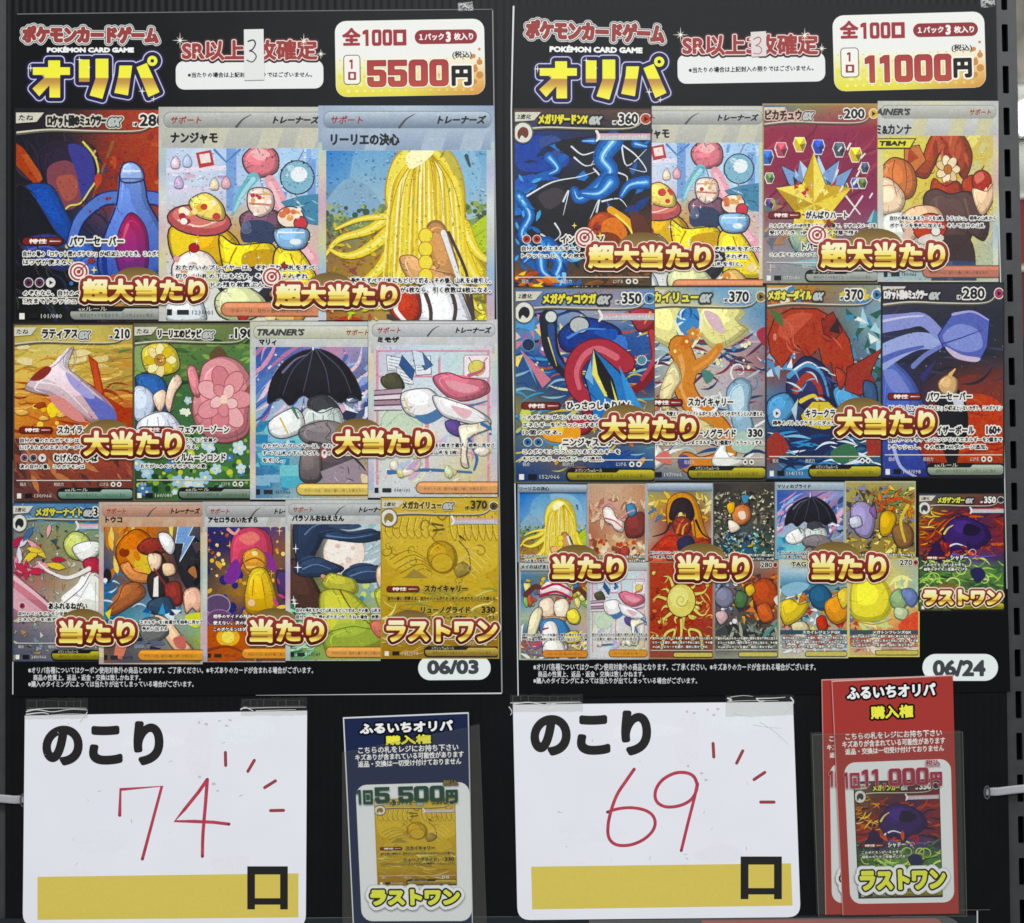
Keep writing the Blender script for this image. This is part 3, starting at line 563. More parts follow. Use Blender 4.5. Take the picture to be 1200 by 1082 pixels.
def art_bonfire(c):
    c.grid([['#b86a30', '#d8904c', '#d88a3c', '#7c88a0', '#2f4064'], ['#c48444', '#d89048', '#c87838', '#7c6c58', '#34405c'], ['#3c4c70', '#c08040', '#a8643c', '#4c4040', '#2c3040'], ['#24508c', '#8a5834', '#7c4c34', '#3c3034', '#44302c'], ['#2c6898', '#4c5c6c', '#5c7ca0', '#7c6c60', '#744c38'], ['#2c88a4', '#4c8ca4', '#7ca0ac', '#a8b4a0', '#6cb4b4'], ['#5c4c48', '#5c5858', '#8c847c', '#6c7c74', '#a8b84c'], ['#8c5c44', '#4c4c5c', '#5c5c5c', '#a08870', '#5c6c5c']])
    c.sc('leaf', (0, 20, 60, 66), 40, '#e0a048 #f0c85c #b85c2c #c8783c #ecd478', (3, 9), (-120, -50), 3); c.sc('str', (0, 60, 40, 112), 24, '#3c7cb4 #c8e0ec #24609c #5cb0cc', (4, 11), (-40, 20), 5)
    c.b('#c87034', '20,34 34,24 48,30 54,46 40,60 22,58 16,46', '#4c2c20', .9); c.b('#e4a04c', '24,44 36,42 46,50 36,58'); c.e('#8a3c24', 24, 44, 5, 4); c.b('#dfc04c', '34,50 46,46 48,66 38,68'); c.sc('bl', (20, 34, 50, 56), 5, '#d8843c #e8b060', (3, 6))
    c.b('#26262c', '70,36 88,30 100,44 100,74 86,78 76,62', True); c.p('#7ca4d4', '76,14 92,16 84,30 90,30 76,52 80,36 72,36', '#e8f0f4', .8); c.p('#e8d86c', '66,22 70,22 68,46'); c.s('#e8eef0', '92,36 96,42', 2, .8); c.sc('tri', (76, 34, 100, 70), 8, '#34343c #18181c #484048', (4, 9))
    # red and white dome, scarf and satchel shapes in front of the fire
    c.b('#8c3c34', '36,40 46,32 60,34 62,44 44,46', True, .8); c.b('#e8e8e4', '56,28 66,28 72,38 68,46 60,40', True, .8); c.b('#3c2420', '50,46 58,44 64,56 58,64 64,78 54,72', True, .6); c.b('#f0d0b4', '46,46 58,46 58,56 50,60', '#4c3430', .6)
    c.b('#d8905c', '20,56 28,52 34,60 50,64 48,70 30,68', '#4c2c20', .7); c.b('#2c2828', '46,64 62,60 66,78 50,84', True); c.p('#f0ece4', '52,66 56,64 56,82 51,82'); c.b('#8c3c38', '62,72 76,70 78,88 66,88', '#3c201c', .8); c.s('#8c3c38', '52,58 66,76', 1.6, 1.4); c.b('#eec8a4', '60,54 70,54 72,62 62,64', '#4c3430', .7)
    c.b('#eab8a0', '80,78 92,74 98,84 94,96 88,92 82,96', '#6c3c38', .8); c.b('#b0744c', '84,60 90,56 92,66'); c.b('#34485c', '48,86 66,82 72,96 58,98 46,94', True, .8); c.sc('tri', (42, 92, 76, 106), 16, '#e4eef4 #4c9cc8 #c8e0e8 #2c5c94', (3, 7))
    c.b('#a86844', '24,72 38,70 44,80 30,90 14,98 8,94 18,84', '#4c2c20', .7); c.p('#e8d44c', '6,96 12,92 10,102'); c.b(('#f0d4b4', '#e0b08c'), '52,98 66,102 80,118 90,130 76,132 60,114', '#5c4038', .8); c.b('#c87068', '70,118 80,116 82,126 74,126'); c.b('#6c6c6c', '38,104 56,100 66,114 44,122', True, .6)
    c.b('#d8d84c', '82,98 98,96 94,108 84,106'); c.sc('rect', (36, 116, 60, 132), 12, '#343c50 #7c8490 #24283c #5c6478', (3, 6), (-10, 20), 3); c.e('#1c1c24', 8, 64, 4, 6); c.e('#e8ecf0', 6, 68, 2.2, 2); c.p('#d8846c', '18,112 30,116 22,136 14,134')
def art_lantern_night(c):
    c.grid([['#7c4c3c', '#4c3c64', '#34406c', '#2c2c58'], ['#2c2c64', '#34346c', '#54407c', '#6c4c54'], ['#28285c', '#3c3058', '#7c5048', '#8c6440'], ['#3c3040', '#8c6c3c', '#7c5c3c', '#443454'], ['#54443c', '#a07438', '#6c4c40', '#2c2850'], ['#3c2c4c', '#4c3454', '#40305c', '#302c58'], ['#84503c', '#a06444', '#6c4448', '#4c3850'], ['#a05c34', '#94543c', '#7c4c40', '#7c4c3c']])
    c.sc('dot', (0, 18, 100, 70), 60, '#e0983c #f0c050 #b85c34 #f4dc8c', (.6, 2)); c.sc('dot', (0, 18, 50, 100), 26, '#34408c #4c3c94 #2c2c6c', (2, 6)); c.sc('star', (4, 20, 96, 70), 14, '#f8d878 #f4b85c', (1.6, 4)); c.sc('bl', (4, 52, 44, 100), 14, '#c88c3c #e0b050 #8c5c34', (2, 5))
    # fuchsia tulip hood over a yellow paper lantern
    c.b('#c8546c', '26,40 32,26 48,22 62,28 66,44 60,56 50,48 40,50 32,64 22,70 26,58', '#4c2044', .8); c.b('#7c3c94', '24,58 32,50 36,62 28,72 20,68'); c.b('#e8847c', '34,32 46,26 54,32 44,38'); c.s('#e8a8a0', '24,24 30,28 34,24', 3, 2); c.b('#8c3c8c', '58,44 66,48 70,60 62,58')
    c.b('#d89a4c', '38,46 50,40 60,48 58,60 42,60', '#6c3c3c', .7); c.s('#8c5c30', '40,52 50,49 59,54', 1.4, 1.2); c.s('#f0cc70', '42,57 56,57', 2, 1.6); c.e('#f4e4a0', 49, 45, 3, 2); c.b(('#e8cc50', '#c89a38'), '46,60 58,58 66,72 70,94 56,98 42,96 40,80', '#6c4c2c', .9); c.s('#a87c30', '48,68 46,92', 1, .5); c.s('#a87c30', '56,68 60,92', 1, .5); c.e('#f0c8a4', 46, 88, 3.4, 3)
    c.b('#443460', '70,60 88,64 96,78 84,88 72,80', True, .7); c.sc('leaf', (64, 64, 98, 92), 12, '#e0983c #443488 #c8547c #f0cc60', (3, 7)); c.e('#5c4868', 14, 90, 12, 9, 0, '#a898b0', 1); c.e('#6c4468', 16, 102, 12, 8, 0, '#8c74a0', 1)
    c.b('#b85c34', '2,112 18,104 38,108 46,124 30,138 4,136'); c.e('#e8b44c', 24, 118, 11, 8); c.e('#f4e06c', 24, 118, 6, 5); c.s('#84402c', '2,130 24,126 44,134', 3, 1.5); c.sc('bl', (50, 108, 100, 136), 16, '#a8643c #c88c4c #5c4450 #8c5444', (3, 8))

def art_moon_hills(c):
    c.grid([['#a87c6c', '#8c6c64', '#7c9090', '#b0c8cc', '#c4d4d8'], ['#94706c', '#7c6468', '#9cb0b0', '#bcd0d4', '#c8d4d4'], ['#5c4c40', '#4c4440', '#a8b8bc', '#b4c4c8', '#c0ccd0'], ['#443830', '#544c34', '#b0b8b0', '#a0b8c4', '#b8c0c4'], ['#4c7c5c', '#687c44', '#b0b468', '#84a4a0', '#b8bcac'], ['#5c9474', '#88a04c', '#b4b848', '#a0ac58', '#a8a488'], ['#6ca488', '#8cac5c', '#a8b04c', '#98a454', '#94a070'], ['#588c6c', '#7c9c60', '#a0ac58', '#94a05c', '#8c9c70']])
    c.sc('leaf', (0, 84, 34, 112), 22, '#3c7c54 #7cc09c #2c5c40 #a8d8bc', (5, 11), (-40, 60), 3); c.sc('dot', (66, 66, 100, 92), 26, '#b8d4dc #4c8cb0 #88b8a8 #c8d878 #3c74a4', (1.2, 3.4)); c.b('#4c342c', '0,56 14,54 34,84 30,98 6,90', '#2c2020', .8); c.sc('str', (60, 20, 100, 60), 20, '#dce8e8 #9cb8bc #d4dcd8', (6, 14), (-40, 0), 5)
    # pale moon between navy clouds
    c.e('#f2e2d4', 54, 46, 19, 19, 0, '#b8a8a0', .7, 30); c.e('#f8efe6', 51, 43, 13, 13)
    for x, y, r in ((58, 52, 3), (48, 40, 2.4), (62, 42, 2), (52, 56, 1.8)): c.e('#dcc8bc', x, y, r, r * .9)
    c.b('#2c3850', '8,20 34,14 66,17 52,24 38,30 30,42 22,56 12,60', '#1c2434', .8)
    for q in ('30,31 46,27 62,30 84,27 92,32 72,37 48,35', '8,58 26,50 42,54 54,60 36,66 14,66', '52,64 72,57 96,60 92,69 68,72'): c.b('#34435e', q, '#1c2434', .7)
    for q in ('18,30 28,22 48,19', '38,31 60,33 80,30', '16,60 28,56 42,60', '60,66 74,62 88,63'): c.s('#6480a4', q, 1.5, .4)
    c.s('#e49c8c', '34,66 46,70 58,70', 3, 1.5)
    # yellow green terraces
    c.b('#b8b44c', '34,74 40,64 52,66 64,70 66,80 50,82', '#6c7434', .8); c.b(('#c8c44c', '#8ca048'), '32,82 52,78 68,86 82,104 80,130 52,136 36,118', '#6c7434', .8); c.s('#6c4c34', '50,78 62,96 84,112', 1.4, 1); c.b('#d8d458', '36,84 46,82 48,104 40,112'); c.b('#e4c8ac', '84,60 96,50 102,60 96,78 86,76', '#7c5c4c', .7); c.b('#b4b84c', '82,80 92,76 102,84 100,104 88,96', '#6c7434', .7)
    c.b('#98a848', '36,118 60,110 80,112 96,108 94,124 64,134 40,134', '#5c6c34', .8); c.b('#c87468', '78,108 88,104 94,114 86,120', '#7c443c', .6); c.sc('str', (86, 100, 100, 124), 10, '#7c5440 #a87c5c #5c3c30', (4, 8), (60, 110), 4); c.sc('str', (0, 112, 34, 136), 20, '#8cc8a8 #3c7454 #b8dcc4', (4, 10), (-40, 20), 4); c.sc('star', (2, 30, 20, 90), 4, '#ffffff', (2.4, 4.5))

def art_gold_relief(c):
    g = lambda x, y: mixc(hx('#ceb048'), hx('#b28e2c'), y / 140)
    c.faces([[(0, y), (100, y), (100, y + 10), (0, y + 10)] for y in range(0, 140, 10)], g)
    c.b('#d2b548', '4,14 40,12 52,20 44,40 30,60 8,60 2,36'); c.b('#d2b548', '56,18 70,12 98,16 98,60 70,64 58,40'); c.b('#c8aa40', '20,64 50,56 84,64 90,86 10,88')
    dk = '#8a6a1c'; hl = '#efdc80'
    for x in range(6, 46, 6): c.s(dk, f'{x},18 {x-2},30 {x+3},36 {x+6},28', .7, .4); c.s(hl, f'{x+1},18 {x-1},29 {x+3},34', .5, .3)
    for x in range(58, 98, 6): c.s(dk, f'{x},16 {x+1},30 {x+5},38 {x+7},26', .7, .4); c.s(hl, f'{x+1},16 {x+2},28 {x+5},36', .5, .3)
    for k in range(5): c.s(dk, f'{8+k*3},{54+k*4} {24+k*3},{46+k*4} {40+k},{54+k*3}', .7, .4); c.s(hl, f'{92-k*3},{54+k*4} {80-k*3},{44+k*4} {66-k},{54+k*3}', .6, .3)
    c.b('#b8942c', '40,46 50,38 62,44 64,58 54,66 42,60', dk, .8); c.e('#cbaa40', 52, 57, 9, 8, 0, dk, .6); c.s(dk, '40,22 48,28 44,36 52,42', 1, .8); c.s(dk, '46,14 52,20 58,14', 1.4, .8); c.b('#94803e', '62,62 70,56 76,64 66,70', dk, .5); c.p('#9a8440', '20,70 28,62 40,70'); c.s('#4c4020', '66,38 74,48 76,62', .8, .6); c.s('#4c4020', '67,34 72,38', 2, .5)
    c.p('#5f5024', '43,22 53,24 53,25.5 43,24'); c.p('#5f5024', '44,28 54,27 54,28.6 44,30')
    c.sc('str', (4, 84, 98, 112), 60, '#d8d06c #8c9440 #c8cc70 #a89448 #e8e08c', (5, 13), (-40, 40), 7); c.grid([['#b09634', '#b89a34'], ['#a8842c', '#9c742c'], ['#987428', '#966c28']], (0, 108, 100, 140)); c.sc('str', (2, 106, 98, 138), 36, '#c4a454 #7c5c2c #d8bc6c', (4, 12), (-20, 20), 8)
    c.sc('swl', (60, 12, 96, 100), 9, '#8a7030 #d8c478', (3, 6), asp=7); c.sc('swl', (4, 12, 40, 100), 9, '#8a7030 #d8c478', (3, 6), asp=7)

def art_blue_flame(c):
    c.grid([['#5c3c34', '#4c342c', '#5c4034', '#6c4c3c'], ['#2c3c7c', '#24305c', '#1c2030', '#1c2434'], ['#28387c', '#20284c', '#1c2840', '#24344c'], ['#20305c', '#14161e', '#18202c', '#1c2434'], ['#183c64', '#121318', '#1c1c20', '#2c201c'], ['#18406c', '#14202c', '#4c2820', '#5c3420'], ['#2c3c48', '#1c3858', '#3c2c24', '#4c3428'], ['#84502c', '#5c4028', '#4c3824', '#4c3c28'], ['#4c3c2c', '#4c3c24', '#5c4c2c', '#5c5030']])
    c.b('#2f4a9c', '0,24 14,20 34,24 40,40 24,46 4,44'); c.b('#3a5cb4', '2,52 18,48 40,54 30,60 6,60'); c.b('#3b4f8c', '18,24 30,20 38,30 28,36')
    c.sc('leaf', (0, 24, 100, 84), 46, '#24407c #2c64b0 #1c2848 #3c7cc8 #16203c', (4, 12), (-70, 10), 3); c.sc('leaf', (0, 84, 60, 136), 30, '#1c3c6c #2c64b0 #16243c', (4, 10), (40, 110), 3)
    # dark rocks edged in white
    c.b('#16161c', '8,66 24,54 44,52 60,58 68,74 56,90 40,86 22,94 12,84', True); c.b('#14151b', '44,34 60,40 72,38 84,46 88,62 76,76 64,62', True); c.b('#3a343c', '18,64 30,58 38,64 26,74'); c.b('#17171d', '10,90 36,84 60,90 54,104 24,108'); c.b('#14151b', '30,26 60,20 84,22 92,36 70,44 50,40')
    for q in ('10,64 28,54 48,50 60,46', '36,68 40,60 36,78', '60,76 64,62 72,52', '42,28 50,34 60,32 56,42', '58,44 66,56 60,70 54,84', '74,24 88,34 96,46 84,44', '78,26 82,42 96,30', '44,36 52,42 60,40', '64,68 76,66 82,72', '30,84 34,92 28,98', '20,92 26,96 24,100', '38,92 42,100', '72,46 82,50 80,58'): c.s('#dfe6ee', q, 1.3, .3)
    for q, w in (('72,24 64,36 70,46 62,56 48,66 44,60', 9), ('70,54 62,62 50,62', 8), ('96,54 84,56 78,64', 6), ('4,64 12,78 6,92 14,104 8,112', 5), ('24,100 34,112 30,126 42,130', 8), ('20,108 22,120 38,128', 6), ('26,36 32,44 26,48', 5), ('88,26 96,28', 4), ('58,24 50,24', 3)):
        c.s('#24549c', q, w * 1.7, w * .7); c.s('#2f6cb8', q, w * 1.2, w * .45); c.s('#5ca4e0', q, w * .6, .8); c.s('#bfe0f4', q, w * .2, .3)
    c.sc('leaf', (18, 96, 46, 132), 22, '#2c64b0 #5ca8e4 #8cc8ec #1c3c7c', (2, 6)); c.sc('leaf', (0, 50, 20, 110), 16, '#2c6cb4 #58a4dc', (2, 5))
    # orange embers
    c.b('#a84c2c', '54,84 62,76 74,78 78,88 66,96 56,94', '#4c2014', .7); c.b('#dc7c3c', '64,84 74,80 82,90 78,98 66,98'); c.s('#e8a83c', '70,74 84,84 90,98 82,108 66,106', 5, 3); c.s('#f4dc6c', '74,78 84,88 87,100 78,106', 1.8, 1); c.b('#5c3024', '84,76 96,82 98,100 90,104'); c.b('#7c3c24', '60,92 74,92 80,104 64,108'); c.sc('leaf', (0, 120, 30, 136), 22, '#e08c34 #f4c84c #a84c2c #c8642c', (2, 6), (-40, 40)); c.sc('leaf', (54, 108, 98, 140), 20, '#6c4428 #84582c #3c2c20', (3, 9)); c.sc('dot', (40, 96, 98, 126), 14, '#f0a844 #c85c2c', (.4, 1.1))

def art_crystal_star(c):
    c.grid([['#4c6cb0', '#7c8c54', '#a07454', '#b0904c'], ['#94384c', '#8c3448', '#8c3450', '#8c3448'], ['#8a3048', '#8c304c', '#84304c', '#883050'], ['#883450', '#7c2c44', '#84304c', '#843050'], ['#8c5058', '#84444c', '#843850', '#84385c'], ['#8c707c', '#84787c', '#7c606c', '#84586c'], ['#948c94', '#8c9094', '#888c90', '#84787c'], ['#8c8c90', '#8c9090', '#848890', '#7c7c84']])
    c.sc('str', (0, 20, 100, 80), 30, '#a04458 #742440 #9c3c54', (6, 16), (-50, -20), 6)
    # ring of cut gems
    for i, (x, y, k) in enumerate(((4, 42, '#3c64b0'), (16, 36, '#a8505c'), (32, 32, '#d8bc44'), (48, 34, '#3c54a8'), (66, 36, '#44505c'), (80, 40, '#d0b444'), (88, 50, '#444c60'), (80, 62, '#3c549c'), (6, 58, '#5c7c4c'), (70, 66, '#5c6c3c'), (6, 78, '#4c3c74'), (86, 62, '#5c6c40'))):
        z = 5.5 if i < 6 else 4
        q = [(x - z * .7, y - z), (x + z * .7, y - z), (x + z, y - z * .2), (x + z * .5, y + z), (x - z * .5, y + z), (x - z, y - z * .2)]
        c.p(k, q, '#e8e4dc', .9); c.p(tuple(min(1, v * 1.5) for v in hx(k)), [q[0], q[1], (x, y)]); c.p(tuple(v * .6 for v in hx(k)), [q[2], q[3], (x, y)])
    # yellow faceted star under a blue crystal crown
    st = [(44 + (34 if i % 2 == 0 else 17) * math.cos(-1.5708 + i * .6283), 78 + (40 if i % 2 == 0 else 19) * math.sin(-1.5708 + i * .6283)) for i in range(10)]
    c.p('#7f9cc8', '22,62 16,48 30,54 32,44 40,52 48,40 54,52 66,44 64,56 78,50 68,68 30,70', '#1c2028', 1.1)
    for q in ('32,44 40,52 36,62', '48,40 54,52 48,62', '66,44 64,56 60,62'): c.p('#c4d4e8', q)
    c.sc('tri', (26, 54, 68, 66), 14, '#1f2430 #4c6ca0 #a8c0dc #34485c', (2.5, 5))
    c.p('#e0c64c', st, '#1c2028', 1.2)
    for i in range(10): c.p(('#f0dc6c', '#c8a436', '#e8d058', '#b89430')[i % 4], [st[i], st[(i + 1) % 10], (44, 78)])
    c.sc('tri', (26, 62, 62, 96), 40, '#ecd864 #c8a83c #f4e88c #d8b444 #b8c058 #b84038', (2, 4.4))
    c.s('#e4dcd8', '72,72 84,86', 1.6, 1, False); c.s('#e4dcd8', '86,72 74,88', 1.6, 1, False); c.p('#4c8ca0', '96,82 100,86 98,100 90,92'); c.p('#94bcc4', '96,82 94,92 90,92')
    c.sc('rect', (62, 28, 96, 80), 10, '#e8e4dc', (2, 3.4), (-70, -40), 4); c.b('#8ca08c', '22,100 40,98 42,112 30,116', '#2c3030', .8); c.sc('tri', (18, 96, 48, 116), 12, '#5c8c94 #a8b47c #d8c464', (2, 4)); c.sc('tri', (0, 76, 24, 112), 14, '#6c3c44 #a87c5c #5c6c74 #b8a05c', (3, 7)); c.sc('star', (6, 30, 96, 130), 8, '#f0c8b0', (1.6, 3.4)); c.p('#8cb0b4', '20,124 60,118 96,122 60,128')

def art_apple_vase(c):
    c.grid([['#a8acac', '#b4b8b8', '#b8bcbc', '#b8b4a8'], ['#c8c46c', '#d0c874', '#c8bc74', '#c8b87c'], ['#dcd468', '#dccc60', '#d4bc58', '#d0bc70'], ['#dcd070', '#d8c45c', '#d4b854', '#d0b864'], ['#d8d08c', '#d4c068', '#d4b858', '#ccb468'], ['#d0d0a8', '#c8c48c', '#ccb868', '#a8b0b4'], ['#b8c4b8', '#b8c4b0', '#c0bc84', '#b0bca8'], ['#a8bcc0', '#98b0b8', '#98acac', '#b8c8a8']])
    c.sc('str', (0, 24, 100, 110), 26, '#e8e08c #c8ac4c #dccc6c', (8, 18), (-60, -40), 7)
    c.sc('bl', (2, 24, 98, 120), 26, '#e4da7c #d0b854 #e8e0a0 #ccc488', (5, 12), (-60, -30), 4)
    # rust foliage in a dark brown jar
    c.b('#a04a34', '36,46 44,28 56,22 70,26 78,40 76,54 70,60 64,44 52,40 46,52 40,60 30,56', '#3c2020', .9); c.b('#94402c', '56,24 50,14 58,8 66,6 58,14 62,22', '#3c2020', .8); c.p('#c87c4c', '22,36 34,34 40,46 30,56 22,54', '#3c2020', .8); c.p('#a84c34', '26,36 34,44 24,50'); c.sc('leaf', (44, 26, 74, 48), 16, '#b85c40 #8c3c2c #c87050', (4, 9), (50, 120), 3)
    [c.e(('#f0dcb4', '#e4c898', '#f6e8c8')[i % 3], 58 + 5.4 * math.cos(i * .9), 53 + 6.4 * math.sin(i * .9), 5, 3.4, i * 51, '#6c4028', .6) for i in range(7)]; c.e('#b8743c', 58, 53, 3.4, 3.8, 0, '#6c4028', .6); c.b('#a04430', '46,60 56,66 66,62 70,72 54,80 44,74', '#3c2020', .8); c.b('#a04430', '70,62 80,58 82,76 72,74', '#3c2020', .7)
    c.b(('#5c4440', '#402c2c'), '38,74 48,68 60,72 74,70 84,76 92,94 88,108 78,104 76,120 80,130 46,130 46,108 40,96', '#241818', .9); c.s('#74584c', '48,76 50,96', 2, .7); c.s('#74584c', '72,76 78,98', 2, .7); c.b('#3c2c2c', '46,108 76,106 78,136 44,136'); c.p('#34486c', '46,124 80,124 82,140 44,140'); c.p('#4c5c80', '58,124 62,124 62,140 58,140')
    # orange gourd and pale cup at the left, red apples
    c.b('#c8784c', '2,54 12,44 26,48 32,60 30,72 22,76 10,70 2,64', '#4c2820', .9); c.b('#f0d4b4', '0,62 10,60 22,72 20,84 8,88 0,84', '#4c2820', .7); c.s('#8c4c30', '14,46 12,58 16,74', 1, .5); c.s('#8c4c30', '22,47 24,60 22,74', 1, .5); c.s('#e0a070', '8,50 6,60', 2, .8); c.s('#c8a078', '2,66 14,66 20,76', 1.2, .6); c.b('#d8dcd4', '2,92 18,86 32,92 34,112 4,112', '#5c5c58', .6)
    c.e('#a83c34', 86, 62, 8, 8.4, 0, '#4c1c1c', .9); c.b('#d87464', '80,58 86,55 88,60 82,64'); c.b('#e8c4a0', '78,68 90,70 96,64 96,76 88,88 82,84', '#5c3c30', .7); c.s('#5c3c30', '86,54 88,50', 1, .6)
    c.b('#e4bc98', '18,92 30,82 48,82 54,92 40,96 28,108', '#5c3c30', .7); c.e('#b8442f', 43, 98, 14, 11, -6, '#4c1c1c', .9); c.b('#d88068', '34,92 42,88 46,94 38,98'); c.e('#d8d0c8', 44, 107, 11, 4, -6); c.e('#e4e0d8', 48, 101, 4, 3.6, 0, '#3c2828', .8); c.b('#d8b8a8', '28,98 20,104 26,110')
def art_river_scarf(c):
    c.grid([['#4c6ca8', '#74849c', '#8c7c8c', '#6c8cb4'], ['#5c5c94', '#7c94b4', '#a8a0a8', '#4c8cc4'], ['#4c8cb4', '#6c88b0', '#34508c', '#3c64a4'], ['#34548c', '#2c4884', '#2c4480', '#34548c'], ['#3c5c7c', '#2c4070', '#2c3c6c', '#284074'], ['#8c7c44', '#44545c', '#304060', '#8c7c54'], ['#4c6470', '#a8843c', '#40506c', '#7c8464'], ['#30548c', '#6c5c54', '#2c4c88', '#406898'], ['#1c3460', '#284470', '#1c3464', '#1c3058']])
    c.sc('str', (0, 18, 100, 132), 130, '#2c4c8c #4c9cc8 #1c2c5c #c8b850 #8cb8c8 #34649c #d8d8a8 #a85c44', (5, 14), (-35, 15), 6); c.sc('tri', (0, 20, 40, 60), 20, '#c8849c #e4b8c0 #5c9cd0 #94689c #f0d87c', (4, 9)); c.sc('dot', (4, 30, 96, 60), 20, '#e8ecd8 #ecd85c', (.5, 1.6))
    c.p('#c87c8c', '4,44 26,66 20,72'); c.p('#6ca8cc', '4,44 12,58 16,70'); c.e('#243050', 10, 41, 4.5, 4.5, 0, '#6c98b8', .6); c.e('#5c8494', 90, 52, 3.4, 3.4, 0, '#d8e4d0', .6)
    # red scarf winding round blue pebbles and a folded paper kite
    c.s('#1b1f2c', '24,22 26,44 34,58 44,66', 13, 6); c.s('#34508c', '26,28 28,46 36,58', 5, 2); c.s('#e8d860', '24,36 30,56', 1, .4); c.e('#cfd6d0', 26, 21, 4.4, 4.4, 0, '#262a30', 1)
    c.b('#263c84', '32,32 46,22 62,24 74,30 76,40 68,44 56,40 44,46 34,44', '#14182c', 1); c.e('#b8bcb8', 46, 27, 7, 6, 0, '#14182c', 1); c.s('#5f8cd0', '38,36 50,30 64,30', 2, .8); c.b('#4c7cc8', '66,38 76,34 80,42 74,48'); c.b('#3358a8', '56,32 72,30 70,38')
    c.b('#9c3c44', '82,16 98,16 100,26 90,32 84,26', '#4c1820', .8); c.s('#e0a844', '96,18 92,26', 2, .6); c.s('#7c2830', '98,30 100,52 92,68 76,78', 8, 5); c.s('#b84850', '97,32 99,50 90,66', 4, 2.4)
    for w, k in ((16, '#5c1c28'), (14, '#a83c48'), (5, '#d0707c')): c.s(k, '78,54 64,44 50,46 42,58 44,72 54,84 50,98 42,96' if w > 5 else '72,50 60,44 50,48 44,60 46,72', w, w * .6)
    c.b('#9c3844', '42,96 54,88 60,94 52,104 44,104', '#4c1820', .8)
    c.p('#3c78b8', '50,64 56,44 74,60 90,90 76,82 68,98 56,98 54,80', '#14182c', 1); c.p('#15161c', '56,44 70,66 74,82 64,78 58,62'); c.p('#4c94d0', '74,56 98,100 80,84'); c.p('#e8dc70', '56,44 59,62 66,78 64,78 55,62'); c.p('#e8dc70', '96,96 80,84 92,88'); c.p('#7cb0dc', '50,64 54,52 56,70'); c.s('#24508c', '52,74 62,84', 1.2, .6); c.p('#e8dc70', '68,66 74,84 72,84'); c.s('#e4f0f4', '64,80 66,98', 1, .5)
    c.b('#e8a448', '20,104 34,98 46,100 44,110 26,110'); c.e('#f0cc50', 30, 102, 5, 3.6); c.e('#c8d064', 8, 92, 4, 6); c.sc('bl', (2, 86, 90, 126), 20, '#d89c48 #c87048 #4c7cac #b8bc74', (2, 5), asp=4); c.sc('dot', (28, 114, 46, 124), 6, '#e8ecd8 #88b0a0', (1.2, 3), ol='#2c4438', w=.5)

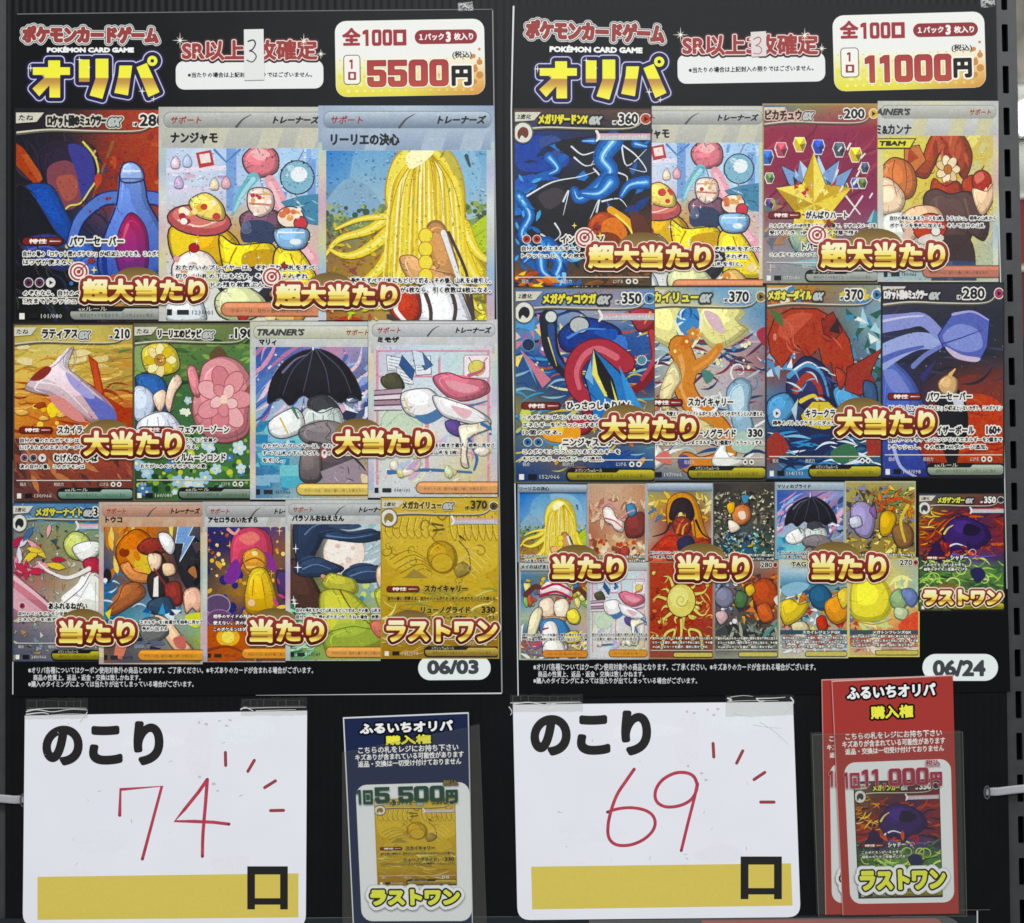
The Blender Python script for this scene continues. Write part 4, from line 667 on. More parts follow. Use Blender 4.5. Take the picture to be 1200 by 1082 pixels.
def art_orange_arch(c):
    c.grid([['#c8b85c', '#8c9cac', '#6ca0c4', '#a8b4a0'], ['#e0d890', '#d8d488', '#9cb0bc', '#5c8cb0'], ['#8ca4b0', '#d0cc98', '#c8b8a8', '#7c98b4'], ['#6c94b0', '#bcc0b0', '#c4b0a8', '#8c5c64'], ['#7c7c8c', '#c8bca8', '#b8acb4', '#94848c'], ['#944c50', '#b8b098', '#a8b8b8', '#7c6c78'], ['#8c5c58', '#c0a88c', '#b8a8a0', '#9ca8a8'], ['#a89c94', '#b8a488', '#b8a894', '#b4b0a4'], ['#4c5c7c', '#5c6c7c', '#8c8c84', '#5c6068']])
    c.sc('str', (0, 30, 100, 124), 110, '#5c2c40 #e4dce0 #34507c #a8c4cc #c8a4a8 #7c3444 #eceae0 #2c3c64', (5, 14), (-40, 30), 5); c.sc('swl', (4, 40, 98, 120), 16, '#ece8e4 #6c3c50 #5c88ac', (4, 8), asp=5); c.sc('dot', (2, 30, 98, 60), 26, '#dce8ec #4c84b4 #e8e4b4', (.6, 2))
    # pale yellow clouds and a blue opening
    c.b('#e6df98', '0,16 30,14 38,30 34,44 18,42 6,34', '#b8ac64', .6); c.b('#e6df98', '44,16 60,14 82,18 78,26 86,32 68,44 56,44 46,32', '#b8ac64', .6); c.b('#4c88c0', '30,18 44,16 46,32 38,42 28,34'); c.sc('str', (30, 18, 46, 38), 8, '#e4f0f4 #2c5c9c', (3, 6)); c.s('#f0eebc', '26,26 32,36 38,42', 3, 2); c.s('#f0eebc', '48,22 46,36 40,44', 3, 2); c.sc('star', (56, 26, 70, 40), 4, '#c8b85c', (1.6, 3)); c.b('#d8b8c0', '50,18 62,22 66,34 56,30')
    # orange clay arch
    c.s('#7c4420', '30,44 36,58 34,72 42,86 56,96 68,110 66,124 48,130 36,126', 18, 15); c.s('#d08844', '30,44 36,58 34,72 42,86 56,96 68,110 66,124 48,130 36,126', 16, 13); c.s('#e4a868', '28,44 33,58 31,72 38,86', 4, 2); c.s('#d08844', '40,60 54,52 62,44', 10, 6); c.s('#e09c58', '42,60 54,53 60,46', 3, 2)
    c.sc('flo', (24, 34, 44, 50), 4, '#d08844 #e4a868 #c8703c', (4, 6)); c.b('#ddd0a0', '26,54 32,66 26,76 22,88 32,98 20,94 14,80 18,66', '#8c7c4c', .7)
    for y in (62, 70, 78, 86): c.s('#a89860', f'17,{y+4} 24,{y}', .7, .5)
    c.b('#dccc94', '20,96 40,94 56,100 62,110 46,104 26,104', '#8c7c4c', .7); c.s('#e8ecec', '42,88 52,92 60,88', 4, 2); c.b('#e8e8e0', '56,126 66,112 70,122 86,126 66,132', '#6c6c64', .6); c.b('#e4e4dc', '0,120 12,114 20,124 8,132', '#6c6c64', .6); c.b('#d07c70', '10,124 20,118 24,128'); c.e('#4c4c84', 34, 126, 5, 5); c.e('#d8904c', 8, 84, 5, 6)
    c.b('#94b4c8', '68,76 78,66 88,72 86,88 90,104 78,112 72,96', '#4c6c84', .7); c.b('#c8dce4', '72,78 80,72 82,86 74,90'); c.s('#d8e4e8', '60,84 70,80', 4, 2); c.b('#a8c4b4', '80,104 92,112 84,120 72,116'); c.b('#4c8074', '48,60 58,64 52,70'); c.b('#a83c50', '92,34 100,30 100,44')

def art_coral_wave(c):
    c.grid([['#b8a454', '#a8843c', '#8c7c5c', '#8c9c8c'], ['#8c5c48', '#a0583c', '#6c7c7c', '#7c9cac'], ['#a84c38', '#984434', '#5c6c6c', '#8cb0b8'], ['#a04838', '#84403c', '#4c5c6c', '#6c98ac'], ['#8c4438', '#5c4050', '#7c4044', '#4c7c94'], ['#5c7c94', '#40487c', '#4c6c94', '#3c5c6c'], ['#3c6890', '#2c3860', '#34485c', '#4c6c6c'], ['#2c4068', '#24304c', '#2c4458', '#4c6474'], ['#7c4438', '#34608c', '#4c84a4', '#34546c'], ['#3c6c9c', '#4c84b0', '#34648c', '#2c4c6c']])
    c.sc('tri', (70, 20, 100, 70), 40, '#2c5c50 #e4ece8 #4c8cb0 #8cb8c4 #1c3c3c #a8d0d8', (3, 8)); c.sc('tri', (0, 44, 24, 70), 20, '#c8dce4 #8cb4d0 #dce8ec #5c8cb8', (3, 7)); c.sc('rect', (0, 4, 100, 14), 20, '#d8c050 #4c84b4 #c8783c #e8e0c0', (2, 5), (-30, 30), 2)
    # coral reef crown
    c.p('#a84434', '2,38 8,24 22,18 44,18 62,26 72,40 76,56 72,76 66,72 66,58 60,70 56,56 50,62 46,46 36,54 28,44 14,60 4,50', '#3c1818', 1); c.b('#c05c48', '10,34 22,22 40,22 30,32 18,40'); c.p('#8c342c', '48,26 58,20 66,34 60,40 50,36', '#3c1818', .9); c.p('#2c1c20', '54,34 62,24 64,36'); c.e('#d88878', 8, 38, 1.4, 2.6); c.sc('str', (12, 24, 62, 50), 10, '#7c2c28 #c86c58', (4, 8), (20, 80), 5); c.p('#4c6c40', '4,18 14,22 16,32 8,26')
    # dark blue wave with foam and a yellow fish-float
    c.b('#2c2e58', '22,62 34,52 50,58 58,72 60,88 44,92 28,86 18,76', '#14142c', 1); c.s('#5c98c0', '20,66 34,58 48,64 54,80', 4, 1.5); c.s('#a84438', '26,76 36,66 46,74 48,86', 6, 3); c.s('#e4cc58', '30,84 42,80 46,88', 3.4, 1.6); c.s('#e8ecec', '24,62 36,56 46,60', 1.6, .6); c.sc('str', (22, 56, 58, 90), 14, '#7cb0d0 #16183c #46508c #c8dce4', (4, 8), (-30, 50), 5)
    c.p('#d8c04c', '30,94 40,84 54,84 64,92 54,106 36,106', '#2c2c30', 1); c.s('#a08c34', '46,86 46,104', .8, .6); c.b('#5c98c4', '2,84 18,78 26,88 18,98 4,102', '#1c2c4c', 1); c.b('#5c98c4', '58,76 72,72 84,84 88,98 74,102 64,92', '#1c2c4c', 1); c.b('#8cc4bc', '70,88 86,82 90,96 78,102'); c.b('#a04438', '60,60 70,66 64,76', '#3c1818', .7); c.p('#983c34', '70,60 84,54 100,46 90,64 96,74 80,80 68,76', '#3c1818', .9); c.p('#b8c8d0', '22,90 28,82 26,98'); c.b('#3a5478', '84,70 94,72 96,86 86,84', '#14142c', .8)
    c.b('#242c50', '20,100 50,104 72,100 76,120 50,128 18,120'); c.sc('str', (0, 106, 98, 136), 70, '#e0e8f0 #4c94c8 #24487c #8cc0dc #1c2c50', (5, 14), (-16, 16), 6); c.b('#984038', '0,114 10,106 20,118 4,126'); c.p('#984038', '86,112 98,104 100,122 88,124'); c.b('#3c6c4c', '56,120 72,114 80,124 62,128')
def art_violet_arc(c):
    c.grid([['#2c2830', '#302c34', '#34303a', '#2c2c34'], ['#34344c', '#2c2c3c', '#282a36', '#282c36'], ['#2c3050', '#282a38', '#242832', '#262a34'], ['#2c3464', '#28283a', '#242630', '#2c2a30'], ['#2c3868', '#2c2434', '#5c302c', '#7c3830'], ['#2c346c', '#44283c', '#943c30', '#9c4030'], ['#343c74', '#943c34', '#a84432', '#a84432'], ['#2c3460', '#8c3a34', '#a44232', '#a44230'], ['#242c54', '#4c2c34', '#84382c', '#8c3c30']])
    c.b(('#6c3430', '#a84430'), '40,92 54,74 74,66 100,74 110,100 100,126 40,126'); c.b('#b84a36', '48,98 70,80 98,88 100,122 50,122')
    c.sc('str', (0, 18, 100, 70), 26, '#34384c #20222e #3c3c54', (8, 18), (-30, 20), 6); c.sc('str', (44, 84, 100, 124), 16, '#b84e3a #94382c #c05c44', (8, 16), (-16, 16), 7); c.sc('dot', (30, 20, 100, 66), 20, '#8088b4 #585c7c', (.3, .7))
    # violet hills and a folded violet sail under a night sky
    c.b(('#6274b8', '#34408c'), '0,58 16,60 30,76 36,98 30,118 40,140 0,140', '#24285c', .9); c.b('#7c88c8', '2,62 14,66 24,80 18,84 6,74'); c.s('#9ca8d8', '0,54 14,47 30,42 46,43', 18, 10); c.s('#5c68b0', '0,56 16,50 34,46', 5, 2); c.s('#8c94cc', '0,30 18,28 34,27 48,38', 13, 8); c.s('#c8c4e0', '0,28 18,25 34,24', 2, 1); c.s('#7480bc', '26,60 36,52 48,46', 4, 3); c.s('#34346c', '34,68 44,56', 5, 1)
    c.p('#5c68b0', '46,38 58,22 74,20 88,26 86,46 80,56 64,54 50,46', '#24285c', .9); c.b('#8490cc', '50,38 62,30 78,34 82,46 70,50 56,46'); c.b('#c8b4cc', '52,46 66,52 80,54 76,57 60,54'); c.s('#a8a4d4', '58,23 74,21 87,27', 2, 1); c.s('#3c4690', '50,44 64,40 82,34', 1.2, .6)
    # small dark mound with a sand-coloured top
    c.b('#14161c', '44,84 52,76 64,78 70,94 68,112 56,124 46,112', '#0c0c10', .6); c.b('#cda878', '46,72 54,66 62,70 60,80 50,80', '#5c4430', .8); c.s('#e0bc7c', '56,66 60,62', 3, 1); c.b('#c8ccd8', '58,80 66,82 66,92 60,90'); c.p('#15171d', '46,108 66,106 60,136 54,130'); c.s('#a8b0d8', '10,118 16,132 30,140', 3, 1.6)
def art_shadow_whale(c):
    c.grid([['#3c4c74', '#4c4c44', '#6c4c34', '#4c3c34'], ['#7c5c34', '#5c3834', '#5c2c3c', '#742c30'], ['#84602c', '#4c2834', '#34244c', '#8c3430'], ['#8c3c2c', '#702c30', '#40245c', '#843030'], ['#94382c', '#843030', '#6c2c44', '#742c38'], ['#2c4448', '#40305c', '#4c3c74', '#403050'], ['#405c34', '#5c8444', '#6c9448', '#447040'], ['#344c34', '#6c8c44', '#344438', '#5c8444'], ['#4c6c38', '#84a44c', '#5c7c44', '#3c5434'], ['#4c4c2c', '#5c5c34', '#7c7c3c', '#5c5c30']])
    c.sc('str', (0, 22, 100, 72), 70, '#b0442f #2c1c30 #c8642f #5c2434 #8c3030 #1c1424', (5, 14), (-50, 30), 4.5); c.sc('str', (0, 20, 30, 60), 26, '#e0a83c #c8782c #f0d060 #5c3420', (4, 9), (-60, 40), 5); c.sc('str', (0, 76, 100, 124), 80, '#9cc45c #4c7c3c #c8dc7c #24342c #6ca44c #34543c', (5, 13), (-50, 50), 5); c.sc('swl', (6, 80, 96, 118), 14, '#a8cc64 #d0e08c #3c6438', (5, 10), asp=5)
    # deep violet whale-like cloud
    c.b('#38255e', '28,46 38,32 54,28 70,34 80,42 84,54 72,64 54,70 38,66 30,58', '#1c1230', .9); c.b('#4c3480', '40,38 54,32 62,40 48,48'); c.b('#1d1430', '56,36 72,42 66,50 52,48'); c.p('#2c1a40', '20,56 10,74 26,84 34,66'); c.s('#ecd868', '30,48 34,42 40,38', 2.4, .8); c.s('#e8e4ec', '34,64 44,60 56,64', 2.4, .8); c.s('#b03c30', '40,70 50,68', 2, 1); c.sc('leaf', (24, 60, 60, 76), 12, '#7c2830 #b84430 #2c1a40 #c8582c', (4, 8)); c.s('#6c5cac', '40,72 60,76 90,74', 3, 1); c.sc('swl', (60, 60, 96, 78), 5, '#c8a8c0 #4c3474 #a83c34', (3, 6), asp=4); c.b('#2a2850', '60,92 72,88 78,98 68,106')

# small cards: looser pictures
def collage(base, subj, marks):
    def f(c):
        c.grid(base)
        for kind, n, cols, sz, box in marks: c.sc(kind, box, int(n * 2.2), cols, (sz[0] * 1.2, sz[1] * 1.35), ol='#2c2430' if kind in ('tri', 'leaf', 'bl') else None, w=.45)
        for k in subj:
            if k[0] == 'b': c.b(k[1], k[2], k[3] if len(k) > 3 else '#2c2430', .9)
            else: c.s(k[1], k[2], k[3], k[4])
    return f
art_cream_shop = collage([['#b89c84', '#c8ac8c', '#b8886c'], ['#c89c84', '#d0a888', '#c09070'], ['#b07860', '#c0947c', '#7c5048'], ['#a86450', '#c89c78', '#94604c'], ['#d0b490', '#d4bc98', '#c8a884'], ['#b8744c', '#c89060', '#b07850']],
    [('b', '#7c3c38', '66,52 96,44 96,76 68,80'), ('b', '#efe0d8', '26,40 34,34 44,40 50,52 62,58 60,72 48,70 42,62 30,56'), ('s', '#d898a4', '24,34 38,28 50,38', 4, 3), ('s', '#c87888', '30,52 46,56 60,66', 3, 2), ('b', '#4c84a8', '66,34 78,30 84,44 72,50'), ('s', '#d89ca8', '54,54 68,44 80,40', 3, 2), ('b', '#a84840', '56,100 64,94 72,100 68,110 58,110'), ('b', '#4c7040', '82,120 100,108 100,134 86,134')],
    [('rect', 24, '#8c4c40 #e4d0b0 #c8a074 #d4c098', (3, 8), (0, 76, 100, 120)), ('dot', 20, '#d8b078 #c8503c #e8dcc0 #7c4034', (1.6, 3), (4, 86, 96, 112)), ('leaf', 20, '#d8a888 #b07860 #e0c0a0', (4, 9), (0, 20, 100, 60)), ('leaf', 20, '#d89058 #b05c3c #e4c07c', (4, 8), (0, 112, 80, 140))])
art_ember_hood = collage([['#5c7898', '#7c8c7c', '#8c8c54', '#7c9cac'], ['#c8b050', '#b8904c', '#8c6c4c', '#b8a05c'], ['#a8a094', '#944c3c', '#6c3430', '#a8784c'], ['#b0a894', '#a85040', '#94443c', '#c4a890'], ['#b85840', '#a84438', '#7c3c48', '#c46c4c'], ['#a84c38', '#b45040', '#984438', '#b8543c']],
    [('b', '#d89440', '30,46 34,24 52,14 70,20 80,40 86,66 96,90 76,86 70,54 52,34 40,56 34,70'), ('b', '#2b2026', '34,50 40,28 54,22 66,28 72,48 64,60 60,46 48,44 40,56'), ('b', '#8c3c34', '40,58 50,50 64,54 66,70 54,80 42,72'), ('s', '#e08048', '46,74 50,62 56,54', 4, 1), ('s', '#e8b058', '54,76 56,66 62,60', 3, 1), ('b', '#b04438', '6,110 24,84 42,78 60,92 96,84 100,110 60,118'), ('b', '#2c2c48', '46,88 62,78 72,88 68,108 54,110'), ('s', '#2b2026', '36,60 28,74 10,80', 4, 1), ('s', '#2b2026', '74,56 84,76 98,84', 4, 1), ('s', '#7c3434', '42,56 54,60 66,56', 2, 1), ('b', '#d8604c', '4,120 24,108 36,124 20,136')],
    [('leaf', 20, '#e4c454 #4c7ca4 #d8a048 #e8dc94', (3, 8), (0, 18, 100, 60)), ('str', 24, '#d87454 #8c2c28 #e8a88c #c05040', (5, 12), (0, 96, 100, 136))])
art_pond_carp = collage([['#34302c', '#44403c', '#3c3830'], ['#2c2c28', '#4c443c', '#34342c'], ['#34342c', '#544c40', '#3c3c34'], ['#2c3c38', '#34586c', '#38443c'], ['#2c4448', '#305c80', '#344c44'], ['#3c4034', '#344c5c', '#3c3c30']],
    [('b', '#c87c50', '30,44 44,34 58,38 60,54 48,64 34,62'), ('b', '#e4d8c4', '24,58 36,60 44,70 28,76'), ('b', '#d8a83c', '22,34 34,30 34,44 26,48'), ('b', '#4c8cb0', '46,20 58,22 50,32', None), ('b', '#ecdcc8', '40,46 50,44 52,54 44,56', None)],
    [('tri', 90, '#1c1c18 #8c8874 #5c5848 #b8b498 #3c3830 #6c6454', (2, 5), (0, 14, 100, 90)), ('leaf', 60, '#2c6ca4 #5ca0c8 #8cc0cc #3c7c5c #c8a844 #1c3c5c #7cc4c0', (2, 5), (20, 76, 84, 138)), ('tri', 40, '#2c2c24 #7c7c60 #4c7448 #a8a484', (2, 4), (0, 80, 100, 140)), ('dot', 40, '#e8e4d4 #c8c0a4', (.5, 1.4), (0, 14, 100, 138))])
art_striped_cap = collage([['#c4c8c4', '#c8c8b8', '#b8b4a8'], ['#4c7ca8', '#6c7868', '#b89c44'], ['#3c6ca8', '#8c6c5c', '#a8844c'], ['#5c94b8', '#c8b0a0', '#8c9c84'], ['#a8b88c', '#b8c0c0', '#b8a87c'], ['#4c7894', '#5c84a8', '#c8a4a0'], ['#a8544c', '#7c8ca0', '#b8a454'], ['#5c8474', '#a89488', '#c0904c']],
    [('s', '#5c3830', '10,46 24,34 34,40', 8, 5), ('s', '#5c3830', '98,50 86,38 76,44', 8, 5), ('b', '#e8dcdc', '30,46 36,30 54,26 72,34 76,50 54,46'), ('s', '#b83c54', '33,38 54,31 74,40', 4, 3), ('s', '#b83c54', '31,48 54,42 76,52', 4, 3), ('b', '#efd4bc', '30,56 44,50 52,60 50,76 38,80 30,70'), ('b', '#f4e4cc', '52,56 66,52 72,62 68,78 56,80 50,68'), ('b', '#d8a878', '34,80 50,78 68,80 58,92 44,92'), ('b', '#e8dcb8', '16,78 28,64 34,72 24,104 12,112'), ('b', '#4c84b8', '30,86 44,80 64,84 74,104 58,114 34,108'), ('b', '#ece8e0', '36,88 52,86 56,110 34,120'), ('b', '#e4d458', '68,72 80,66 88,78 84,88 72,86'), ('b', '#dccc54', '64,104 82,98 90,112 70,116'), ('b', '#e8e4dc', '38,114 60,112 66,134 36,134'), ('s', '#a84444', '34,96 42,94', 3, 2)],
    [('bl', 22, '#3c7cb4 #c8a83c #7cac5c #b85c4c #d8d080', (3, 8), (0, 22, 100, 60)), ('str', 26, '#c8586c #e8d46c #5c9c94 #f0e8dc #7c5c8c', (4, 10), (0, 100, 100, 138))])
def art_spiky_sun(c):
    c.grid([['#a8483c', '#b04c3c', '#a84438'], ['#b04838', '#a8442f', '#b04c3c'], ['#a44034', '#a84434', '#ac4838'], ['#a84434', '#a04030', '#8c4038'], ['#8c5040', '#7c5044', '#84584c']])
    c.sc('bl', (0, 16, 100, 120), 40, '#c8b85c #b8482f #8c3428 #c87048 #d0c468', (3, 7), ol='#6c2820', w=.7); c.sc('str', (0, 20, 100, 120), 24, '#d8cc74 #d08c58', (5, 10), (0, 360), 5)
    k = '#5c3c24'; y = '#dcd070'
    for i in range(14):
        t = i * .4488; r = 44 if i % 2 else 34; q = [(50 + 18 * math.cos(t), 56 + 20 * math.sin(t)), (50 + r * .8 * math.cos(t + .14), 56 + r * .85 * math.sin(t + .14)), (50 + r * math.cos(t), 56 + r * math.sin(t))]
        c.s(k, q, 7, 1); c.s(y, q, 5.4, .5)
    c.e(y, 50, 56, 22, 24, 0, k, 1.4); c.e('#e8e08c', 47, 52, 14, 15); c.s('#b8a040', [(50 + 10 * (1 - i / 14) * math.cos(i * .7), 56 + 10 * (1 - i / 14) * math.sin(i * .7)) for i in range(13)], 1.6, .6)
    for q in ('20,124 26,104 40,98 36,112 30,108', '82,124 78,102 62,98 66,112 74,108', '50,84 50,104 46,124'): c.s(k, q, 6, 3); c.s(y, q, 4.4, 2)
art_forge_bird = collage([['#8c8478', '#948c84', '#a88c80'], ['#4c5c74', '#6c5c54', '#a85c44'], ['#6c6c84', '#74604c', '#b0583c'], ['#4c4c5c', '#5c6448', '#a8543c'], ['#7c5c5c', '#44484c', '#84503c'], ['#3c4044', '#40443c', '#44443c'], ['#4c4c48', '#54544c', '#4c4c44'], ['#8c8c80', '#a0a090', '#94948c']],
    [('b', '#7c7c94', '2,48 14,38 28,44 30,60 18,68 4,62'), ('b', '#b05438', '58,38 76,26 92,32 100,48 92,66 76,74 62,60'), ('b', '#d0b044', '48,40 58,34 64,44 54,52'), ('b', '#4c6c44', '36,44 52,50 46,68 32,64'), ('b', '#c4a8a8', '2,76 16,72 22,82 10,92'), ('b', '#c06440', '66,66 84,62 92,84 74,88'), ('b', '#d8dccc', '92,56 100,50 100,66', None), ('s', '#4c8c84', '66,120 84,102 98,90', 6, 2)],
    [('tri', 60, '#c05c3c #8c3c2c #d87c48 #34343c #e0a84c #5c6c54', (3, 7), (36, 22, 100, 90)), ('str', 40, '#84887c #2c3030 #5c6458 #a8a894', (5, 12), (0, 92, 100, 122)), ('dot', 16, '#3c3c4c #e8e4e4 #94a0b8', (1, 3), (0, 30, 34, 92))])
art_gilded_forge = collage([['#b0a464', '#a89c5c', '#8c9c8c'], ['#a89c58', '#8c8850', '#a08c4c'], ['#8c8498', '#8c7c5c', '#b09044'], ['#747498', '#84744c', '#a88c44'], ['#8c7c54', '#94803c', '#8c7440'], ['#b4a048', '#a08448', '#8c8058'], ['#9c9464', '#9c9c74', '#8c9c94']],
    [('b', '#a094c0', '8,40 20,30 36,36 42,60 34,84 18,80 10,62'), ('b', '#c0c4d4', '6,56 20,52 24,66 10,70'), ('b', '#d0a83c', '50,50 64,44 72,56 64,78 50,80'), ('b', '#84603c', '66,70 84,62 96,76 92,96 74,98'), ('s', '#d8c050', '88,36 78,60 84,90', 5, 3), ('s', '#c85c3c', '62,30 78,26 92,34', 6, 2), ('b', '#7c5c8c', '34,44 42,36 44,56')],
    [('tri', 80, '#e0cc5c #5c4c34 #b8903c #f0e48c #8c88a8 #3c3c3c #c8b048', (2, 6), (0, 10, 100, 110)), ('leaf', 20, '#b85c3c #d8843c #6c8c54', (3, 7), (40, 14, 100, 50)), ('str', 26, '#ecdc7c #6c5c3c #a89c4c', (5, 12), (0, 110, 100, 138))])
art_storm_wings = collage([['#c8ccc4', '#c8b86c', '#b8b89c'], ['#a8c4d4', '#b4ccd4', '#c8ccc8'], ['#5c8ca8', '#4c88ac', '#8ca8a8'], ['#b89c54', '#3c6c8c', '#c4a454'], ['#c8a444', '#8c9ca0', '#d09c44'], ['#b8a06c', '#9cb0b0', '#c88c44'], ['#8c9498', '#a8b4b4', '#b8a494'], ['#b8bcbc', '#c0b8a4', '#c4c0b0'], ['#b8b494', '#c4c4b4', '#c8c084']],
    [('b', '#2f5c7c', '44,44 60,36 74,46 76,66 62,72 48,64'), ('b', '#d8bc48', '0,64 16,56 30,64 44,60 38,76 24,88 8,92'), ('b', '#8cb8cc', '4,40 24,32 44,36 30,48 10,52', None), ('b', '#d89444', '66,62 84,50 98,46 100,80 84,92 70,82'), ('b', '#b84838', '54,84 66,80 70,98 58,100'), ('b', '#d8c050', '84,48 98,40 100,60 92,70'), ('b', '#d0c49c', '18,92 36,88 44,100 24,104')],
    [('tri', 50, '#e8d864 #2c5c88 #d87c3c #e4ecec #7c9cac #b8402f #c89c3c', (3, 7), (0, 40, 100, 100)), ('str', 34, '#e4ecec #5c94b8 #c8d8dc #d89c8c', (4, 10), (0, 100, 100, 128)), ('rect', 20, '#94a0a8 #d8d4c0 #a85c58', (2, 6), (4, 104, 96, 124))])
art_rainbow_lens = collage([['#d8d49c', '#c4bc94', '#a0a8a8'], ['#e4d868', '#d8cc74', '#a8b09c'], ['#e4d45c', '#dcd06c', '#a4b4a4'], ['#b8cc7c', '#dcd468', '#84a0a4'], ['#e0dc94', '#e4d86c', '#b8a874'], ['#d8b074', '#e0bc70', '#d88c64'], ['#dca468', '#d89060', '#c86c54'], ['#c4a490', '#b88c84', '#c47860'], ['#c8b474', '#d0a870', '#c88c64']],
    [('b', '#e8dc54', '8,30 40,26 58,44 62,66 50,86 24,90 4,78', '#a89c3c'), ('b', '#8ca878', '58,56 68,44 78,48 84,62 76,74 62,70', '#4c6458'), ('b', '#6c7ca8', '74,46 90,44 98,58 90,70 80,62', '#44507c'), ('b', '#b8c49c', '66,70 84,74 80,88 66,84', '#5c6c5c'), ('s', '#c8903c', '8,88 36,94 62,86', 1.6, .8), ('b', '#d8604c', '70,96 90,78 100,80 100,112 84,106', None)],
    [('str', 26, '#f0ec9c #a8c4b0 #e8b888 #c8d890', (6, 14), (0, 30, 100, 100)), ('tri', 14, '#5c9ca4 #c8544c #7c6ca0', (3, 6), (0, 70, 16, 120)), ('str', 20, '#e4dcc0 #b86458', (4, 9), (0, 110, 100, 128))])
# ------------------------------------------------------------------ solid sheets and plates
def rounded(q, r, which=(1, 1, 1, 1), k=5):   # corner-rounded outline of a quad TL TR BR BL
    out = []
    for i in range(4):
        p = Vector(q[i]); a = Vector(q[i - 1]); b = Vector(q[(i + 1) % 4])
        if not which[i]: out.append(tuple(p)); continue
        u = (a - p).normalized() * r; v = (b - p).normalized() * r
        for j in range(k + 1):
            t = j / k; out.append(tuple(p + u * (1 - t) ** 2 + v * t ** 2))
    return out
def plate(name, loops, d0, d1, m, parent=None, bev=0, curl=None):
    loops = [P(l) for l in loops]; flat = [q for l in loops for q in l]
    tr = tessellate_polygon([[Vector((a, b, 0)) for a, b in l] for l in loops]); n = len(flat)
    cz = curl or (lambda x, y: 0)
    v = [W(x, y, d1 + cz(x, y)) for x, y in flat] + [W(x, y, d0 + cz(x, y)) for x, y in flat]
    f = [tuple(t) for t in tr] + [tuple(i + n for i in reversed(t)) for t in tr]
    s = 0
    for l in loops:
        L = len(l)
        for i in range(L): a, b = s + i, s + (i + 1) % L; f.append((a, b, b + n, a + n))
        s += L
    v = np.array(v); o0 = (v.min(0) + v.max(0)) / 2
    me = bpy.data.meshes.new(name); me.from_pydata((v - o0).tolist(), [], f); me.materials.append(m)
    import bmesh
    bm = bmesh.new(); bm.from_mesh(me); bmesh.ops.recalc_face_normals(bm, faces=bm.faces); bm.to_mesh(me); bm.free()
    o = link(name, me, o0, parent)
    if bev:
        b = o.modifiers.new('b', 'BEVEL'); b.width = bev; b.segments = 2; b.limit_method = 'ANGLE'; b.angle_limit = R(50)
    return o

def board_mat():
    m = mat('black_fluted_plastic', '#131416', rough=.34, spec=.1, vary=.12, grain=60)
    nt = m.node_tree; N = nt.nodes; L = nt.links; b = N['Principled BSDF']
    tc = N.new('ShaderNodeTexCoord'); w = N.new('ShaderNodeTexWave'); w.wave_type = 'BANDS'; w.bands_direction = 'X'
    w.inputs['Scale'].default_value = 2 * math.pi / (9 * S) / 20 * 1.0; w.inputs['Distortion'].default_value = .15; w.inputs['Detail'].default_value = 1
    bp = N.new('ShaderNodeBump'); bp.inputs['Strength'].default_value = .22; bp.inputs['Distance'].default_value = .0006
    L.new(tc.outputs['Object'], w.inputs['Vector']); L.new(w.outputs['Fac'], bp.inputs['Height']); L.new(bp.outputs[0], b.inputs['Normal'])
    return m
M_BOARD = board_mat()
M_STEEL = mat('black_painted_steel', '#3b3d3f', rough=.38, spec=.3, vary=.12, grain=120, bump=(600, .12, .0004))
M_DARK = mat('dark_channel', '#08080a', rough=.8, spec=.1)
M_SHEET = mat('white_paper_stock', '#d9dade', rough=.6, spec=.2, vary=.02, grain=200)
M_TIE = mat('translucent_nylon', '#a9acb0', rough=.35, spec=.5, vary=.05, grain=300)
def film(name, gloss=.10, tint=.95, rough=.12, haze=.0):
    m = bpy.data.materials.new(name); m.use_nodes = True; nt = m.node_tree; N = nt.nodes; L = nt.links
    N.remove(N['Principled BSDF']); out = N['Material Output']
    t = N.new('ShaderNodeBsdfTransparent'); t.inputs[0].default_value = (tint, tint, tint * .985, 1)
    g = N.new('ShaderNodeBsdfGlossy'); g.inputs['Roughness'].default_value = rough; g.inputs[0].default_value = (.9, .9, .88, 1)
    d = N.new('ShaderNodeBsdfDiffuse'); d.inputs[0].default_value = (.75, .73, .68, 1)
    tc = N.new('ShaderNodeTexCoord'); n = N.new('ShaderNodeTexNoise'); n.inputs['Scale'].default_value = 38; n.inputs['Detail'].default_value = 3; n.inputs['Distortion'].default_value = .8
    bp = N.new('ShaderNodeBump'); bp.inputs['Strength'].default_value = .55; bp.inputs['Distance'].default_value = .004
    L.new(tc.outputs['Object'], n.inputs['Vector']); L.new(n.outputs['Fac'], bp.inputs['Height']); L.new(bp.outputs[0], g.inputs['Normal'])
    m1 = N.new('ShaderNodeMixShader'); m1.inputs[0].default_value = gloss; L.new(t.outputs[0], m1.inputs[1]); L.new(g.outputs[0], m1.inputs[2])
    m2 = N.new('ShaderNodeMixShader'); m2.inputs[0].default_value = haze; L.new(m1.outputs[0], m2.inputs[1]); L.new(d.outputs[0], m2.inputs[2])
    L.new(m2.outputs[0], out.inputs['Surface']); return m
M_FILM = film('clear_film', .022, .97, .14, .012)
M_FILM2 = film('scuffed_film', .026, .96, .16, .013)
M_TAPE = film('clear_tape', .03, .97, .16, .008)
M_LINE = mat('drawn_line', rough=.3, spec=.3, attr=True)  # plain colour: painted tape glints, also film, rail and wire edges

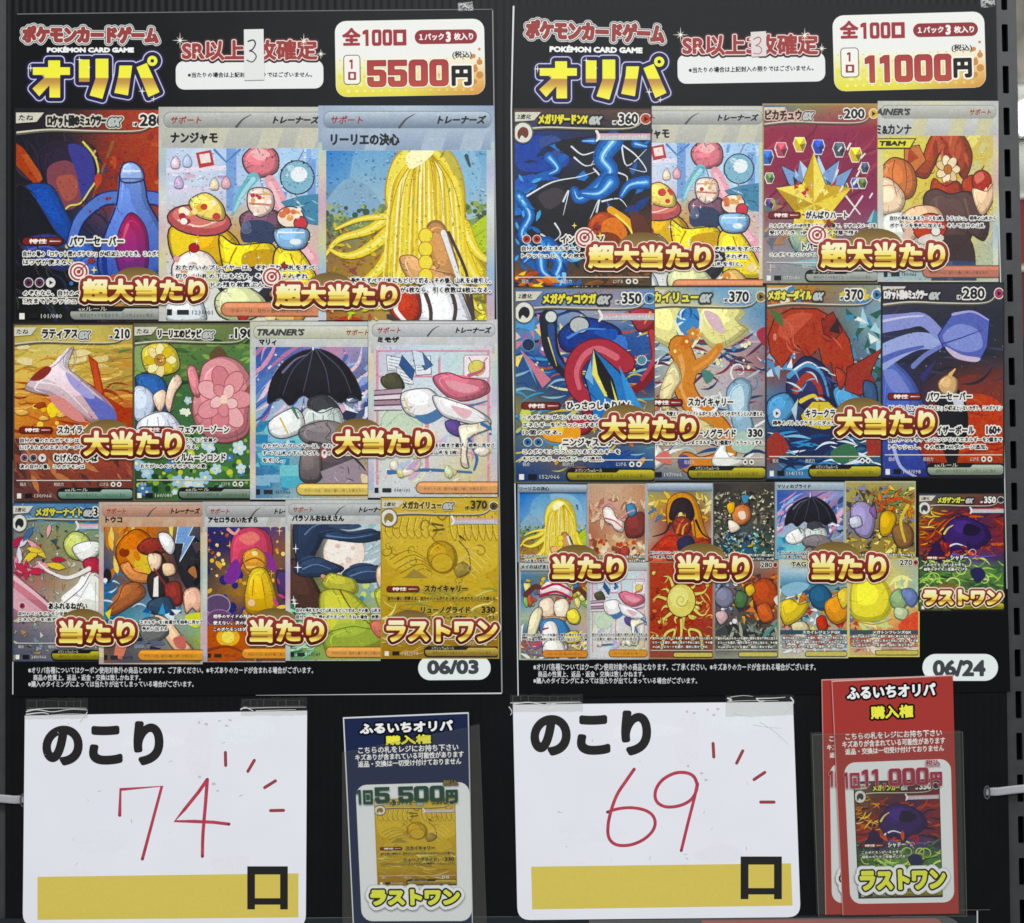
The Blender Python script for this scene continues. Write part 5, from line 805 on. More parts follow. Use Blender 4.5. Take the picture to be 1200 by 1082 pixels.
# ------------------------------------------------------------------ backing board, shelf posts, things behind
hole = lambda x, y, r=3.4: [(x + r * math.cos(i * math.pi / 6), y + r * 1.6 * math.sin(i * math.pi / 6)) for i in range(12)]
bd = thing('display_board', 'black fluted plastic backing board that carries both posters and the white signs', 'display board', W(590, 1400, 0))
plate('board_sheet', [[(7, -260), (1164, -260), (1189.5, 1400), (5, 1400)], hole(1158, 928), hole(27, 937)], -.004, 0, M_BOARD, bd)
def post(label, x0, slope, slots, wide):
    t = thing('shelf_post', label, 'shelf post', W(x0, 1500, -.01))
    def q(dx, y): return (x0 + dx + slope * (y - 541), y)
    loops = [[q(-wide, -300), q(14, -300), q(14, 1500), q(-wide, 1500)]]
    if slots:
        for k in range(-6, 30):
            y = 25.3 + 49.15 * k
            loops.append([q(-3.6, y + 1), q(-2.6, y), q(2.6, y), q(3.6, y + 1), q(3.6, y + 31.5), q(2.6, y + 32.5), q(-2.6, y + 32.5), q(-3.6, y + 31.5)])
    plate('slotted_face', loops, -.0075, -.0048, M_STEEL, t, bev=.00035)
    plate('channel', [[q(-wide + 1, -300), q(13, -300), q(13, 1500), q(-wide + 1, 1500)]], -.03, -.014, M_DARK, t)
    return t
post('black steel shelf post with a column of slots along the right edge', 1191.4, .0205, True, 60)
post('plain black steel shelf post at the left edge behind the board', -2, -.002, False, -4 + 60)

BK = .55; kb = (CAM_D + BK) / CAM_D
def back(name, box, m, label, cat, dd=0, thick=.02):
    x0, y0, x1, y1 = box; f = lambda x, y: (600 + (x - 600) * kb, 541 + (y - 541) * kb)
    return tag(plate(name, [[f(x0, y0), f(x1, y0), f(x1, y1), f(x0, y1)]], -BK - thick + dd, -BK + dd, m), label, cat)
m_pan = mat('ceiling_tile', '#7d7a70', rough=.8, spec=.2, vary=.25, grain=60); m_pan2 = mat('pale_tile', '#9a9c94', rough=.8, spec=.2, vary=.1, grain=50)
m_red = mat('red_fascia', '#7c1c1c', rough=.5, spec=.3, vary=.15, grain=20); m_rail = mat('cream_rail', '#c8c0ae', rough=.4, spec=.4, vary=.05); m_red2 = mat('deep_red_fascia', '#6c1716', rough=.5, spec=.3, vary=.1, grain=20)
m_drk = mat('dark_goods', '#2c201f', rough=.6, spec=.3, vary=.3, grain=30)  # mottled dark brown for the goods and the shelf back
back('ceiling_tile', (1140, -120, 1330, 97.5), m_pan, 'speckled beige ceiling tile glimpsed beyond the post, top right', 'ceiling tile')
back('ceiling_tile', (1140, 99, 1330, 228), m_pan2, 'pale grey ceiling tile behind the glowing lamp at the right edge', 'ceiling tile')
lm = bpy.data.materials.new('lamp_glow'); lm.use_nodes = True; b_ = lm.node_tree.nodes['Principled BSDF']; b_.inputs['Emission Color'].default_value = (1, .99, .95, 1); b_.inputs['Emission Strength'].default_value = 9
lp = thing('ceiling_lamp', 'glowing white shop lamp seen past the right post', 'lamp', W(600 + 640 * kb, 541 - 400 * kb, -BK))
fx = lambda x, y: (600 + (x - 600) * kb, 541 + (y - 541) * kb)
plate('lamp_tube', [rounded([fx(1190, 123), fx(1290, 123), fx(1290, 159), fx(1190, 159)], 10)], -BK + .01, -BK + .03, lm, lp)
plate('lamp_housing', [[fx(1188, 120), fx(1292, 120), fx(1292, 162), fx(1188, 162)]], -BK + .002, -BK + .009, m_pan2, lp)
sg = back('red_fascia', (1140, 233, 1330, 311), m_red, 'upper plain dark red shelf fascia at the right edge', 'shelf fascia')
back('shelf_rail', (1140, 227.5, 1330, 232.8), m_rail, 'cream metal rail above the upper red fascia', 'rail', .004)
back('shelf_rail', (1140, 311.3, 1330, 318), m_rail, 'cream metal rail between the two red fascias', 'rail', .004)
back('red_fascia', (1140, 318.3, 1330, 398), m_red2, 'lower deep red shelf fascia under the cream rail', 'shelf fascia')
back('shelf_goods', (1140, 398.3, 1330, 512), m_drk, 'dark stacked goods below the red fascia', 'goods')
lw = tag(Print(-BK + .001).build('x', M_PRINT) if False else back('price_board', (1140, 512.3, 1330, 560), m_red, 'red price board with a yellow lower band at the right edge', 'price board'), 'red price board with a yellow lower band at the right edge', 'price board')
q_ = Print(-BK + .0015); q_.p('#c8a030', [fx(1190, 541), fx(1330, 541), fx(1330, 560), fx(1190, 560)])
for i in range(7): q_.p('#dcd4cc', [fx(1199.3 + i * 9, 521 + i % 2), fx(1204 + i * 9, 521), fx(1204 + i * 9, 536), fx(1199.3 + i * 9, 536)])
q_.build('printed_band', M_PRINT, lw)
back('dark_shelf', (1140, 560.3, 1330, 1300), m_drk, 'dark shelf back below the red price board', 'shelf')

# ------------------------------------------------------------------ printed cards
FX = '自分の山札からカードを選び、相手に見せて手札に加える。その後、山札を切る。'
def lines(c, rows, x0, y0, dy, h, col, halo=None):
    for i, r in enumerate(rows):
        if not r: continue
        n = len(r); w = min(98 - x0, n * h * 1.06)
        c.t(r, (x0, y0 + i * dy, x0 + w, y0 + i * dy + h), col, ol=[(.55, halo)] if halo else (), bold=.12 if halo else 0, res=.42, ru=1)
def setclip(c, box): v = c.vis; c.clip = (max(v[0], box[0]), max(v[1], box[1]), min(v[2], box[2]), min(v[3], box[3]))
def silver(c, pal):
    pal = tuple('#%02x%02x%02x' % tuple(int(255 * (v + (1 - v) * .16)) for v in hx(k)) for k in pal)
    c.clip = c.vis; c.grid([pal, [pal[-1]] + list(pal[:-1]), pal[::-1], pal, pal[::-1]])
    for x0, x1 in ((0, 5), (95, 100)):            # rainbow foil along the card edge
        ks = [mixc(hx(pal[1]), hx(k), c.r.uniform(.35, .75)) for k in c.r.sample(['#d8d080', '#cc9cb0', '#8cb0d0', '#a8ccb0', '#e0c8a0', '#b4a8d0', '#d8dcd8'], 7)]
        c.faces([[(x0, 22 + i * 4), (x1, 22 + i * 4), (x1, 26 + i * 4), (x0, 26 + i * 4)] for i in range(28)], lambda x, y: mixc(ks[int(y / 20) % 7], ks[(int(y / 20) + 1) % 7], (y / 20) % 1))

def trainer(c, name, art, pal=('#b4b6b4', '#c4c6c2', '#a9acac'), bar=('#d4d6d4', '#8c9092'), nmc=('#c8cac8', '#b4b6b2'), title='サポート', right='トレーナーズ', rows=(), pill='#d8a068', win=27, y0=104, small=False, rowc='#23242a', halo='#e8e8e4', nb=None, old=None):
    silver(c, pal)
    c.rr(bar, 3, 3.4, 98, 13.5, 4, '#85898a', .5); c.p(nmc, '2,13.6 98,13.6 98,26.6 2,26.6')
    c.faces([[(x, 13.6), (x + 12, 13.6), (x + 8, 26.6), (x - 4, 26.6)] for x in (30, 62, 84)], pal[1])
    c.t(title, (7, 6, 7 + len(title) * 4.6, 11), '#9c4438', bold=.15, shear=.2, res=.35) if title else None
    if old is None: c.s('#4a4a48', '46,13 50,8 55,5', 1.6, .3)
    if old is not None:                          # older layout: English word at the left, small red kind at the right
        c.t("TRAINER'S", (old, 5.6, old + 38, 11.2), '#3c3e42', bold=.4, shear=.3, res=.35); c.t('サポート', (76, 6.2, 94, 11), '#9c4438', bold=.15, shear=.2, res=.35)
    elif right: c.t(right, (68, 5.8, 95, 11), '#1f2022', bold=.3, shear=.25, res=.35)
    c.t(name, nb or (7, 16.5, 7 + len(name) * 5.6, 24), '#17181b', bold=.35, res=.36)
    setclip(c, (4.5, win, 95.5, 139)); c.paint(art, NB[0])
    c.clip = c.vis
    if rows: lines(c, rows, 10, y0, 5.6, 3.7, rowc, halo)
    if pill:
        c.rr(pill, 37, 127.5, 104, 136.5, 4.5, '#7c5434', .7); c.rr(tuple(min(1, k * 1.16) for k in hx(pill)), 39, 128.3, 102, 130.8, 1.2)
        c.t('サポートは、自分の番に1枚しか使えない。', (43, 131.6, 92, 134.4), '#46321f', ru=1)
    c.p('#1f2022', '5,132 8,132 8,136 5,136'); c.p('#2c2c30', '11,132.4 18,132.4 18,135.6 11,135.6'); c.t(f'{c.r.randint(61, 240):03d}/{c.r.choice((66, 78, 86, 101, 167, 187)):03d}', (20, 132.8, 32, 135.4), '#3c3c40', ru=1)
def energy(c, x, y, r, k, mk='#17171a'):
    c.e('#e8e6dc', x, y, r * 1.16, n=16); c.e(k, x, y, r, n=16); c.b(mk, [(x + r * .6 * math.cos(a) * q, y + r * .6 * math.sin(a) * q) for a, q in ((0, 1), (1, .5), (2, 1), (3.1, .5), (4.2, 1), (5.2, .5))], n=3)
def monster(c, name, art, hp, k='#8c4c84', base='#1c1c20', nmc='#17181b', nho='#e4e0d4', stage='たね', evo=None, pale=False, ab=None, abrows=(), aty=112, at=None, dmg=None, atrows=(), en=(), rule=('#d4c84c', '#6c6420'), rl='メガシンカexルール', nb=(22, 4.6, 62, 12), hpb=(76, 4, 90, 12), ink=None, halo=None, aby=91):
    c.clip = c.vis
    c.grid([[base, base]]); setclip(c, (1.2, 1.2, 98.8, 138.8)); c.paint(art, NB[0])
    ink = ink or '#1a1a1e'; halo = halo or '#e9e7df'
    c.s('#57544a', '2,16.5 24,14.6 52,15.4 84,15.2 94,9', 2.6, 1); c.s('#cfc9b4', '2,15.9 24,14 52,14.8 84,14.6 93,9', 1.2, .5)
    c.p('#d0ccbc', '0,3 20,3 15,9 0,10'); c.t(stage, (3, 4.4, 13, 8.2), '#2a2a2c', bold=.1, shear=.2, res=.35)
    c.t(name, nb, nmc, bold=.45, ol=[(.9, nho)], res=.36)
    c.t('ex', (nb[2] + .6, nb[1] + 1.5, nb[2] + 9.5, nb[3] + .3), '#b8bcb8', bold=.5, ol=[(.7, '#1c1c1e'), (.7, nho)], shear=.35, res=.36)
    c.t(str(hp), hpb, ink, bold=.4, ol=[(.9, halo)], res=.36); c.t('HP', (hpb[0] - 4.4, hpb[3] - 2.6, hpb[0] - 1.4, hpb[3]), ink, bold=.1, ol=[(.4, halo)], res=.36)
    if hpb[2] < 92: energy(c, 95.4, 8, 3.6, k)
    if evo:
        c.e('#5c5a54', 7, 18, 7.6, 8.2); c.e('#dcdad0', 7, 18, 6.6, 7.2); c.b(evo, '3,18 6,14 10,15 11,19 9,22 6,20 4,23')
        c.p(('#d8a0a8', '#a8c4cc'), '60,18.6 99,18.6 99,23.4 60,23.4'); c.s('#e8e4dc', '60,17 62,21 60,24', 2, 1.4); c.t('トレーナーがメガシンカできる', (65, 19.6, 96, 22.6), '#f0ece8', ru=1)
    if ab:
        c.rr('#2c1614', 5, aby, 33, aby + 5.4, 2.4); c.rr('#7c2c28', 5.8, aby + .6, 32, aby + 4.8, 2); c.t('特性', (10, aby + 1.1, 22, aby + 4.3), '#f0ece4', bold=.12, shear=.2, res=.35); c.s('#e8d8d0', f'24,{aby+2.7} 31,{aby+2.7}', .8, .3)
        c.t(ab, (37, aby - .6, 37 + len(ab) * 5.2, aby + 5.6), ink, bold=.3, ol=[(.9, halo)], res=.38)
        lines(c, abrows, 6, aby + 9, 5.4, 3.7, ink, halo)
    for i, q in enumerate(en): energy(c, 9.6 + i * 7.4, aty + 2.6, 2.8, q)
    if at: c.t(at, (34, aty - .4, 34 + len(at) * 5.2, aty + 5.8), ink, bold=.3, ol=[(.9, halo)], res=.38)
    if dmg: c.t(dmg, (85, aty - .4, 97, aty + 5.6), ink, bold=.4, ol=[(.9, halo)], res=.38)
    lines(c, atrows, 6, aty + 7.6, 5.2, 3.6, ink, halo)
    c.p('#d8d4c8', '3,123 98,123 98,123.7 3,123.7'); c.t('弱点', (6, 125, 11, 127.8), '#e8e4d8'); c.t('抵抗力', (34, 125, 42, 127.8), '#e8e4d8'); c.t('にげる', (72, 125, 79, 127.8), '#e8e4d8'); c.e('#e8e6dc', 83, 126.4, 2, n=12); c.e('#e8e6dc', 88, 126.4, 2, n=12); c.e('#34302c', 83, 126.4, 1, n=10); c.e('#34302c', 88, 126.4, 1, n=10)
    c.rr('#17171a', 36.5, 129.3, 101, 138.6, 4); c.rr(rule, 37.6, 130.5, 99.6, 137.6, 3.6); c.p('#17171a', '40,129 76,129 72,132.4 38,132.4'); c.t(rl, (43, 129.4, 62, 132), '#e0dcc8', ru=1); c.t('相手はサイドを取るとき、この分よぶんに取る。', (44, 133.6, 94, 136.2), '#2c2a1c', ru=1)
    c.p('#e8e6dc', '3.5,133.5 7,133.5 7,137.5 3.5,137.5'); c.t(f'{c.r.randint(61, 240):03d}/{c.r.choice((66, 80, 93, 98, 193)):03d}', (18, 134, 32, 136.8), '#d8d4c8', ru=1); c.p('#18181a', '10,133.5 16,133.5 16,137 10,137')

CARD_N = [0]; NB = [260]
def card(parent, rect, vis, maker, d, label=None, m=None, quad=None):
    x0, y0, x1, y1 = rect; CARD_N[0] += 1
    c = Print(d, quad or [(x0, y0), (x1, y0), (x1, y1), (x0, y1)], 100, 140, seed=CARD_N[0] * 7 + 3)
    vx0, vy0, vx1, vy1 = vis or rect
    c.vis = ((vx0 - x0) / (x1 - x0) * 100, (vy0 - y0) / (y1 - y0) * 140, (vx1 - x0) / (x1 - x0) * 100, (vy1 - y0) / (y1 - y0) * 140)
    if CARD_N[0] < 0: print(label)
    NB[0] = int(min(620, max(150, (x1 - x0) * (y1 - y0) / 55)))
    maker(c)
    o = c.build('card_picture', m or M_CARD, parent)
    if label: o['label'] = label
    return o

SUP = dict(title='サポート', right='トレーナーズ')
LIL = ('#8ea2ba', '#a8b8c8', '#7a90ac')
def mk_lillie(c): trainer(c, 'リーリエの決心', art_golden_willow, LIL, ('#c0ccd8', '#6c7c90'), ('#a8b6c8', '#8c9eb4'), rows=('自分の手札をすべて山札にもどして切る。その後、山札を6枚引く。', '自分のサイドの残り枚数が6枚なら、引く枚数は8枚になる。'), y0=103, pill=None)
def mk_sweets(c): trainer(c, 'ナンジャモ', art_sweets, ('#a8a8a0', '#c4c2b0', '#b4b4ac'), ('#c8cac4', '#8c8e8a'), ('#bcbcb0', '#b0b0a8'), rows=('おたがいのプレイヤーは、それぞれ手札をすべて', '切り、山札の下にもどす。その後、それぞれ', '自分のサイドの残り枚数ぶん山札を引く。'), y0=103, pill='#d08c6c')
def mk_dusk(c): monster(c, 'ロケット団のミュウツー', art_dusk_urn, 280, '#8c4c84', '#1a1a1e', '#1b1b1f', '#cfcabc', ab='パワーセーバー', abrows=('自分の場の「ロケット団のポケモン」が4匹以上いるとき、このポケ', 'はワザが使えない。'), at='', en=('#5c3450', '#5c3450', '#d8d8d8'), aty=111, atrows=('のぞむなら、自分のベンチの', '2枚までトラッシュし、'), hpb=(84, 4, 101, 12), rule=('#b8bcb4', '#7c807c'), rl='exルール', aby=84)
def mk_glide(c): monster(c, 'ラティアス', art_sunset_glider, 210, '#6c4c7c', '#4c3c38', ab='スカイライン', abrows=('自分の場のたねポケモンは全員、', 'にげるためのエネルギーがなくなる。'), en=('#7c5468', '#5c4c58', '#d8d8d8'), at='むげんのやいば', atrows=('次の自分の番、このポケモンは', ), aty=103, rule=('#a8c0b0', '#4c7060'), rl='exルール', aby=81, nb=(24, 4.4, 54, 12), hpb=(84, 4, 97, 12))
def mk_peony(c): monster(c, 'リーリエのピッピ', art_peony_meadow, 190, '#8c4c84', '#5c5c48', ab='フェアリーゾーン', abrows=('相手の場のドラゴンポケモン全員の', '弱点は、すべて超になる。'), at='フルムーンロンド', atrows=('おたがいのベンチポケモンの数',), aty=103, rule=('#a8b4a4', '#4c6454'), rl='exルール', aby=81, nb=(20, 4.8, 56, 12), hpb=(83, 4, 99, 12))
def mk_ribbon(c): trainer(c, 'マリィ', art_night_ribbon, ('#b8b89c', '#c8cac4', '#a8b0b4'), ('#d8d8c8', '#b0b29c'), title='', old=5, rows=('おたがいのプレイヤーは、それぞれ手札を', 'すべて山札の下にもどす。その後、自分は', 'を引く。'), y0=96, pill='#d8c070', win=20, nb=(7, 13.8, 21, 18.6))
def mk_pages(c): trainer(c, 'ミモザ', art_flying_pages, ('#c4c4b0', '#c8cacc', '#b8b8bc'), ('#d0d0d0', '#a4a8aa'), rows=('自分の山札から、ポケモンを5枚まで選び、相手に見せて', '手札に加える。または山札を3枚',), y0=97, pill='#d8a070', win=20, nb=(7, 13.6, 24, 18.4))
def mk_bell(c): monster(c, 'メガサーナイト', art_mosaic_bell, 360, '#8c4c84', '#3c4858', '#d8cc4c', '#23405c', '2進化', evo='#23262c', ab=None, at='あふれるねがい', aty=88, en=('#a8485c',), atrows=('自分のベンチポケモン全員に、山札から', 'エネルギーを1枚ずつつける。'), nb=(22, 4.6, 66, 12))
def mk_fire(c): trainer(c, 'トウコ', art_bonfire, ('#b49c84', '#c8a890', '#a8988c'), ('#d0a894', '#a07868'), ('#c8a488', '#b89478'), rows=('自分の山札から、エネルギーを1枚選び、相手に見せて', 'ポケモンを1枚、手札に加える'), y0=102, pill='#d8984c', halo='#f0f0e8', win=22, nb=(6, 13.2, 22, 18.6))
def mk_lant(c): trainer(c, 'アセロラのいたずら', art_lantern_night, ('#a4a0a0', '#b8b4b0', '#8c8c94'), ('#c4c4c4', '#8c8c8c'), rows=('相手のサイドの残り枚数が2枚以下', '使えない。次の相手の番、', 'このポケモンはダメージを受けない'), y0=98, pill='#d8984c', win=22, nb=(5, 13.2, 52, 18.6), rowc='#ecece4', halo='#3c2c3c')
def mk_moon(c): trainer(c, 'パラソルおねえさん', art_moon_hills, ('#acb0ac', '#bcc0bc', '#a0a8a8'), ('#c8cac8', '#8c9292'), rows=('自分の手札をすべて山札にもどして切る。その後、山札を7枚引く', '自分のバトル場のポケモンが、たねの場合、枚数は8枚に'), y0=94, pill='#d8a060', win=21, nb=(6, 13.2, 54, 18.6))
def mk_gold(c):
    monster(c, 'メガカイリュー', art_gold_relief, 370, '#5c4c24', '#b09440', '#4c3c18', '#d8c47c', '2進化', evo='#8c7434', ab='スカイキャリー', abrows=('自分の番に1回使える。自分のバトルポケモンをベンチポケモンと入れ替える。',), aby=77, at='リューノグライド', dmg='330', aty=95, atrows=('このポケモンについているエネルギーを2個選び、トラッシュする。',), ink='#2c2410', halo='#b49c44', rule=('#d0bc64', '#84682c'), nb=(18, 3.6, 52, 10.6), hpb=(76, 3, 90, 10.6))
def mk_blue(c): monster(c, 'メガリザードンX', art_blue_flame, 360, '#b8503c', '#3c2c28', '#e4d84c', '#1c1c20', '2進化', evo='#6c3c2c', at='インフェルノ', dmg='90×', aty=93, en=('#a84034', '#a84034'), atrows=('自分の場のエネルギーを', 'トラッシュし、その枚数×90ダメ'), nb=(18, 4.4, 54, 12), rule=('#b8a878', '#5c5030'))
def mk_cryst(c): monster(c, 'ピカチュウ', art_crystal_star, 200, '#d8b048', '#a08c5c', '#2c2022', '#d8b8a8', ab='がんばりハート', abrows=('このポケモンのHPがまんたんの状態で、ワザのダメージを', '受けるとき、HPが「10」の状態で残る。'), at='トパーズボルト', aty=108, atrows=('このポケモンについているエネルギーを3個',), rule=('#b0b4ac', '#8c908c'), rl='テラスタル', aby=84, nb=(2, 5, 34, 13), hpb=(70, 4, 88, 12))
def mk_vase(c): trainer(c, 'カスミ&カンナ', art_apple_vase, ('#b4b4a8', '#c8c4a0', '#a8acac'), ('#c4c4bc', '#9c9c94'), title='', old=-11, rows=('自分の手札にあるカードを2枚、トラッシュ、相手の山札から', 'ポケモンを手札に加える。そして自分の山札', '', '', '追加でポケモンを2枚'), y0=89, pill='#b87868', nb=(-16, 18, 28, 26)); c.p('#2a2a2c', '-4,29 32,29 27,37 -4,37'); c.p('#e0d850', '-4,29.8 30.4,29.8 26.4,36.2 -4,36.2'); c.t('TEAM', (1, 31, 23, 35), '#232326', bold=.4, shear=.25, res=.35)
def mk_scarf(c): monster(c, 'メガゲッコウガ', art_river_scarf, 350, '#4c7ca8', '#5c5c44', '#e8dc50', '#23303c', '2進化', evo='#1c1c20', ab='ひっさつしゅりけん', abrows=('このポケモンがベンチにいるなら、自分の番に1回使える。', 'エネルギーをトラッシュするなら、相手に', '10個のせる。'), aby=82, at='ニンジャスピナー', aty=108, en=('#3c6c98', '#3c6c98'), atrows=('このポケモンについているエネルギーを', 'もどすなら、80ダメージ追加。'), nb=(20, 4.4, 58, 12))
def mk_arch(c): monster(c, 'メガカイリュー', art_orange_arch, 370, '#8c7440', '#3c3c34', '#e4dc60', '#3c4430', '2進化', evo=None, ab='スカイキャリー', abrows=('自分の番に1回使える。自分のバトルポケモンを、ベンチポケモンと入れ替える。',), aby=81, at='リューノグライド', dmg='330', aty=103, atrows=('このポケモンについているエネルギーを2個選び、トラッシュする。',), nb=(-6, 4.4, 46, 12), hpb=(70, 4, 86, 12))
def mk_coral(c): monster(c, 'メガオーダイル', art_coral_wave, 370, '#4c7ca8', '#2c2c34', '#e4dc60', '#3c3c38', '2進化', at='キラークランチ', aty=90, en=('#d8d8d8',), atrows=('相手のバトルポケモンにダメカンがのっている',), nb=(2, 4.8, 40, 12), hpb=(68, 4, 84, 12))
def mk_arc(c): monster(c, 'ロケット団のミュウツー', art_violet_arc, 280, '#a84868', '#1d1d22', '#e0dcd8', '#1c1c20', ab='パワーセーバー', abrows=('自分の場の「ロケット団のポケモン」が4匹以上いないかぎり、このポケモン', 'はワザが使えない。'), aby=79, at='イレイザーボール', dmg='160+', aty=103, atrows=('自分のベンチポケモンについているエネルギーを2個まで', 'トラッシュし、その枚数×60ダメージ追加。'), rule=('#c0c8b4', '#6c7868'), rl='exルール', nb=(2, 5.4, 38, 12.4), hpb=(66, 4, 84, 12), ink='#1a1a1e')
def mini(name, art, pal=LIL, bar=('#c0ccd8', '#6c7c90'), pill=None):
    def f(c):
        c.clip = c.vis; c.grid([pal, pal[::-1], pal]); setclip(c, (3, 12, 97, 138)); c.paint(art, NB[0]); c.clip = c.vis
        c.p(bar, '2,1.5 98,1.5 98,12 2,12')
        if name: c.t(name, (3, 3.4, 3 + len(name) * 6, 9.6), '#1c1e24', bold=.25, res=.5)
        lines(c, (FX[:24], FX[8:30]), 6, 102, 6.4, 4.2, '#26262c', '#dcdcd4')
        if pill: c.rr(pill, 34, 126, 98, 136, 5, '#7c5434', .9); c.t('サポートは、自分の番に1枚しか使えない。', (42, 129.6, 90, 133), '#46321f', ru=1)
    return f
def minim(name, art, base='#5c5a54', hp=None, strip=None, ink='#e4e2d8'):
    def f(c):
        c.clip = c.vis; c.grid([[base, base]]); setclip(c, (2, 2, 98, 138)); c.paint(art, NB[0]); c.clip = c.vis
        if name: c.t(name, (18, 3.6, 18 + len(name) * 6.4, 10.6), '#1e1e22', bold=.3, ol=[(1, '#d8d4c4')], res=.5)
        if hp: c.t(hp, (72, 3.2, 90, 10.8), '#1e1e22', bold=.3, ol=[(1, '#e0dcd0')], res=.5); energy(c, 94.5, 7, 3.6, '#a8503c')
        if strip:
            y, col, tx = strip; c.p(col, f'2,{y} 98,{y} 98,{y+6} 2,{y+6}'); c.t(tx, (34, y + .8, 34 + len(tx) * 5.4, y + 5.2), '#eceae4', bold=.2, res=.5)
        lines(c, (FX[:26], FX[6:30], FX[2:22]), 6, 108 if not strip else 109, 6.2, 4, ink, '#3c3a38' if ink[1] in 'efcd' else '#dcdcd4')
        c.p('#d8d4c8', '3,127 98,127 98,127.9 3,127.9'); c.rr('#c8bc64', 38, 130.5, 98, 137, 3, '#2c2a24', .8)
    return f
def mk_whale(c): monster(c, 'メガゲンガー', art_shadow_whale, 350, '#34343c', '#24242c', '#d8dc5c', '#1c1c24', '2進化', evo='#3c3c44', at='', aty=110, ink='#e8e8e0', halo='#2c2c34', atrows=(), ab='シャドー', abrows=('このポケモンがいるかぎり', '相手のポケモン全員のにげる'), aby=74, nb=(22, 4.6, 54, 12))
# ------------------------------------------------------------------ poster parts
CAP = ramp((0, '#f8f2d4'), (.36, '#f6eaa0'), (.54, '#f2dc60'), (.66, '#ecd04c'), (.69, '#b88434'), (.78, '#c89a3c'), (.9, '#f0dc5c'), (1, '#f8ee90'))
def caption(parent, txt, box, d, coin=True, target=False, rw=4.2):
    c = Print(d); x0, y0, x1, y1 = box; h = y1 - y0
    if coin:
        cx, r = x0 + (18 if not target else 40), h * (.95 if not target else 1.05)
        c.faces([[(cx + (24 if target else 10) - r * 1.0 * math.cos(t), y0 + 4 - r * .62 * math.sin(t)) for t in [math.pi * i / 20 for i in range(21)]]], ('#6f5a2e', '#9a7a44'))
    if target:
        tx, ty = x0 - 4, y0 - 8
        for r, k in ((12, '#f2ebe4'), (10.6, '#a8433c'), (8.4, '#f2ebe4'), (6.2, '#a8433c'), (4, '#f2ebe4'), (2.4, '#a8433c')): c.e(k, tx, ty, r, n=28)
        c.s('#8c3430', [(tx, ty), (tx + 14, ty - 14)], 1.3, 1.3); c.p('#8c3430', [(tx + 10, ty - 14), (tx + 15, ty - 19), (tx + 16, ty - 15), (tx + 20, ty - 14), (tx + 15, ty - 9)])
        for dx, dy, r in ((18, -2, 4.2), (-12, -14, 3.2)): c.p('#f0dc6c', [(tx + dx + r * math.cos(i * math.pi / 4) * (1 if i % 2 == 0 else .3), ty + dy + r * 1.2 * math.sin(i * math.pi / 4) * (1 if i % 2 == 0 else .3)) for i in range(8)])
    red = lambda x, y: mixc(hx('#a03c34'), hx('#54160f'), min(1, max(0, (y - y0) / h)))
    c.t(txt, (x0, y0, x1, y1), CAP, bold=1.55, ol=[(.3, '#6c2018'), (rw - .7, red), (1.1, '#f0e0c8')], res=.55)
    o = c.build('prize_caption', M_PRINT, parent); return o
ORI = ('38.5,79 56.5,79 56.5,71 70.5,71 70.5,79 82,79 82,88 70.5,88 70.5,114.5 58,114.5 58,100 46,113 38,104 52,91 52,88 38.5,88',
       '92.5,70 105,70 105,96 92.5,96', '112,69 127,69 127,92 120,116 105,112 112,92', '140,77 155,77 150,112 134,109 139,88', '160,79 172,74 187,108 174,114')
def title(parent, d, dx, dy, jbox, jrot, ebox, erot):
    c = Print(d)
    c.t('ポケモンカードゲーム', jbox, '#98403c', bold=1.4, ol=[(.3, '#5c2020'), (1.1, '#e6e2de'), (.9, '#3c3a3c'), (.9, '#d6d6d4')], rot=jrot, res=.45)
    c.t('POKÉMON CARD GAME', ebox, '#f0f0ee', bold=.6, ol=[(1.1, '#0c0c0e')], rot=erot, res=.4)
    j = c.build('title_lettering', M_PRINT, parent)
    c = Print(d)
    sets = [s + np.array([dx, dy]) for s in segs(*ORI)]
    ringc = [(178.5 + dx + 6 * math.cos(i * math.pi / 10), 71.5 + dy + 6 * math.sin(i * math.pi / 10)) for i in range(20)]
    sets += segs(ringc)
    g = ramp((0, '#ecec3c'), (.48, '#f2ec44'), (.5, '#b98a48'), (.62, '#c89c48'), (.8, '#f0dc48'), (1, '#f6f04c'))
    c.shape(sets, lambda x, y: g((y - 69 - dy) / 46), 0, [(4.6, '#211e46'), (1.2, '#c8c6e4'), (1.3, '#262452'), (1.6, '#1b1b30')], .5)
    c.e('#211e46', 178.5 + dx, 71.5 + dy, 2.2, n=14)
    for x, y, r in ((36, 80, 5), (93, 70, 4.4), (167, 107, 5), (180, 116, 4), (104, 79, 3), (51, 89, 2.4)):
        c.p('#f4f2e4', [(x + dx + r * math.cos(i * math.pi / 4) * (1 if i % 2 == 0 else .14), y + dy + r * math.sin(i * math.pi / 4) * (1 if i % 2 == 0 else .14)) for i in range(8)])
    c.build('large_lettering', M_PRINT, parent)
def spark(c, x, y, r, k='#f4f0e0'):
    for a, q in ((0, 1), (45, .6)):
        for i in range(4):
            t = R(a + i * 90); c.s(k, [(x, y), (x + r * q * math.cos(t), y + r * q * math.sin(t))], 1.1, .1, False, cap=False)
    c.e(k, x, y, 1.3, n=10)
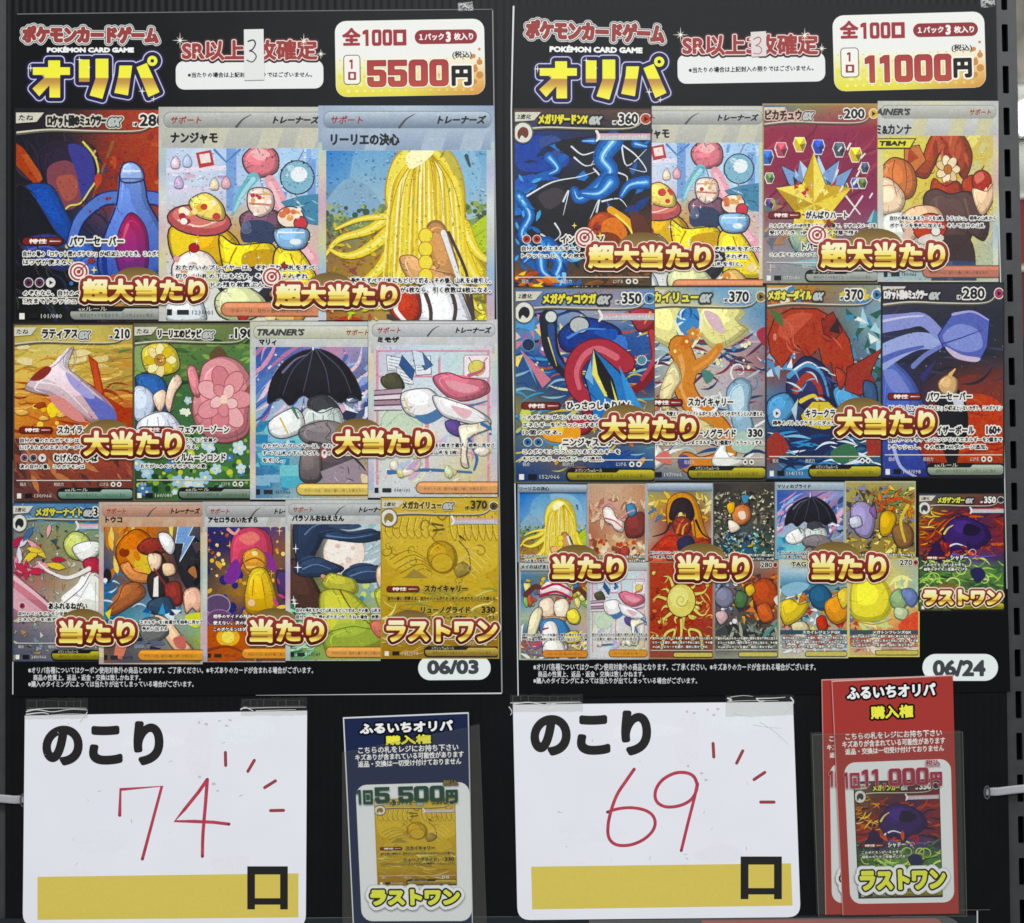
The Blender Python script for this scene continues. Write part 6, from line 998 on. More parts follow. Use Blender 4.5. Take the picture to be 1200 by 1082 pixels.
def banner(parent, d, box, head, hrot, sub, srot, rot):
    c = Print(d); c.rr('#e6e8e6', *box, 10, rot=rot)
    c.t('SR以上3枚確定', head, '#9c3c3a', bold=1.1, ol=[(.9, '#ece6e2'), (.9, '#7c3432'), (1.6, '#2c2426')], rot=hrot, res=.45)
    c.t('※当たりの場合は上記封入の限りではございません。', sub, '#2a2c30', bold=.2, rot=srot, res=.35, ru=1)
    for x, y, r in ((head[0] - 2, head[1] + 1, 9), (head[0] + 18, head[3] - 8, 4), (head[2] - 16, head[1] + 2, 9), (head[2] + 4, head[1] + 17, 6), (head[0] + 80, head[1] + 6, 3)): spark(c, x, y, r)
    c.build('guarantee_banner', M_PRINT, parent)
def price_panel(parent, d, cx, cy, w, h, rot, price, pb, tot, pill, tax, one, yen, trot):
    c = Print(d); x0, y0, x1, y1 = cx - w / 2, cy - h / 2, cx + w / 2, cy + h / 2
    rg = ramp((0, '#ecece6'), (.5, '#eeeede'), (.75, '#e8e68c'), (1, '#e4d83c'))
    ro = ramp((0, '#ecece6'), (.55, '#f0e6cc'), (.8, '#e0b060'), (1, '#cf8a3c'))
    pts = c.rr('#ebebe6', x0, y0, x1, y1, 13, rot=rot); cr, sr = math.cos(R(rot)), math.sin(R(rot))
    def rt(x, y): return (cx + (x - cx) * cr - (y - cy) * sr, cy + (x - cx) * sr + (y - cy) * cr)
    band = []
    n, rr0 = 24, 13
    def ins(y): e = max(0, y - (y1 - rr0)); return .5 + rr0 - math.sqrt(max(0, rr0 * rr0 - e * e))
    for j in range(22):
        ya, yb = y0 + h * (.5 + .497 * j / 22), y0 + h * (.5 + .497 * (j + 1) / 22); ia, ib = ins(ya), ins(yb)
        for i in range(n):
            f = lambda q, t: x0 + q + (w - 2 * q) * t
            band.append([rt(f(ia, i / n), ya), rt(f(ia, (i + 1) / n), ya), rt(f(ib, (i + 1) / n), yb), rt(f(ib, i / n), yb)])
    def cf(x, y):
        u = (x - x0) / w; v = (y - y0) / h; return mixc(rg(v), ro(v), min(1, max(0, (u - .45) * 1.8)))
    c.faces(band, cf)
    for j, (yy, r0) in enumerate(((.52, 1.6), (.62, 2.6), (.73, 3.4), (.84, 4.2), (.93, 4.4))):
        for i in range(18):
            u = .03 + i * .055 + (.027 if j % 2 else 0)
            if u > .97: continue
            k = mixc(hx('#e8e04c'), hx('#d08c40'), min(1, max(0, (u - .4) * 1.7))); rr_ = r0 * (.45 + 1.0 * abs(u - .5)) * (.9 if j < 4 else .6)
            if j >= 3 and (u < .06 or u > .94): continue
            c.e(k if j < 3 else mixc(k, (1, 1, .9), .35), *rt(x0 + u * w, y0 + yy * h), rr_, n=10)
    for u, v, r in ((.965, .40, 1.6), (.925, .49, 2.6), (.965, .57, 3.4), (.93, .66, 4.0), (.965, .74, 4.2), (.93, .83, 3.2)): c.e('#c98a42', *rt(x0 + u * w, y0 + v * h), r, n=14)
    tw = tot[2] - tot[0]
    c.t('全', (tot[0], tot[1] - .5 - trot * .3, tot[0] + tw * .29, tot[3] - trot * .3), '#9c343a', bold=.95, rot=trot, res=.45)
    c.shape(blocks('100口', (tot[0] + tw * .32, tot[1] + 2, tot[2], tot[3]), (.62, .72, .72, 1.0), .12, trot), '#9c343a', .25, (), .4)
    pr = c.rr('#8f3036', pill[0], pill[1], pill[2], pill[3], (pill[3] - pill[1]) / 2, rot=trot, k=8)
    pw, ph = pill[2] - pill[0], pill[3] - pill[1]
    c.t('１パック', (pill[0] + pw * .07, pill[1] + ph * .27, pill[0] + pw * .47, pill[3] - ph * .24), '#f4f0ee', bold=.3, rot=trot, res=.4)
    c.t('3', (pill[0] + pw * .50, pill[1] + ph * .14, pill[0] + pw * .58, pill[3] - ph * .12), '#f4f0ee', bold=.8, rot=0, res=.4)
    c.t('枚入り', (pill[0] + pw * .63, pill[1] + ph * .22, pill[0] + pw * .94, pill[3] - ph * .26), '#f4f0ee', bold=.3, rot=trot, res=.4)
    c.t('(税込)', tax, '#2a2a2c', bold=.2, rot=trot, res=.4)
    c.rr('#f0eee6', *one, 4, '#3a3434', .9, rot=trot); ow, oh = one[2] - one[0], one[3] - one[1]
    c.shape(blocks('1', (one[0] + ow * .33, one[1] + oh * .15, one[0] + ow * .62, one[1] + oh * .47), (1,), 0), '#9c343a', .1, (), .35); c.shape(blocks('口', (one[0] + ow * .27, one[1] + oh * .57, one[0] + ow * .75, one[1] + oh * .85), (1,), 0), '#9c343a', .1, (), .35)
    c.shape(blocks(price, pb, [.72 if q == '1' else 1 for q in price], .16, trot), lambda x, y: mixc(hx('#a8383c'), hx('#b84c3c'), (y - pb[1]) / 31), .2, [(.7, '#74302a'), (1.4, '#f2ecd8')], .45)
    c.t('円', yen, '#161618', bold=1.6, ol=[(2.0, '#f6f2e4')], rot=trot, res=.5)
    c.build('price_panel', M_PRINT, parent)
def fine(parent, d, boxes):
    c = Print(d)
    for s, b in zip(('※オリパ各種についてはクーポン使用対象外の商品となります。ご了承ください。※キズありのカードが含まれる場合がございます。', '商品の性質上、返品・返金・交換は致しかねます。', '※購入のタイミングによっては当たりが出てしまっている場合がございます。'), boxes):
        c.t(s, b, '#d4d6d8', bold=.12, res=.33, ru=1)
    c.build('fine_print', M_PRINT, parent)
def badge(parent, d, pill, txt, tb, rot=0):
    c = Print(d); c.rr('#e9f0ee', *pill, (pill[3] - pill[1]) / 2 - .1, k=8, rot=rot)
    c.t(txt, tb, '#44474a', bold=1.3, rot=rot, res=.45); c.build('date_badge', M_PRINT, parent)
M_BLACK = M_PRINT
def sheet(parent, q, d0, th, col, lines_=()):
    plate('poster_sheet', [q], d0, d0 + th, M_SHEET, parent)
    c = Print(d0 + th + 1.5e-5)
    ins = lambda a, b, t: tuple(a[k] + (b[k] - a[k]) * t for k in (0, 1))
    c.p(col, q)
    for pts, w0, w1, k in lines_: c.s(k, pts, w0, w1, False, cap=False)
    c.build('printed_background', M_PRINT, parent)

BASE = .0005; TH = .0005; FACE = BASE + TH + 4e-5
# ------------------------------------------------------------------ left poster
p1 = thing('poster', 'black card lottery poster priced 5500円 and dated 06/03, with a gold foil picture', 'poster', W(302, 814, BASE), 'printed lottery posters')
sheet(p1, [(18, 16), (578, 10.5), (589, 813), (14.5, 816.5)], BASE, TH, '#111214',
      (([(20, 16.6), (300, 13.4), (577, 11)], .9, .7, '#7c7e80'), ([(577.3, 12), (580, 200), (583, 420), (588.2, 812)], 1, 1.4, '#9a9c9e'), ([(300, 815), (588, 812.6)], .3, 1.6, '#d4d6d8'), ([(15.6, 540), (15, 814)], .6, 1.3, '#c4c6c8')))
title(p1, FACE, 0, 0, (26, 30.5, 186, 51), .4, (55, 54.5, 157, 61.8), 0)
banner(p1, FACE, (206, 71, 379, 104.5), (213, 46.5, 372, 71), -.3, (220, 84.5, 366, 91), -.2, -.5)
price_panel(p1, FACE, 480.5, 68, 175, 89, -1, '5500', (431, 71, 525, 101), (401, 33, 476, 53.5), (486, 35, 559, 51.5), (530, 60, 553, 69), (403, 65, 422, 99), (529, 77, 553, 101), -.8)
fine(p1, FACE, ((33, 781.5, 367, 789.5), (39, 790.5, 165, 797.8), (33, 798, 227, 805.5)))
badge(p1, FACE, (490, 769, 575, 797), '06/03', (500.5, 773.5, 561, 790.5), -.5)
CD = FACE + .0001
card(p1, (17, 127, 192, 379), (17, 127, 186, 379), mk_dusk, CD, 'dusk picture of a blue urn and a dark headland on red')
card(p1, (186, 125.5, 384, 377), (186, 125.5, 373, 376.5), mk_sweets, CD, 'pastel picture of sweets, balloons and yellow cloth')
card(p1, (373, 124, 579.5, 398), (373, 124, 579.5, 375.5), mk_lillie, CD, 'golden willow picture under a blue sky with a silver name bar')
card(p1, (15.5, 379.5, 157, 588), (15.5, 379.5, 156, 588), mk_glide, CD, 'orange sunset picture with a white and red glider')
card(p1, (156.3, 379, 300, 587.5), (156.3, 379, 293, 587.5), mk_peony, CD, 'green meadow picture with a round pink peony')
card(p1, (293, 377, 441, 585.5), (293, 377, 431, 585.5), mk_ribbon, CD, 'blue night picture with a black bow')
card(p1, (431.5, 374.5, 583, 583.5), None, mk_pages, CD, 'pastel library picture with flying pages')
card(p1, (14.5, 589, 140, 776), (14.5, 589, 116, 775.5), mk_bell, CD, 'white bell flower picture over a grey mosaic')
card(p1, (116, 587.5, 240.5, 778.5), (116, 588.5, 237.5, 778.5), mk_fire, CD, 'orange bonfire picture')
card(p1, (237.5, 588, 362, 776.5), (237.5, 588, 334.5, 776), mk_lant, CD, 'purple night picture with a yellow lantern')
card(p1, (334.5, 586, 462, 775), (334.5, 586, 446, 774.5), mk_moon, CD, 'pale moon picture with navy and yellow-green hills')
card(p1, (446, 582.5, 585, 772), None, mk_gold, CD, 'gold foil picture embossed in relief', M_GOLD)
K = CD + .0014
caption(p1, '超大当たり', (97, 327, 241, 354), K, True, True); caption(p1, '超大当たり', (323, 333, 466, 359.5), K, True, True)
caption(p1, '大当たり', (98.5, 505, 214, 534.5), K); caption(p1, '大当たり', (393, 503.5, 506.5, 532.5), K)
caption(p1, '当たり', (70, 726, 159, 754.5), K); caption(p1, '当たり', (293, 725, 380.5, 753), K)
caption(p1, 'ラストワン', (453, 726, 583, 752), K, rw=3.6)

# ------------------------------------------------------------------ right poster
p2 = thing('poster', 'black card lottery poster priced 11000円 and dated 06/24', 'poster', W(895, 814, BASE), 'printed lottery posters')
sheet(p2, [(601.5, 6.5), (1163, 5), (1184, 811), (606.5, 818)], BASE, TH, '#111214',
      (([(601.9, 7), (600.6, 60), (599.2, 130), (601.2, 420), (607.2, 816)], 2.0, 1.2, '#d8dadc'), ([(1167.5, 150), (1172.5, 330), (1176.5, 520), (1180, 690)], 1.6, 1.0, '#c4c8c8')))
title(p2, FACE, 594, 1, (616, 25.5, 779, 48.5), 2.0, (644, 53.5, 753, 62), .8)
banner(p2, FACE, (794, 62.5, 967, 97), (799.5, 40, 959, 65), -.4, (807, 77.5, 953.5, 84.5), -1, -1)
price_panel(p2, FACE, 1065.5, 60.5, 178, 89, -1.6, '11000', (1014, 65, 1115, 95.5), (984, 24.5, 1060, 45), (1070, 27, 1146, 43), (1115, 52, 1139, 61), (985.5, 56.5, 1006, 90.5), (1117, 68, 1139, 91.5), -1.3)
fine(p2, FACE, ((625, 777.5, 956, 786), (630.5, 786.5, 755, 793.8), (625, 794, 817, 801.5)))
badge(p2, FACE, (1081, 766.5, 1169.5, 798), '06/24', (1093, 773.5, 1155, 793), 0)
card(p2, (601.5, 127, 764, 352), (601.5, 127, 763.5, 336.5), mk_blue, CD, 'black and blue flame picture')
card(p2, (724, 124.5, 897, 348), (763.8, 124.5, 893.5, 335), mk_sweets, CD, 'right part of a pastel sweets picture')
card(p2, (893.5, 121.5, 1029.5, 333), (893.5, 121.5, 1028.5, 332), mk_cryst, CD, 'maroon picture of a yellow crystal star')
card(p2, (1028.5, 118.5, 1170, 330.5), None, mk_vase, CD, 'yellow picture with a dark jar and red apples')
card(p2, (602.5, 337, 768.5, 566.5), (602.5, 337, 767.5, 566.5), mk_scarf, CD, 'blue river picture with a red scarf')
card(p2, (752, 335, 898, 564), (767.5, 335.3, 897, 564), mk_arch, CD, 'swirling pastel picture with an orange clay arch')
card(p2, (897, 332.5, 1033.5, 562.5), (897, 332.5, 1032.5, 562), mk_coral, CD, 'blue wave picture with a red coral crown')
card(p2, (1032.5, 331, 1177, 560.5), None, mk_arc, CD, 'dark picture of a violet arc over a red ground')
card(p2, (606.5, 567.5, 689, 681), (606.5, 567.5, 688.5, 659), mini('リーリエの決心', art_golden_willow), CD, 'small golden willow picture')
card(p2, (688.5, 567, 757, 676), (688.5, 567, 757, 658.5), minim('ブイズ' and None, art_cream_shop, '#c0a890'), CD, 'small cream shop picture')
card(p2, (757, 566, 836, 676), (757, 566, 835.5, 657.5), mini('スイユ' and None, art_ember_hood, ('#a8b4bc', '#b8c0c4', '#98a4ac')), CD, 'small ember hood picture in orange and black')
card(p2, (835.5, 565, 908, 674), (835.5, 565, 908, 656), minim(None, art_pond_carp, '#4c4844'), CD, 'small dark pond picture with an orange carp')
card(p2, (608, 659, 690, 773.5), (608, 659.2, 689.5, 773.5), mini('メイのはげまし', art_striped_cap, ('#b0b4ac', '#c0c4bc', '#a4a8a4'), ('#c8ccc8', '#9ca09c'), '#d8904c'), CD, 'small colourful picture with a striped cap')
card(p2, (689.5, 658.7, 760, 773), (689.5, 658.7, 760, 773), mini(None, art_flying_pages, ('#b8b8bc', '#c4c4c4', '#b0b0b4'), ('#c8ccc8', '#a4a8a8'), '#d8984c'), CD, 'small pastel picture with flying pages')
card(p2, (760, 657.8, 836.5, 772.5), None, minim(None, art_spiky_sun, '#a08060'), CD, 'small red picture with a spiky yellow sun figure')
card(p2, (836.5, 656.3, 912.5, 772), None, minim(None, art_forge_bird, '#8c8c84', '280', (112, '#4c4c44', 'ブレイズ')), CD, 'small orange and grey forge picture')
card(p2, (908, 565, 990.5, 676), (908, 565, 990, 655.5), mini('マリィのプライド', art_night_ribbon, ('#98a8b8', '#a8b8c4', '#8c9cac'), ('#b8c4cc', '#8ca0ac')), CD, 'small blue picture with a black bow')
card(p2, (990, 564, 1073.5, 674), (990, 564, 1073, 653.5), minim(None, art_gilded_forge, '#b8b490'), CD, 'small gilded picture')
card(p2, (912.5, 655.5, 994, 771.5), None, minim('TAG TEAM', art_storm_wings, '#c8c4a0', None, (100, '#34505c', 'スカイレジェンドGX')), CD, 'small storm wings picture in blue and yellow')
card(p2, (994, 653.5, 1077.5, 770), None, minim(None, art_rainbow_lens, '#d4c878', '270', (102, '#3c5458', 'メガトンフレンズGX')), CD, 'small rainbow coloured picture')
card(p2, (1076, 578, 1177, 716.5), None, mk_whale, CD, 'shadow picture in violet, red and green')
caption(p2, '超大当たり', (689, 287, 833, 315), K, True, True); caption(p2, '超大当たり', (961, 284, 1107, 314.5), K, True, True)
caption(p2, '大当たり', (704.5, 487, 816, 515.5), K); caption(p2, '大当たり', (980, 480, 1095, 510.5), K)
for b in ((647, 651, 731, 679.5), (793.5, 650, 878, 680), (950.5, 649, 1038, 680)): caption(p2, '当たり', b, K)
caption(p2, 'ラストワン', (1081, 690.5, 1173, 709.5), K, rw=2.6)

# ------------------------------------------------------------------ number stickers on the posters
def sticker(q, col, strokes, w, ink, label):
    t = thing('number_sticker', label, 'sticker', W(q[3][0], q[3][1], K), 'handwritten number stickers')
    plate('sticker_paper', [q], FACE + 6e-5 + .0004, FACE + .0006, mat('sticker_paper', col, rough=.5, spec=.3, vary=.02), t)
    c = Print(FACE + .00063)
    for s in strokes: c.s(ink, s, w, w * .7)
    c.build('handwritten_number', M_INK, t)
sticker([(286, 35), (309, 34.5), (310, 94), (286.5, 94.5)], '#dfe0de', ['291,49 297,47.5 299.5,52 296,58.5 292.5,60 297,61.5 300.5,67 296,73 289.5,71'], 1.8, '#2c2c30', 'tall grey paper sticker with a black handwritten 3 on the 5500円 poster')
sticker([(879.5, 38), (897.5, 37), (898, 66.3), (880.5, 67)], '#d9d4d2', ['883,46.5 889,44 891.5,47.5 889,52 885.5,54 890,55 892.5,59.5 889.5,63.5 883,63'], 1.3, '#b8505c', 'short pinkish paper sticker with a red handwritten 3 on the 11000円 poster')

# ------------------------------------------------------------------ the two remaining-count signs
def sign(q, which, nk, strokes, ticks, band, kuchi, label, sw):
    t = thing('count_sign', label, 'sign', W((q[2][0] + q[3][0]) / 2, q[2][1], .0012), 'white remaining-count signs')
    d0 = .0010; o = rounded(q, 15, which)
    plate('card_sheet', [o], d0, d0 + .0007, mat('white_card', '#eceef5', rough=.38, spec=.4, vary=.025, grain=18, bump=(9, .2, .004)), t)
    f = d0 + .0007 + 2e-5
    c = Print(f); c.p('#dac55a', band); c.build('yellow_band', M_PAPER, t)
    c = Print(f - 8e-6)
    r = random.Random(len(label))
    for dx, dy, rx, ry, k in ((205, 40, 16, 34, '#ebeaf3'), (90, 150, 40, 16, '#eaecf3'), (240, 175, 26, 12, '#eaeaf2'), (150, 30, 44, 10, '#eef0f6'), (262, 20, 40, 14, '#eaeff4'), (60, 190, 30, 10, '#ececf3')):
        c.b(k, [(q[0][0] + dx + rx * math.cos(t) * r.uniform(.7, 1.2), q[0][1] + dy + ry * math.sin(t) * r.uniform(.7, 1.2)) for t in [i * .785 for i in range(8)]])
    for dx, dy in ((204, 8), (212, 10), (228, 6), (236, 12), (240, 5), (205, 72), (221, 80), (226, 88)):
        c.b('#c6c4c6', [(q[0][0] + dx + r.uniform(1, 3) * math.cos(t), q[0][1] + dy + r.uniform(.6, 2) * math.sin(t)) for t in [i * 1.05 for i in range(6)]])
    c.d = f + 1e-5; c.t('のこり', nk[:4], '#1c191a', bold=3.1, res=.4, rot=nk[5], ru=8)
    x0, y0, x1, y1 = kuchi; w = x1 - x0; h = y1 - y0
    for b in ([(x0, y0), (x1, y0), (x1, y0 + h * .19), (x0, y0 + h * .19)], [(x0, y0 + h * .19), (x0 + w * .19, y0 + h * .19), (x0 + w * .19, y1), (x0, y1)], [(x1 - w * .19, y0 + h * .19), (x1, y0 + h * .19), (x1, y1), (x1 - w * .19, y1)], [(x0 + w * .19, y0 + h * .74), (x1 - w * .19, y0 + h * .74), (x1 - w * .19, y0 + h * .89), (x0 + w * .19, y0 + h * .89)]): c.p('#1c191a', b)
    for a in ticks: c.s('#9a3c40', a, 3.7, 3.7, False)
    for _ in range(13):
        x, y = r.uniform(q[0][0] + 20, q[1][0] - 20), r.uniform(q[0][1] + 8, q[0][1] + 190); l = r.uniform(1, 6); a = r.uniform(0, 3)
        c.s('#a9a6a8', [(x, y), (x + l * math.cos(a), y + l * math.sin(a))], r.uniform(.3, 1.0), .2, False, cap=False)
    c.build('printed_lettering', M_PAPER, t)  # lettering and ticks, with the smudges and scuff marks in one mesh
    c = Print(f + 2e-5)
    for s, sm in strokes:
        c.s('#b83f54', s, sw, sw * .92, sm, n=7); 
        pts = P(s)
        c.e('#8e2f44', pts[-1][0], pts[-1][1], sw * .46, n=12); c.e('#a23650', pts[0][0], pts[0][1], sw * .42, n=12)
    c.build('handwritten_number', M_INK, t)
    return t
z1 = lambda s: [(a / 3.158, 800 + b / 3.158) for a, b in P(s)]
z2 = lambda s: [(590 + a / 3.333, 800 + b / 3.333) for a, b in P(s)]
sign([(29.5, 838.6), (360, 832.8), (358.5, 1087), (27, 1085)], (0, 0, 1, 1), (50, 845.5, 192, 897.5, 0, -.8),
     [(z1('444,490 447,395 600,383 528,652'), False), (z1('768,358 736,404 686,466 648,512 720,513 790,516 848,523'), False), (z1('768,358 762,440 752,560 750,642'), True)],
     [z1('835,258 836,306'), z1('942,287 918,328'), z1('1020,363 980,388'), z1('1002,473 1050,472')], z1('140,718 1105,705 1105,868 140,877'), (290, 1015, 337.5, 1065.5),
     'white count sign reading のこり 74 in red marker with a yellow band', 4.1)
sign([(601, 825.8), (929, 822.4), (938, 1074.5), (606.5, 1078)], (0, 0, 1, 1), (621.5, 833, 763, 886, 1, -.8),
     [(z2('510,338 478,384 444,436 420,500 408,560 412,606 440,632 490,634 540,616 578,584 592,550 582,518 550,497 500,488 448,492 406,505'), True), (z2('757,400 744,368 715,352 670,353 625,376 598,410 592,446 606,472 640,485 690,479 730,458 752,424 757,390 746,446 722,540 694,655'), True)],
     [z2('818,237 821,290'), z2('934,266 910,314'), z2('1020,350 978,378'), z2('1004,466 1056,466')], z2('108,718 1122,705 1128,870 112,885'), (867.7, 1003.5, 916, 1053.5),
     'white count sign reading のこり 69 in red marker with rounded lower corners', 3.9)

def wavy(pts, amp, r): return [(x + r.uniform(-amp, amp), y + r.uniform(-amp, amp)) for x, y in pts]
def tape(q, d, label, ribs, seed, creases):
    r = random.Random(seed); x0, x1 = q[0][0], q[1][0]
    t = thing('tape_strip', label, 'tape', W((x0 + x1) / 2, q[2][1], d), 'clear tape strips holding the white signs')
    n = 12; top = [(x0 + (x1 - x0) * i / n, q[0][1] + (q[1][1] - q[0][1]) * i / n + r.uniform(-.7, .7)) for i in range(n + 1)]
    bot = [(q[3][0] + (q[2][0] - q[3][0]) * i / n, q[3][1] + (q[2][1] - q[3][1]) * i / n + r.uniform(-.7, .7)) for i in range(n + 1)]
    plate('tape_film', [top + bot[::-1]], d, d + 6e-5, M_TAPE, t)
    c = Print(d + 8e-5)
    if ribs:  # glints over the board ribs, painted as grey lines
        y0, y1 = ribs; x = x0 + 3
        while x < x1 - 2: c.s(r.choice(['#3c3e40', '#4c4e50', '#303234', '#5a5c5e']), [(x, y0 + r.uniform(-1, 1)), (x + r.uniform(-.5, .5), y1 + r.uniform(-1, 1))], r.uniform(.5, 1.1), .5, False, cap=False); x += r.uniform(7.6, 9.6)
        c.s('#404244', wavy([(x0 + 2, y0), (x0 + 20, y0 - .5), (x0 + 45, y0 + .5), (x1 - 3, y0)], .6, r), .7, .5, cap=False)
        c.s('#505254', wavy([(x0 + 2, y1), (x0 + 20, y1 + .5), (x0 + 45, y1), (x1 - 3, y1 - .5)], .6, r), 1.0, .6, cap=False)
    for pts, w in creases: c.s('#d8dad8', pts, w, w * .5, cap=False)  # tape creases, their whitish glint put into the colour
    c.build('tape_crease', M_LINE, t)
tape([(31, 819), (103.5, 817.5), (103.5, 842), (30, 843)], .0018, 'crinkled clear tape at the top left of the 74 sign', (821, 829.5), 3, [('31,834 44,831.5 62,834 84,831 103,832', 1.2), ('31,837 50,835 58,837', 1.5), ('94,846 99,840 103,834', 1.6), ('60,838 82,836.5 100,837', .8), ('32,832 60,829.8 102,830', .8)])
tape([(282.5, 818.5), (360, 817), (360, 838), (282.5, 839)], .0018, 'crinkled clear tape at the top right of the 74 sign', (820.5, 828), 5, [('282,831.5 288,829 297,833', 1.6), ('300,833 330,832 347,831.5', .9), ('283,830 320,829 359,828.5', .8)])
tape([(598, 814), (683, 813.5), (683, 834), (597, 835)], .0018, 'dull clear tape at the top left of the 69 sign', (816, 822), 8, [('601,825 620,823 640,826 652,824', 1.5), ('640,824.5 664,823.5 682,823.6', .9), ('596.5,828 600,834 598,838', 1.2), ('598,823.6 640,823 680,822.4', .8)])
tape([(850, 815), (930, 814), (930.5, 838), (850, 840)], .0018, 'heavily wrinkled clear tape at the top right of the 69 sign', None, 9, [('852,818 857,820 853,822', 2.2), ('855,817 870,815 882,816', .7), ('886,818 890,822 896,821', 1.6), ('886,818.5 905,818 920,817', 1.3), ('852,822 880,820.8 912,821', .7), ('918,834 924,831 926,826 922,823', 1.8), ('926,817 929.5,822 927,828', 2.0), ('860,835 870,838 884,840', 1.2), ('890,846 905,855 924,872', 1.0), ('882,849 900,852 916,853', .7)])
for x, y, lb in ((545, 8, 'tiny crumpled tape bit stuck over the top edge of the left poster'), (1157, 3, 'tiny crumpled tape bit at the far top right corner beside the slotted post')):
    t = thing('tape_strip', lb, 'tape', W(x, y + 6, .001)); plate('tape_film', [wavy([(x - 8, y - 5), (x + 8, y - 6), (x + 9, y + 5), (x - 7, y + 6)], 1, random.Random(x))], .00105 + .0001, .00125, M_TAPE, t)
    c = Print(.0013); c.s('#b8baba', [(x - 6, y - 2), (x - 1, y - 3), (x + 2, y + 1), (x + 7, y)], 1.6, .6); c.s('#d4d6d4', [(x - 3, y + 1), (x + 1, y - 1), (x + 5, y + 3)], 1.0, .4); c.build('tape_crease', M_LINE, t)

# ------------------------------------------------------------------ purchase tickets in clear sleeves
def ticket(q, U, V, col, label, d, th, price, pbox, panel, cardrect, mk, pc, taxbox, texts, hd, kn, last, group=None, edge=None, matc=None):
    t = thing('purchase_ticket', label, 'ticket', W((q[2][0] + q[3][0]) / 2, q[2][1], d), group)
    plate('ticket_stock', [q], d, d + th, M_SHEET, t)
    c = Print(d + th + 1.5e-5, q, U, V); c.p(col, [(0, 0), (U, 0), (U, V), (0, V)])
    if edge:
        for pts, w, k in edge: c.s(k, pts, w, w, False, cap=False)
    c.build('ticket_face', M_PRINT, t)
    f = d + th + 3e-5
    c = Print(f, q, U, V); c.rr('#e4e8ec', *panel, 13); wp = c.build('white_panel', M_PRINT, t)
    c = Print(f, q, U, V)
    if hd: c.t('ふるいちオリパ', hd, '#f4f4f4', bold=.7, ol=[(2.2, '#101014')], res=.45)
    if kn: c.t('購入権', kn, '#f0ec48', bold=.6, ol=[(2.2, '#101014')], res=.45)
    for s, b in zip(('こちらの札をレジにお持ち下さい', 'キズありが含まれている可能性があります', '返品・交換は一切受け付けておりません'), texts): c.t(s, b, '#f0f0f0', bold=.22, res=.33, ru=2)
    if c.v: c.build('ticket_lettering', M_PRINT, t)
    if mk:
        x0, y0, x1, y1 = cardrect
        def TT(x, y): u, v = x / U, y / V; return tuple((q[0][k] * (1 - u) + q[1][k] * u) * (1 - v) + (q[3][k] * (1 - u) + q[2][k] * u) * v for k in (0, 1))
        qq = [TT(x0, y0), TT(x1, y0), TT(x1, y1), TT(x0, y1)]
        card(wp, cardrect, None, mk, f + 2e-5, None, matc, quad=qq)
    c = Print(f + .0014, q, U, V)
    yen = pbox[2] - 15; yh = pbox[3] - pbox[1]; dg = price[2:-1]
    c.shape(blocks('1回', (pbox[0], pbox[1] + yh * .12, pbox[0] + 19, pbox[3] - 1), (.62, 1), .1, 0), pc[0], .1, [(.35, pc[1])], .4)
    c.shape(blocks(dg, (pbox[0] + 22, pbox[1], yen - 1, pbox[3] - 2), [.7 if q == '1' else .45 if q == ',' else 1 for q in dg], .1, 0), pc[0], .1, [(.35, pc[1])], .4)
    c.t('円', (yen + 1, pbox[1] + yh * .25, pbox[2], pbox[3]), pc[0], bold=.9, ol=[(.35, pc[1])], res=.42)
    if taxbox: c.t('税込', taxbox, pc[2], bold=.2, ol=[(.5, pc[3])], res=.4)
    c.build('price_lettering', M_PRINT, wp)
    if last:
        c = Print(f + .0015, q, U, V)
        c.t('ラストワン', last, '#e6ea46', bold=1.7, ol=[(2.0, '#0e0e10'), (3.4, '#eef0f2'), (.7, '#b4b8bc')], res=.5); c.build('prize_lettering', M_PRINT, wp)
    return t
ticket([(402.5, 840), (549.5, 834), (554.5, 1090), (414.5, 1090)], 147, 252, '#1f2b4e', 'navy purchase ticket priced 5,500円 with a gold card picture', .0032, .0006, '1回5,500円', (12, 83, 132, 103), (11, 80, 146, 240), (32, 97, 129, 199), mk_gold, ('#1f4636', '#4c7460', '#8c7430', '#2c3020'), (115, 76.5, 133, 83),
       ((16, 35.5, 134, 43.5), (12, 44, 140, 51.5), (15, 52, 137, 59.5)), (19, 8, 128, 20.5), (48.5, 23.5, 102, 34.5), (23, 202, 132, 221), None, (([(.6, 0), (.6, 252)], 1.4, '#d8dade'), ([(0, .8), (147, .8)], 1.6, '#dcdee0'), ([(146.4, 0), (146.4, 252)], 1.2, '#c4c8cc')), M_GOLD)
RED = '#a63a35'
RT = 'red purchase tickets priced 11,000円'
ticket([(962, 796), (1110, 791), (1113, 1067), (966.5, 1071)], 150, 275, RED, 'rearmost red ticket of the stack, showing only its left and top edges', .0024, .0006, '1回11,000円', (6, 104, 60, 126), (8, 98, 138, 262), None, None, ('#a02e44', '#d8a0a8', '#a02e44', '#d8c0c4'), None,
       ((8, 66, 126, 73), (5, 76, 130, 83), (8, 85.5, 128, 92)), None, None, (18, 224, 120, 246), RT, (([(0, .6), (150, .6)], 1, '#d8a8a0'), ([(.4, 0), (.4, 275)], .8, '#d89890')))
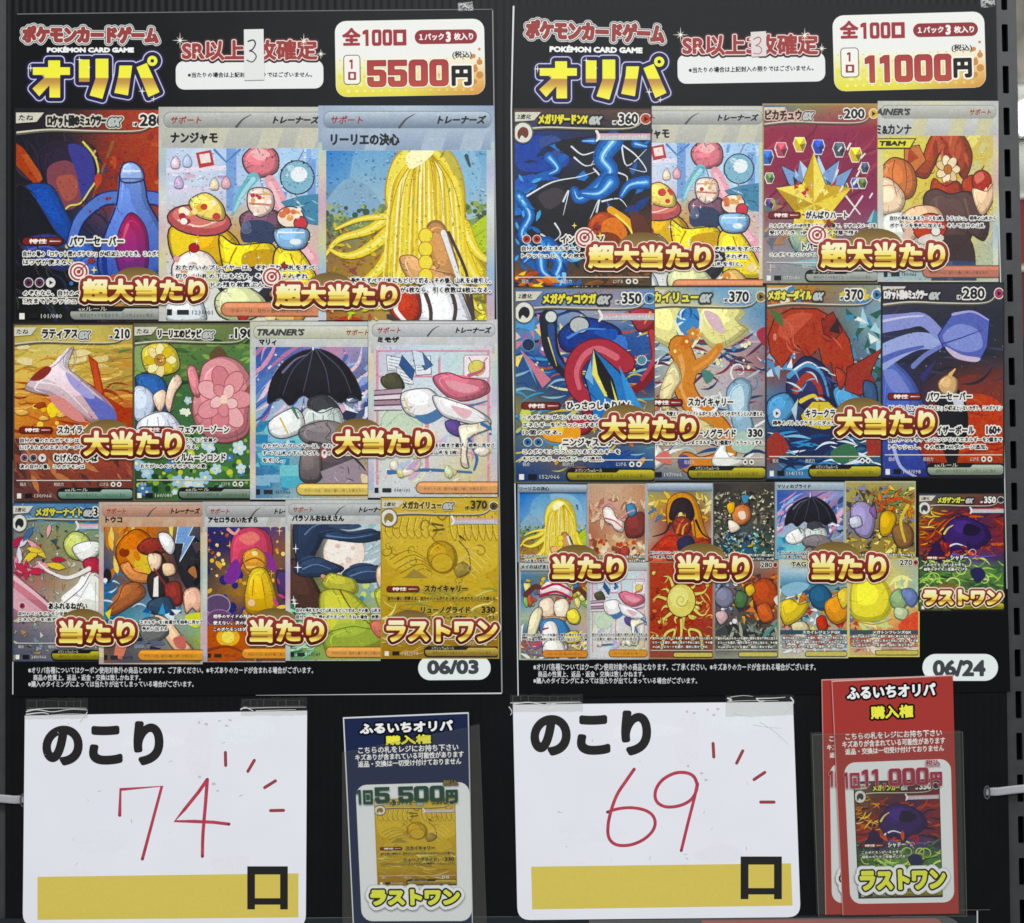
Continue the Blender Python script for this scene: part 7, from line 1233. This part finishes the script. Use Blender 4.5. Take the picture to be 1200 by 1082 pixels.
tf = ticket([(973, 797), (1114.5, 790), (1121.5, 1068.5), (986, 1070.5)], 141.5, 275, RED, 'front red purchase ticket priced 11,000円 with a violet card picture', .0042, .0006, '1回11,000円', (8, 105, 125, 127), (10, 96.5, 136.5, 262), (20, 119, 122.5, 256), mk_whale, ('#9c2c44', '#dca4ac', '#a02e44', '#d8c0c4'), (106, 96.5, 123, 103.5),
       ((13, 62, 127, 70), (9, 71, 130.5, 79), (12, 80, 129, 87.5)), (17, 8, 121, 23), (44, 32, 94, 47), (22, 222, 126, 246), RT, (([(0, .6), (141.5, .6)], 1.2, '#d8b0a8'), ([(.4, 0), (.4, 275)], .9, '#d89890')))
def sleeve(q, d, dback, label, m, creases, flap=None):
    t = thing('clear_sleeve', label, 'plastic sleeve', W((q[2][0] + q[3][0]) / 2, q[2][1], d), 'clear plastic ticket sleeves')
    plate('front_film', [q], d, d + 8e-5, m, t); plate('back_film', [q], dback, dback + 8e-5, m, t)
    c = Print(d + 1e-4)
    for pts, w, k in creases: c.s(k, pts, w, w * .7, False, cap=False)
    c.build('film_edge', M_LINE, t)
sleeve([(402, 880), (562, 848), (571, 1095), (402.5, 1095)], .0060, .0014, 'loose clear plastic sleeve around the navy ticket', M_FILM, [('402.5,1092 402.4,960 402,881 440,873 500,861 561,848.6 565,930 570.5,1092', .35, '#4c4c48')])
sleeve([(949, 858), (1125, 855.5), (1130, 1071), (957, 1071)], .0071, .0014, 'brownish clear plastic sleeve around the red tickets', M_FILM2, [('957,1070.4 953,960 949.6,859 1040,857.3 1124.6,856 1127,960 1129.5,1070.4 1040,1070.6', .6, '#6c6c64')])

# ------------------------------------------------------------------ cable ties, lower rail and price card
def tie(x0, y0, x1, y1, label, hd):
    t = thing('cable_tie', label, 'cable tie', W(x0, y0, .001))
    import bmesh
    bm = bmesh.new(); n = 46; rows = []
    for i in range(n + 1):
        u = i / n; x = x0 + (x1 - x0) * u; y = y0 + (y1 - y0) * u - 1.5 * math.sin(u * 2.2); d = -.002 + .0042 * math.sin(min(1, u * 4) * math.pi / 2) + (.0002 if i % 2 else 0)
        hw = 4.6
        rows.append([bm.verts.new(W(x, y + dy, d + dd)) for dy, dd in ((-hw, -.0009), (-hw, 0), (-hw * .7, .0003), (hw * .7, .0003), (hw, 0), (hw, -.0009))])
    for a, b in zip(rows, rows[1:]):
        for k in range(6): bm.faces.new((a[k], a[(k + 1) % 6], b[(k + 1) % 6], b[k]))
    bmesh.ops.recalc_face_normals(bm, faces=bm.faces)
    me = bpy.data.meshes.new('strap'); bm.to_mesh(me); bm.free(); me.materials.append(M_TIE); o = link('strap', me, (0, 0, 0), t)
    c = [(x0 + hd * 2 + 4.2 * math.cos(i * math.pi / 8), y0 + 8.2 * math.sin(i * math.pi / 8)) for i in range(16)]
    ci = [(x0 + hd * 2 + 2.6 * math.cos(i * math.pi / 8), y0 + 6.4 * math.sin(i * math.pi / 8)) for i in range(16)]
    plate('grommet', [c, ci], 2e-5, .0006, mat('smoky_nylon', '#4c5054', rough=.3, spec=.5), t)
tie(1157, 929, 1216, 924, 'grey nylon cable tie through the board at the right post', 0)
tie(27, 938, -20, 936, 'grey nylon cable tie through the board left of the 74 sign', 0)
rl = thing('shelf_rail', 'dark slate acrylic rail along the bottom behind the signs', 'rail', W(560, 1180, .0002))
plate('rail_sheet', [[(-20, 1077), (345, 1076), (600, 1074.5), (1146, 1073), (1146, 1240), (-20, 1240)]], .0001, .0009, mat('slate_acrylic', '#20272b', rough=.25, spec=.5), rl)
c = Print(.00093); c.s('#5c6668', '358,1076 420,1075.4 500,1075.2 600,1074.4', .7, .5, cap=False); c.s('#4c5456', '600,1074.6 700,1074', .5, .4, cap=False); c.build('rail_edge', M_LINE, rl)
hk = thing('wire_hook', 'thin pale wire edge of a clear holder right of the red price card', 'hook', W(1145, 1120, .002))
c = Print(.0016); c.s('#55564f', '1108,1066.5 1160,1066', .8, .8, False, cap=False); c.s('#c4c6c2', '1145,1067 1145,1160', 1.5, 1.5, False, cap=False); c.build('wire_edge', M_LINE, hk)
pc_ = thing('price_card', 'rounded red price card in a clear pocket at the bottom edge', 'price card', W(960, 1200, .0022))
plate('red_card', [rounded([(822, 1078.5), (1104, 1075.5), (1106, 1200), (824, 1200)], 12, (0, 1, 0, 0))], .0014, .0019, mat('red_card', '#b4483c', rough=.4, spec=.4, vary=.03), pc_)
plate('clear_pocket', [rounded([(690, 1078), (1127, 1073), (1129, 1204), (690, 1204)], 26, (0, 1, 0, 0), 8)], .0020, .0023, film('pocket_film', .05, .94, .2, .07), pc_)
bpy.data.objects.remove(_to)
bpy.context.scene.cycles.filter_width = 1.6
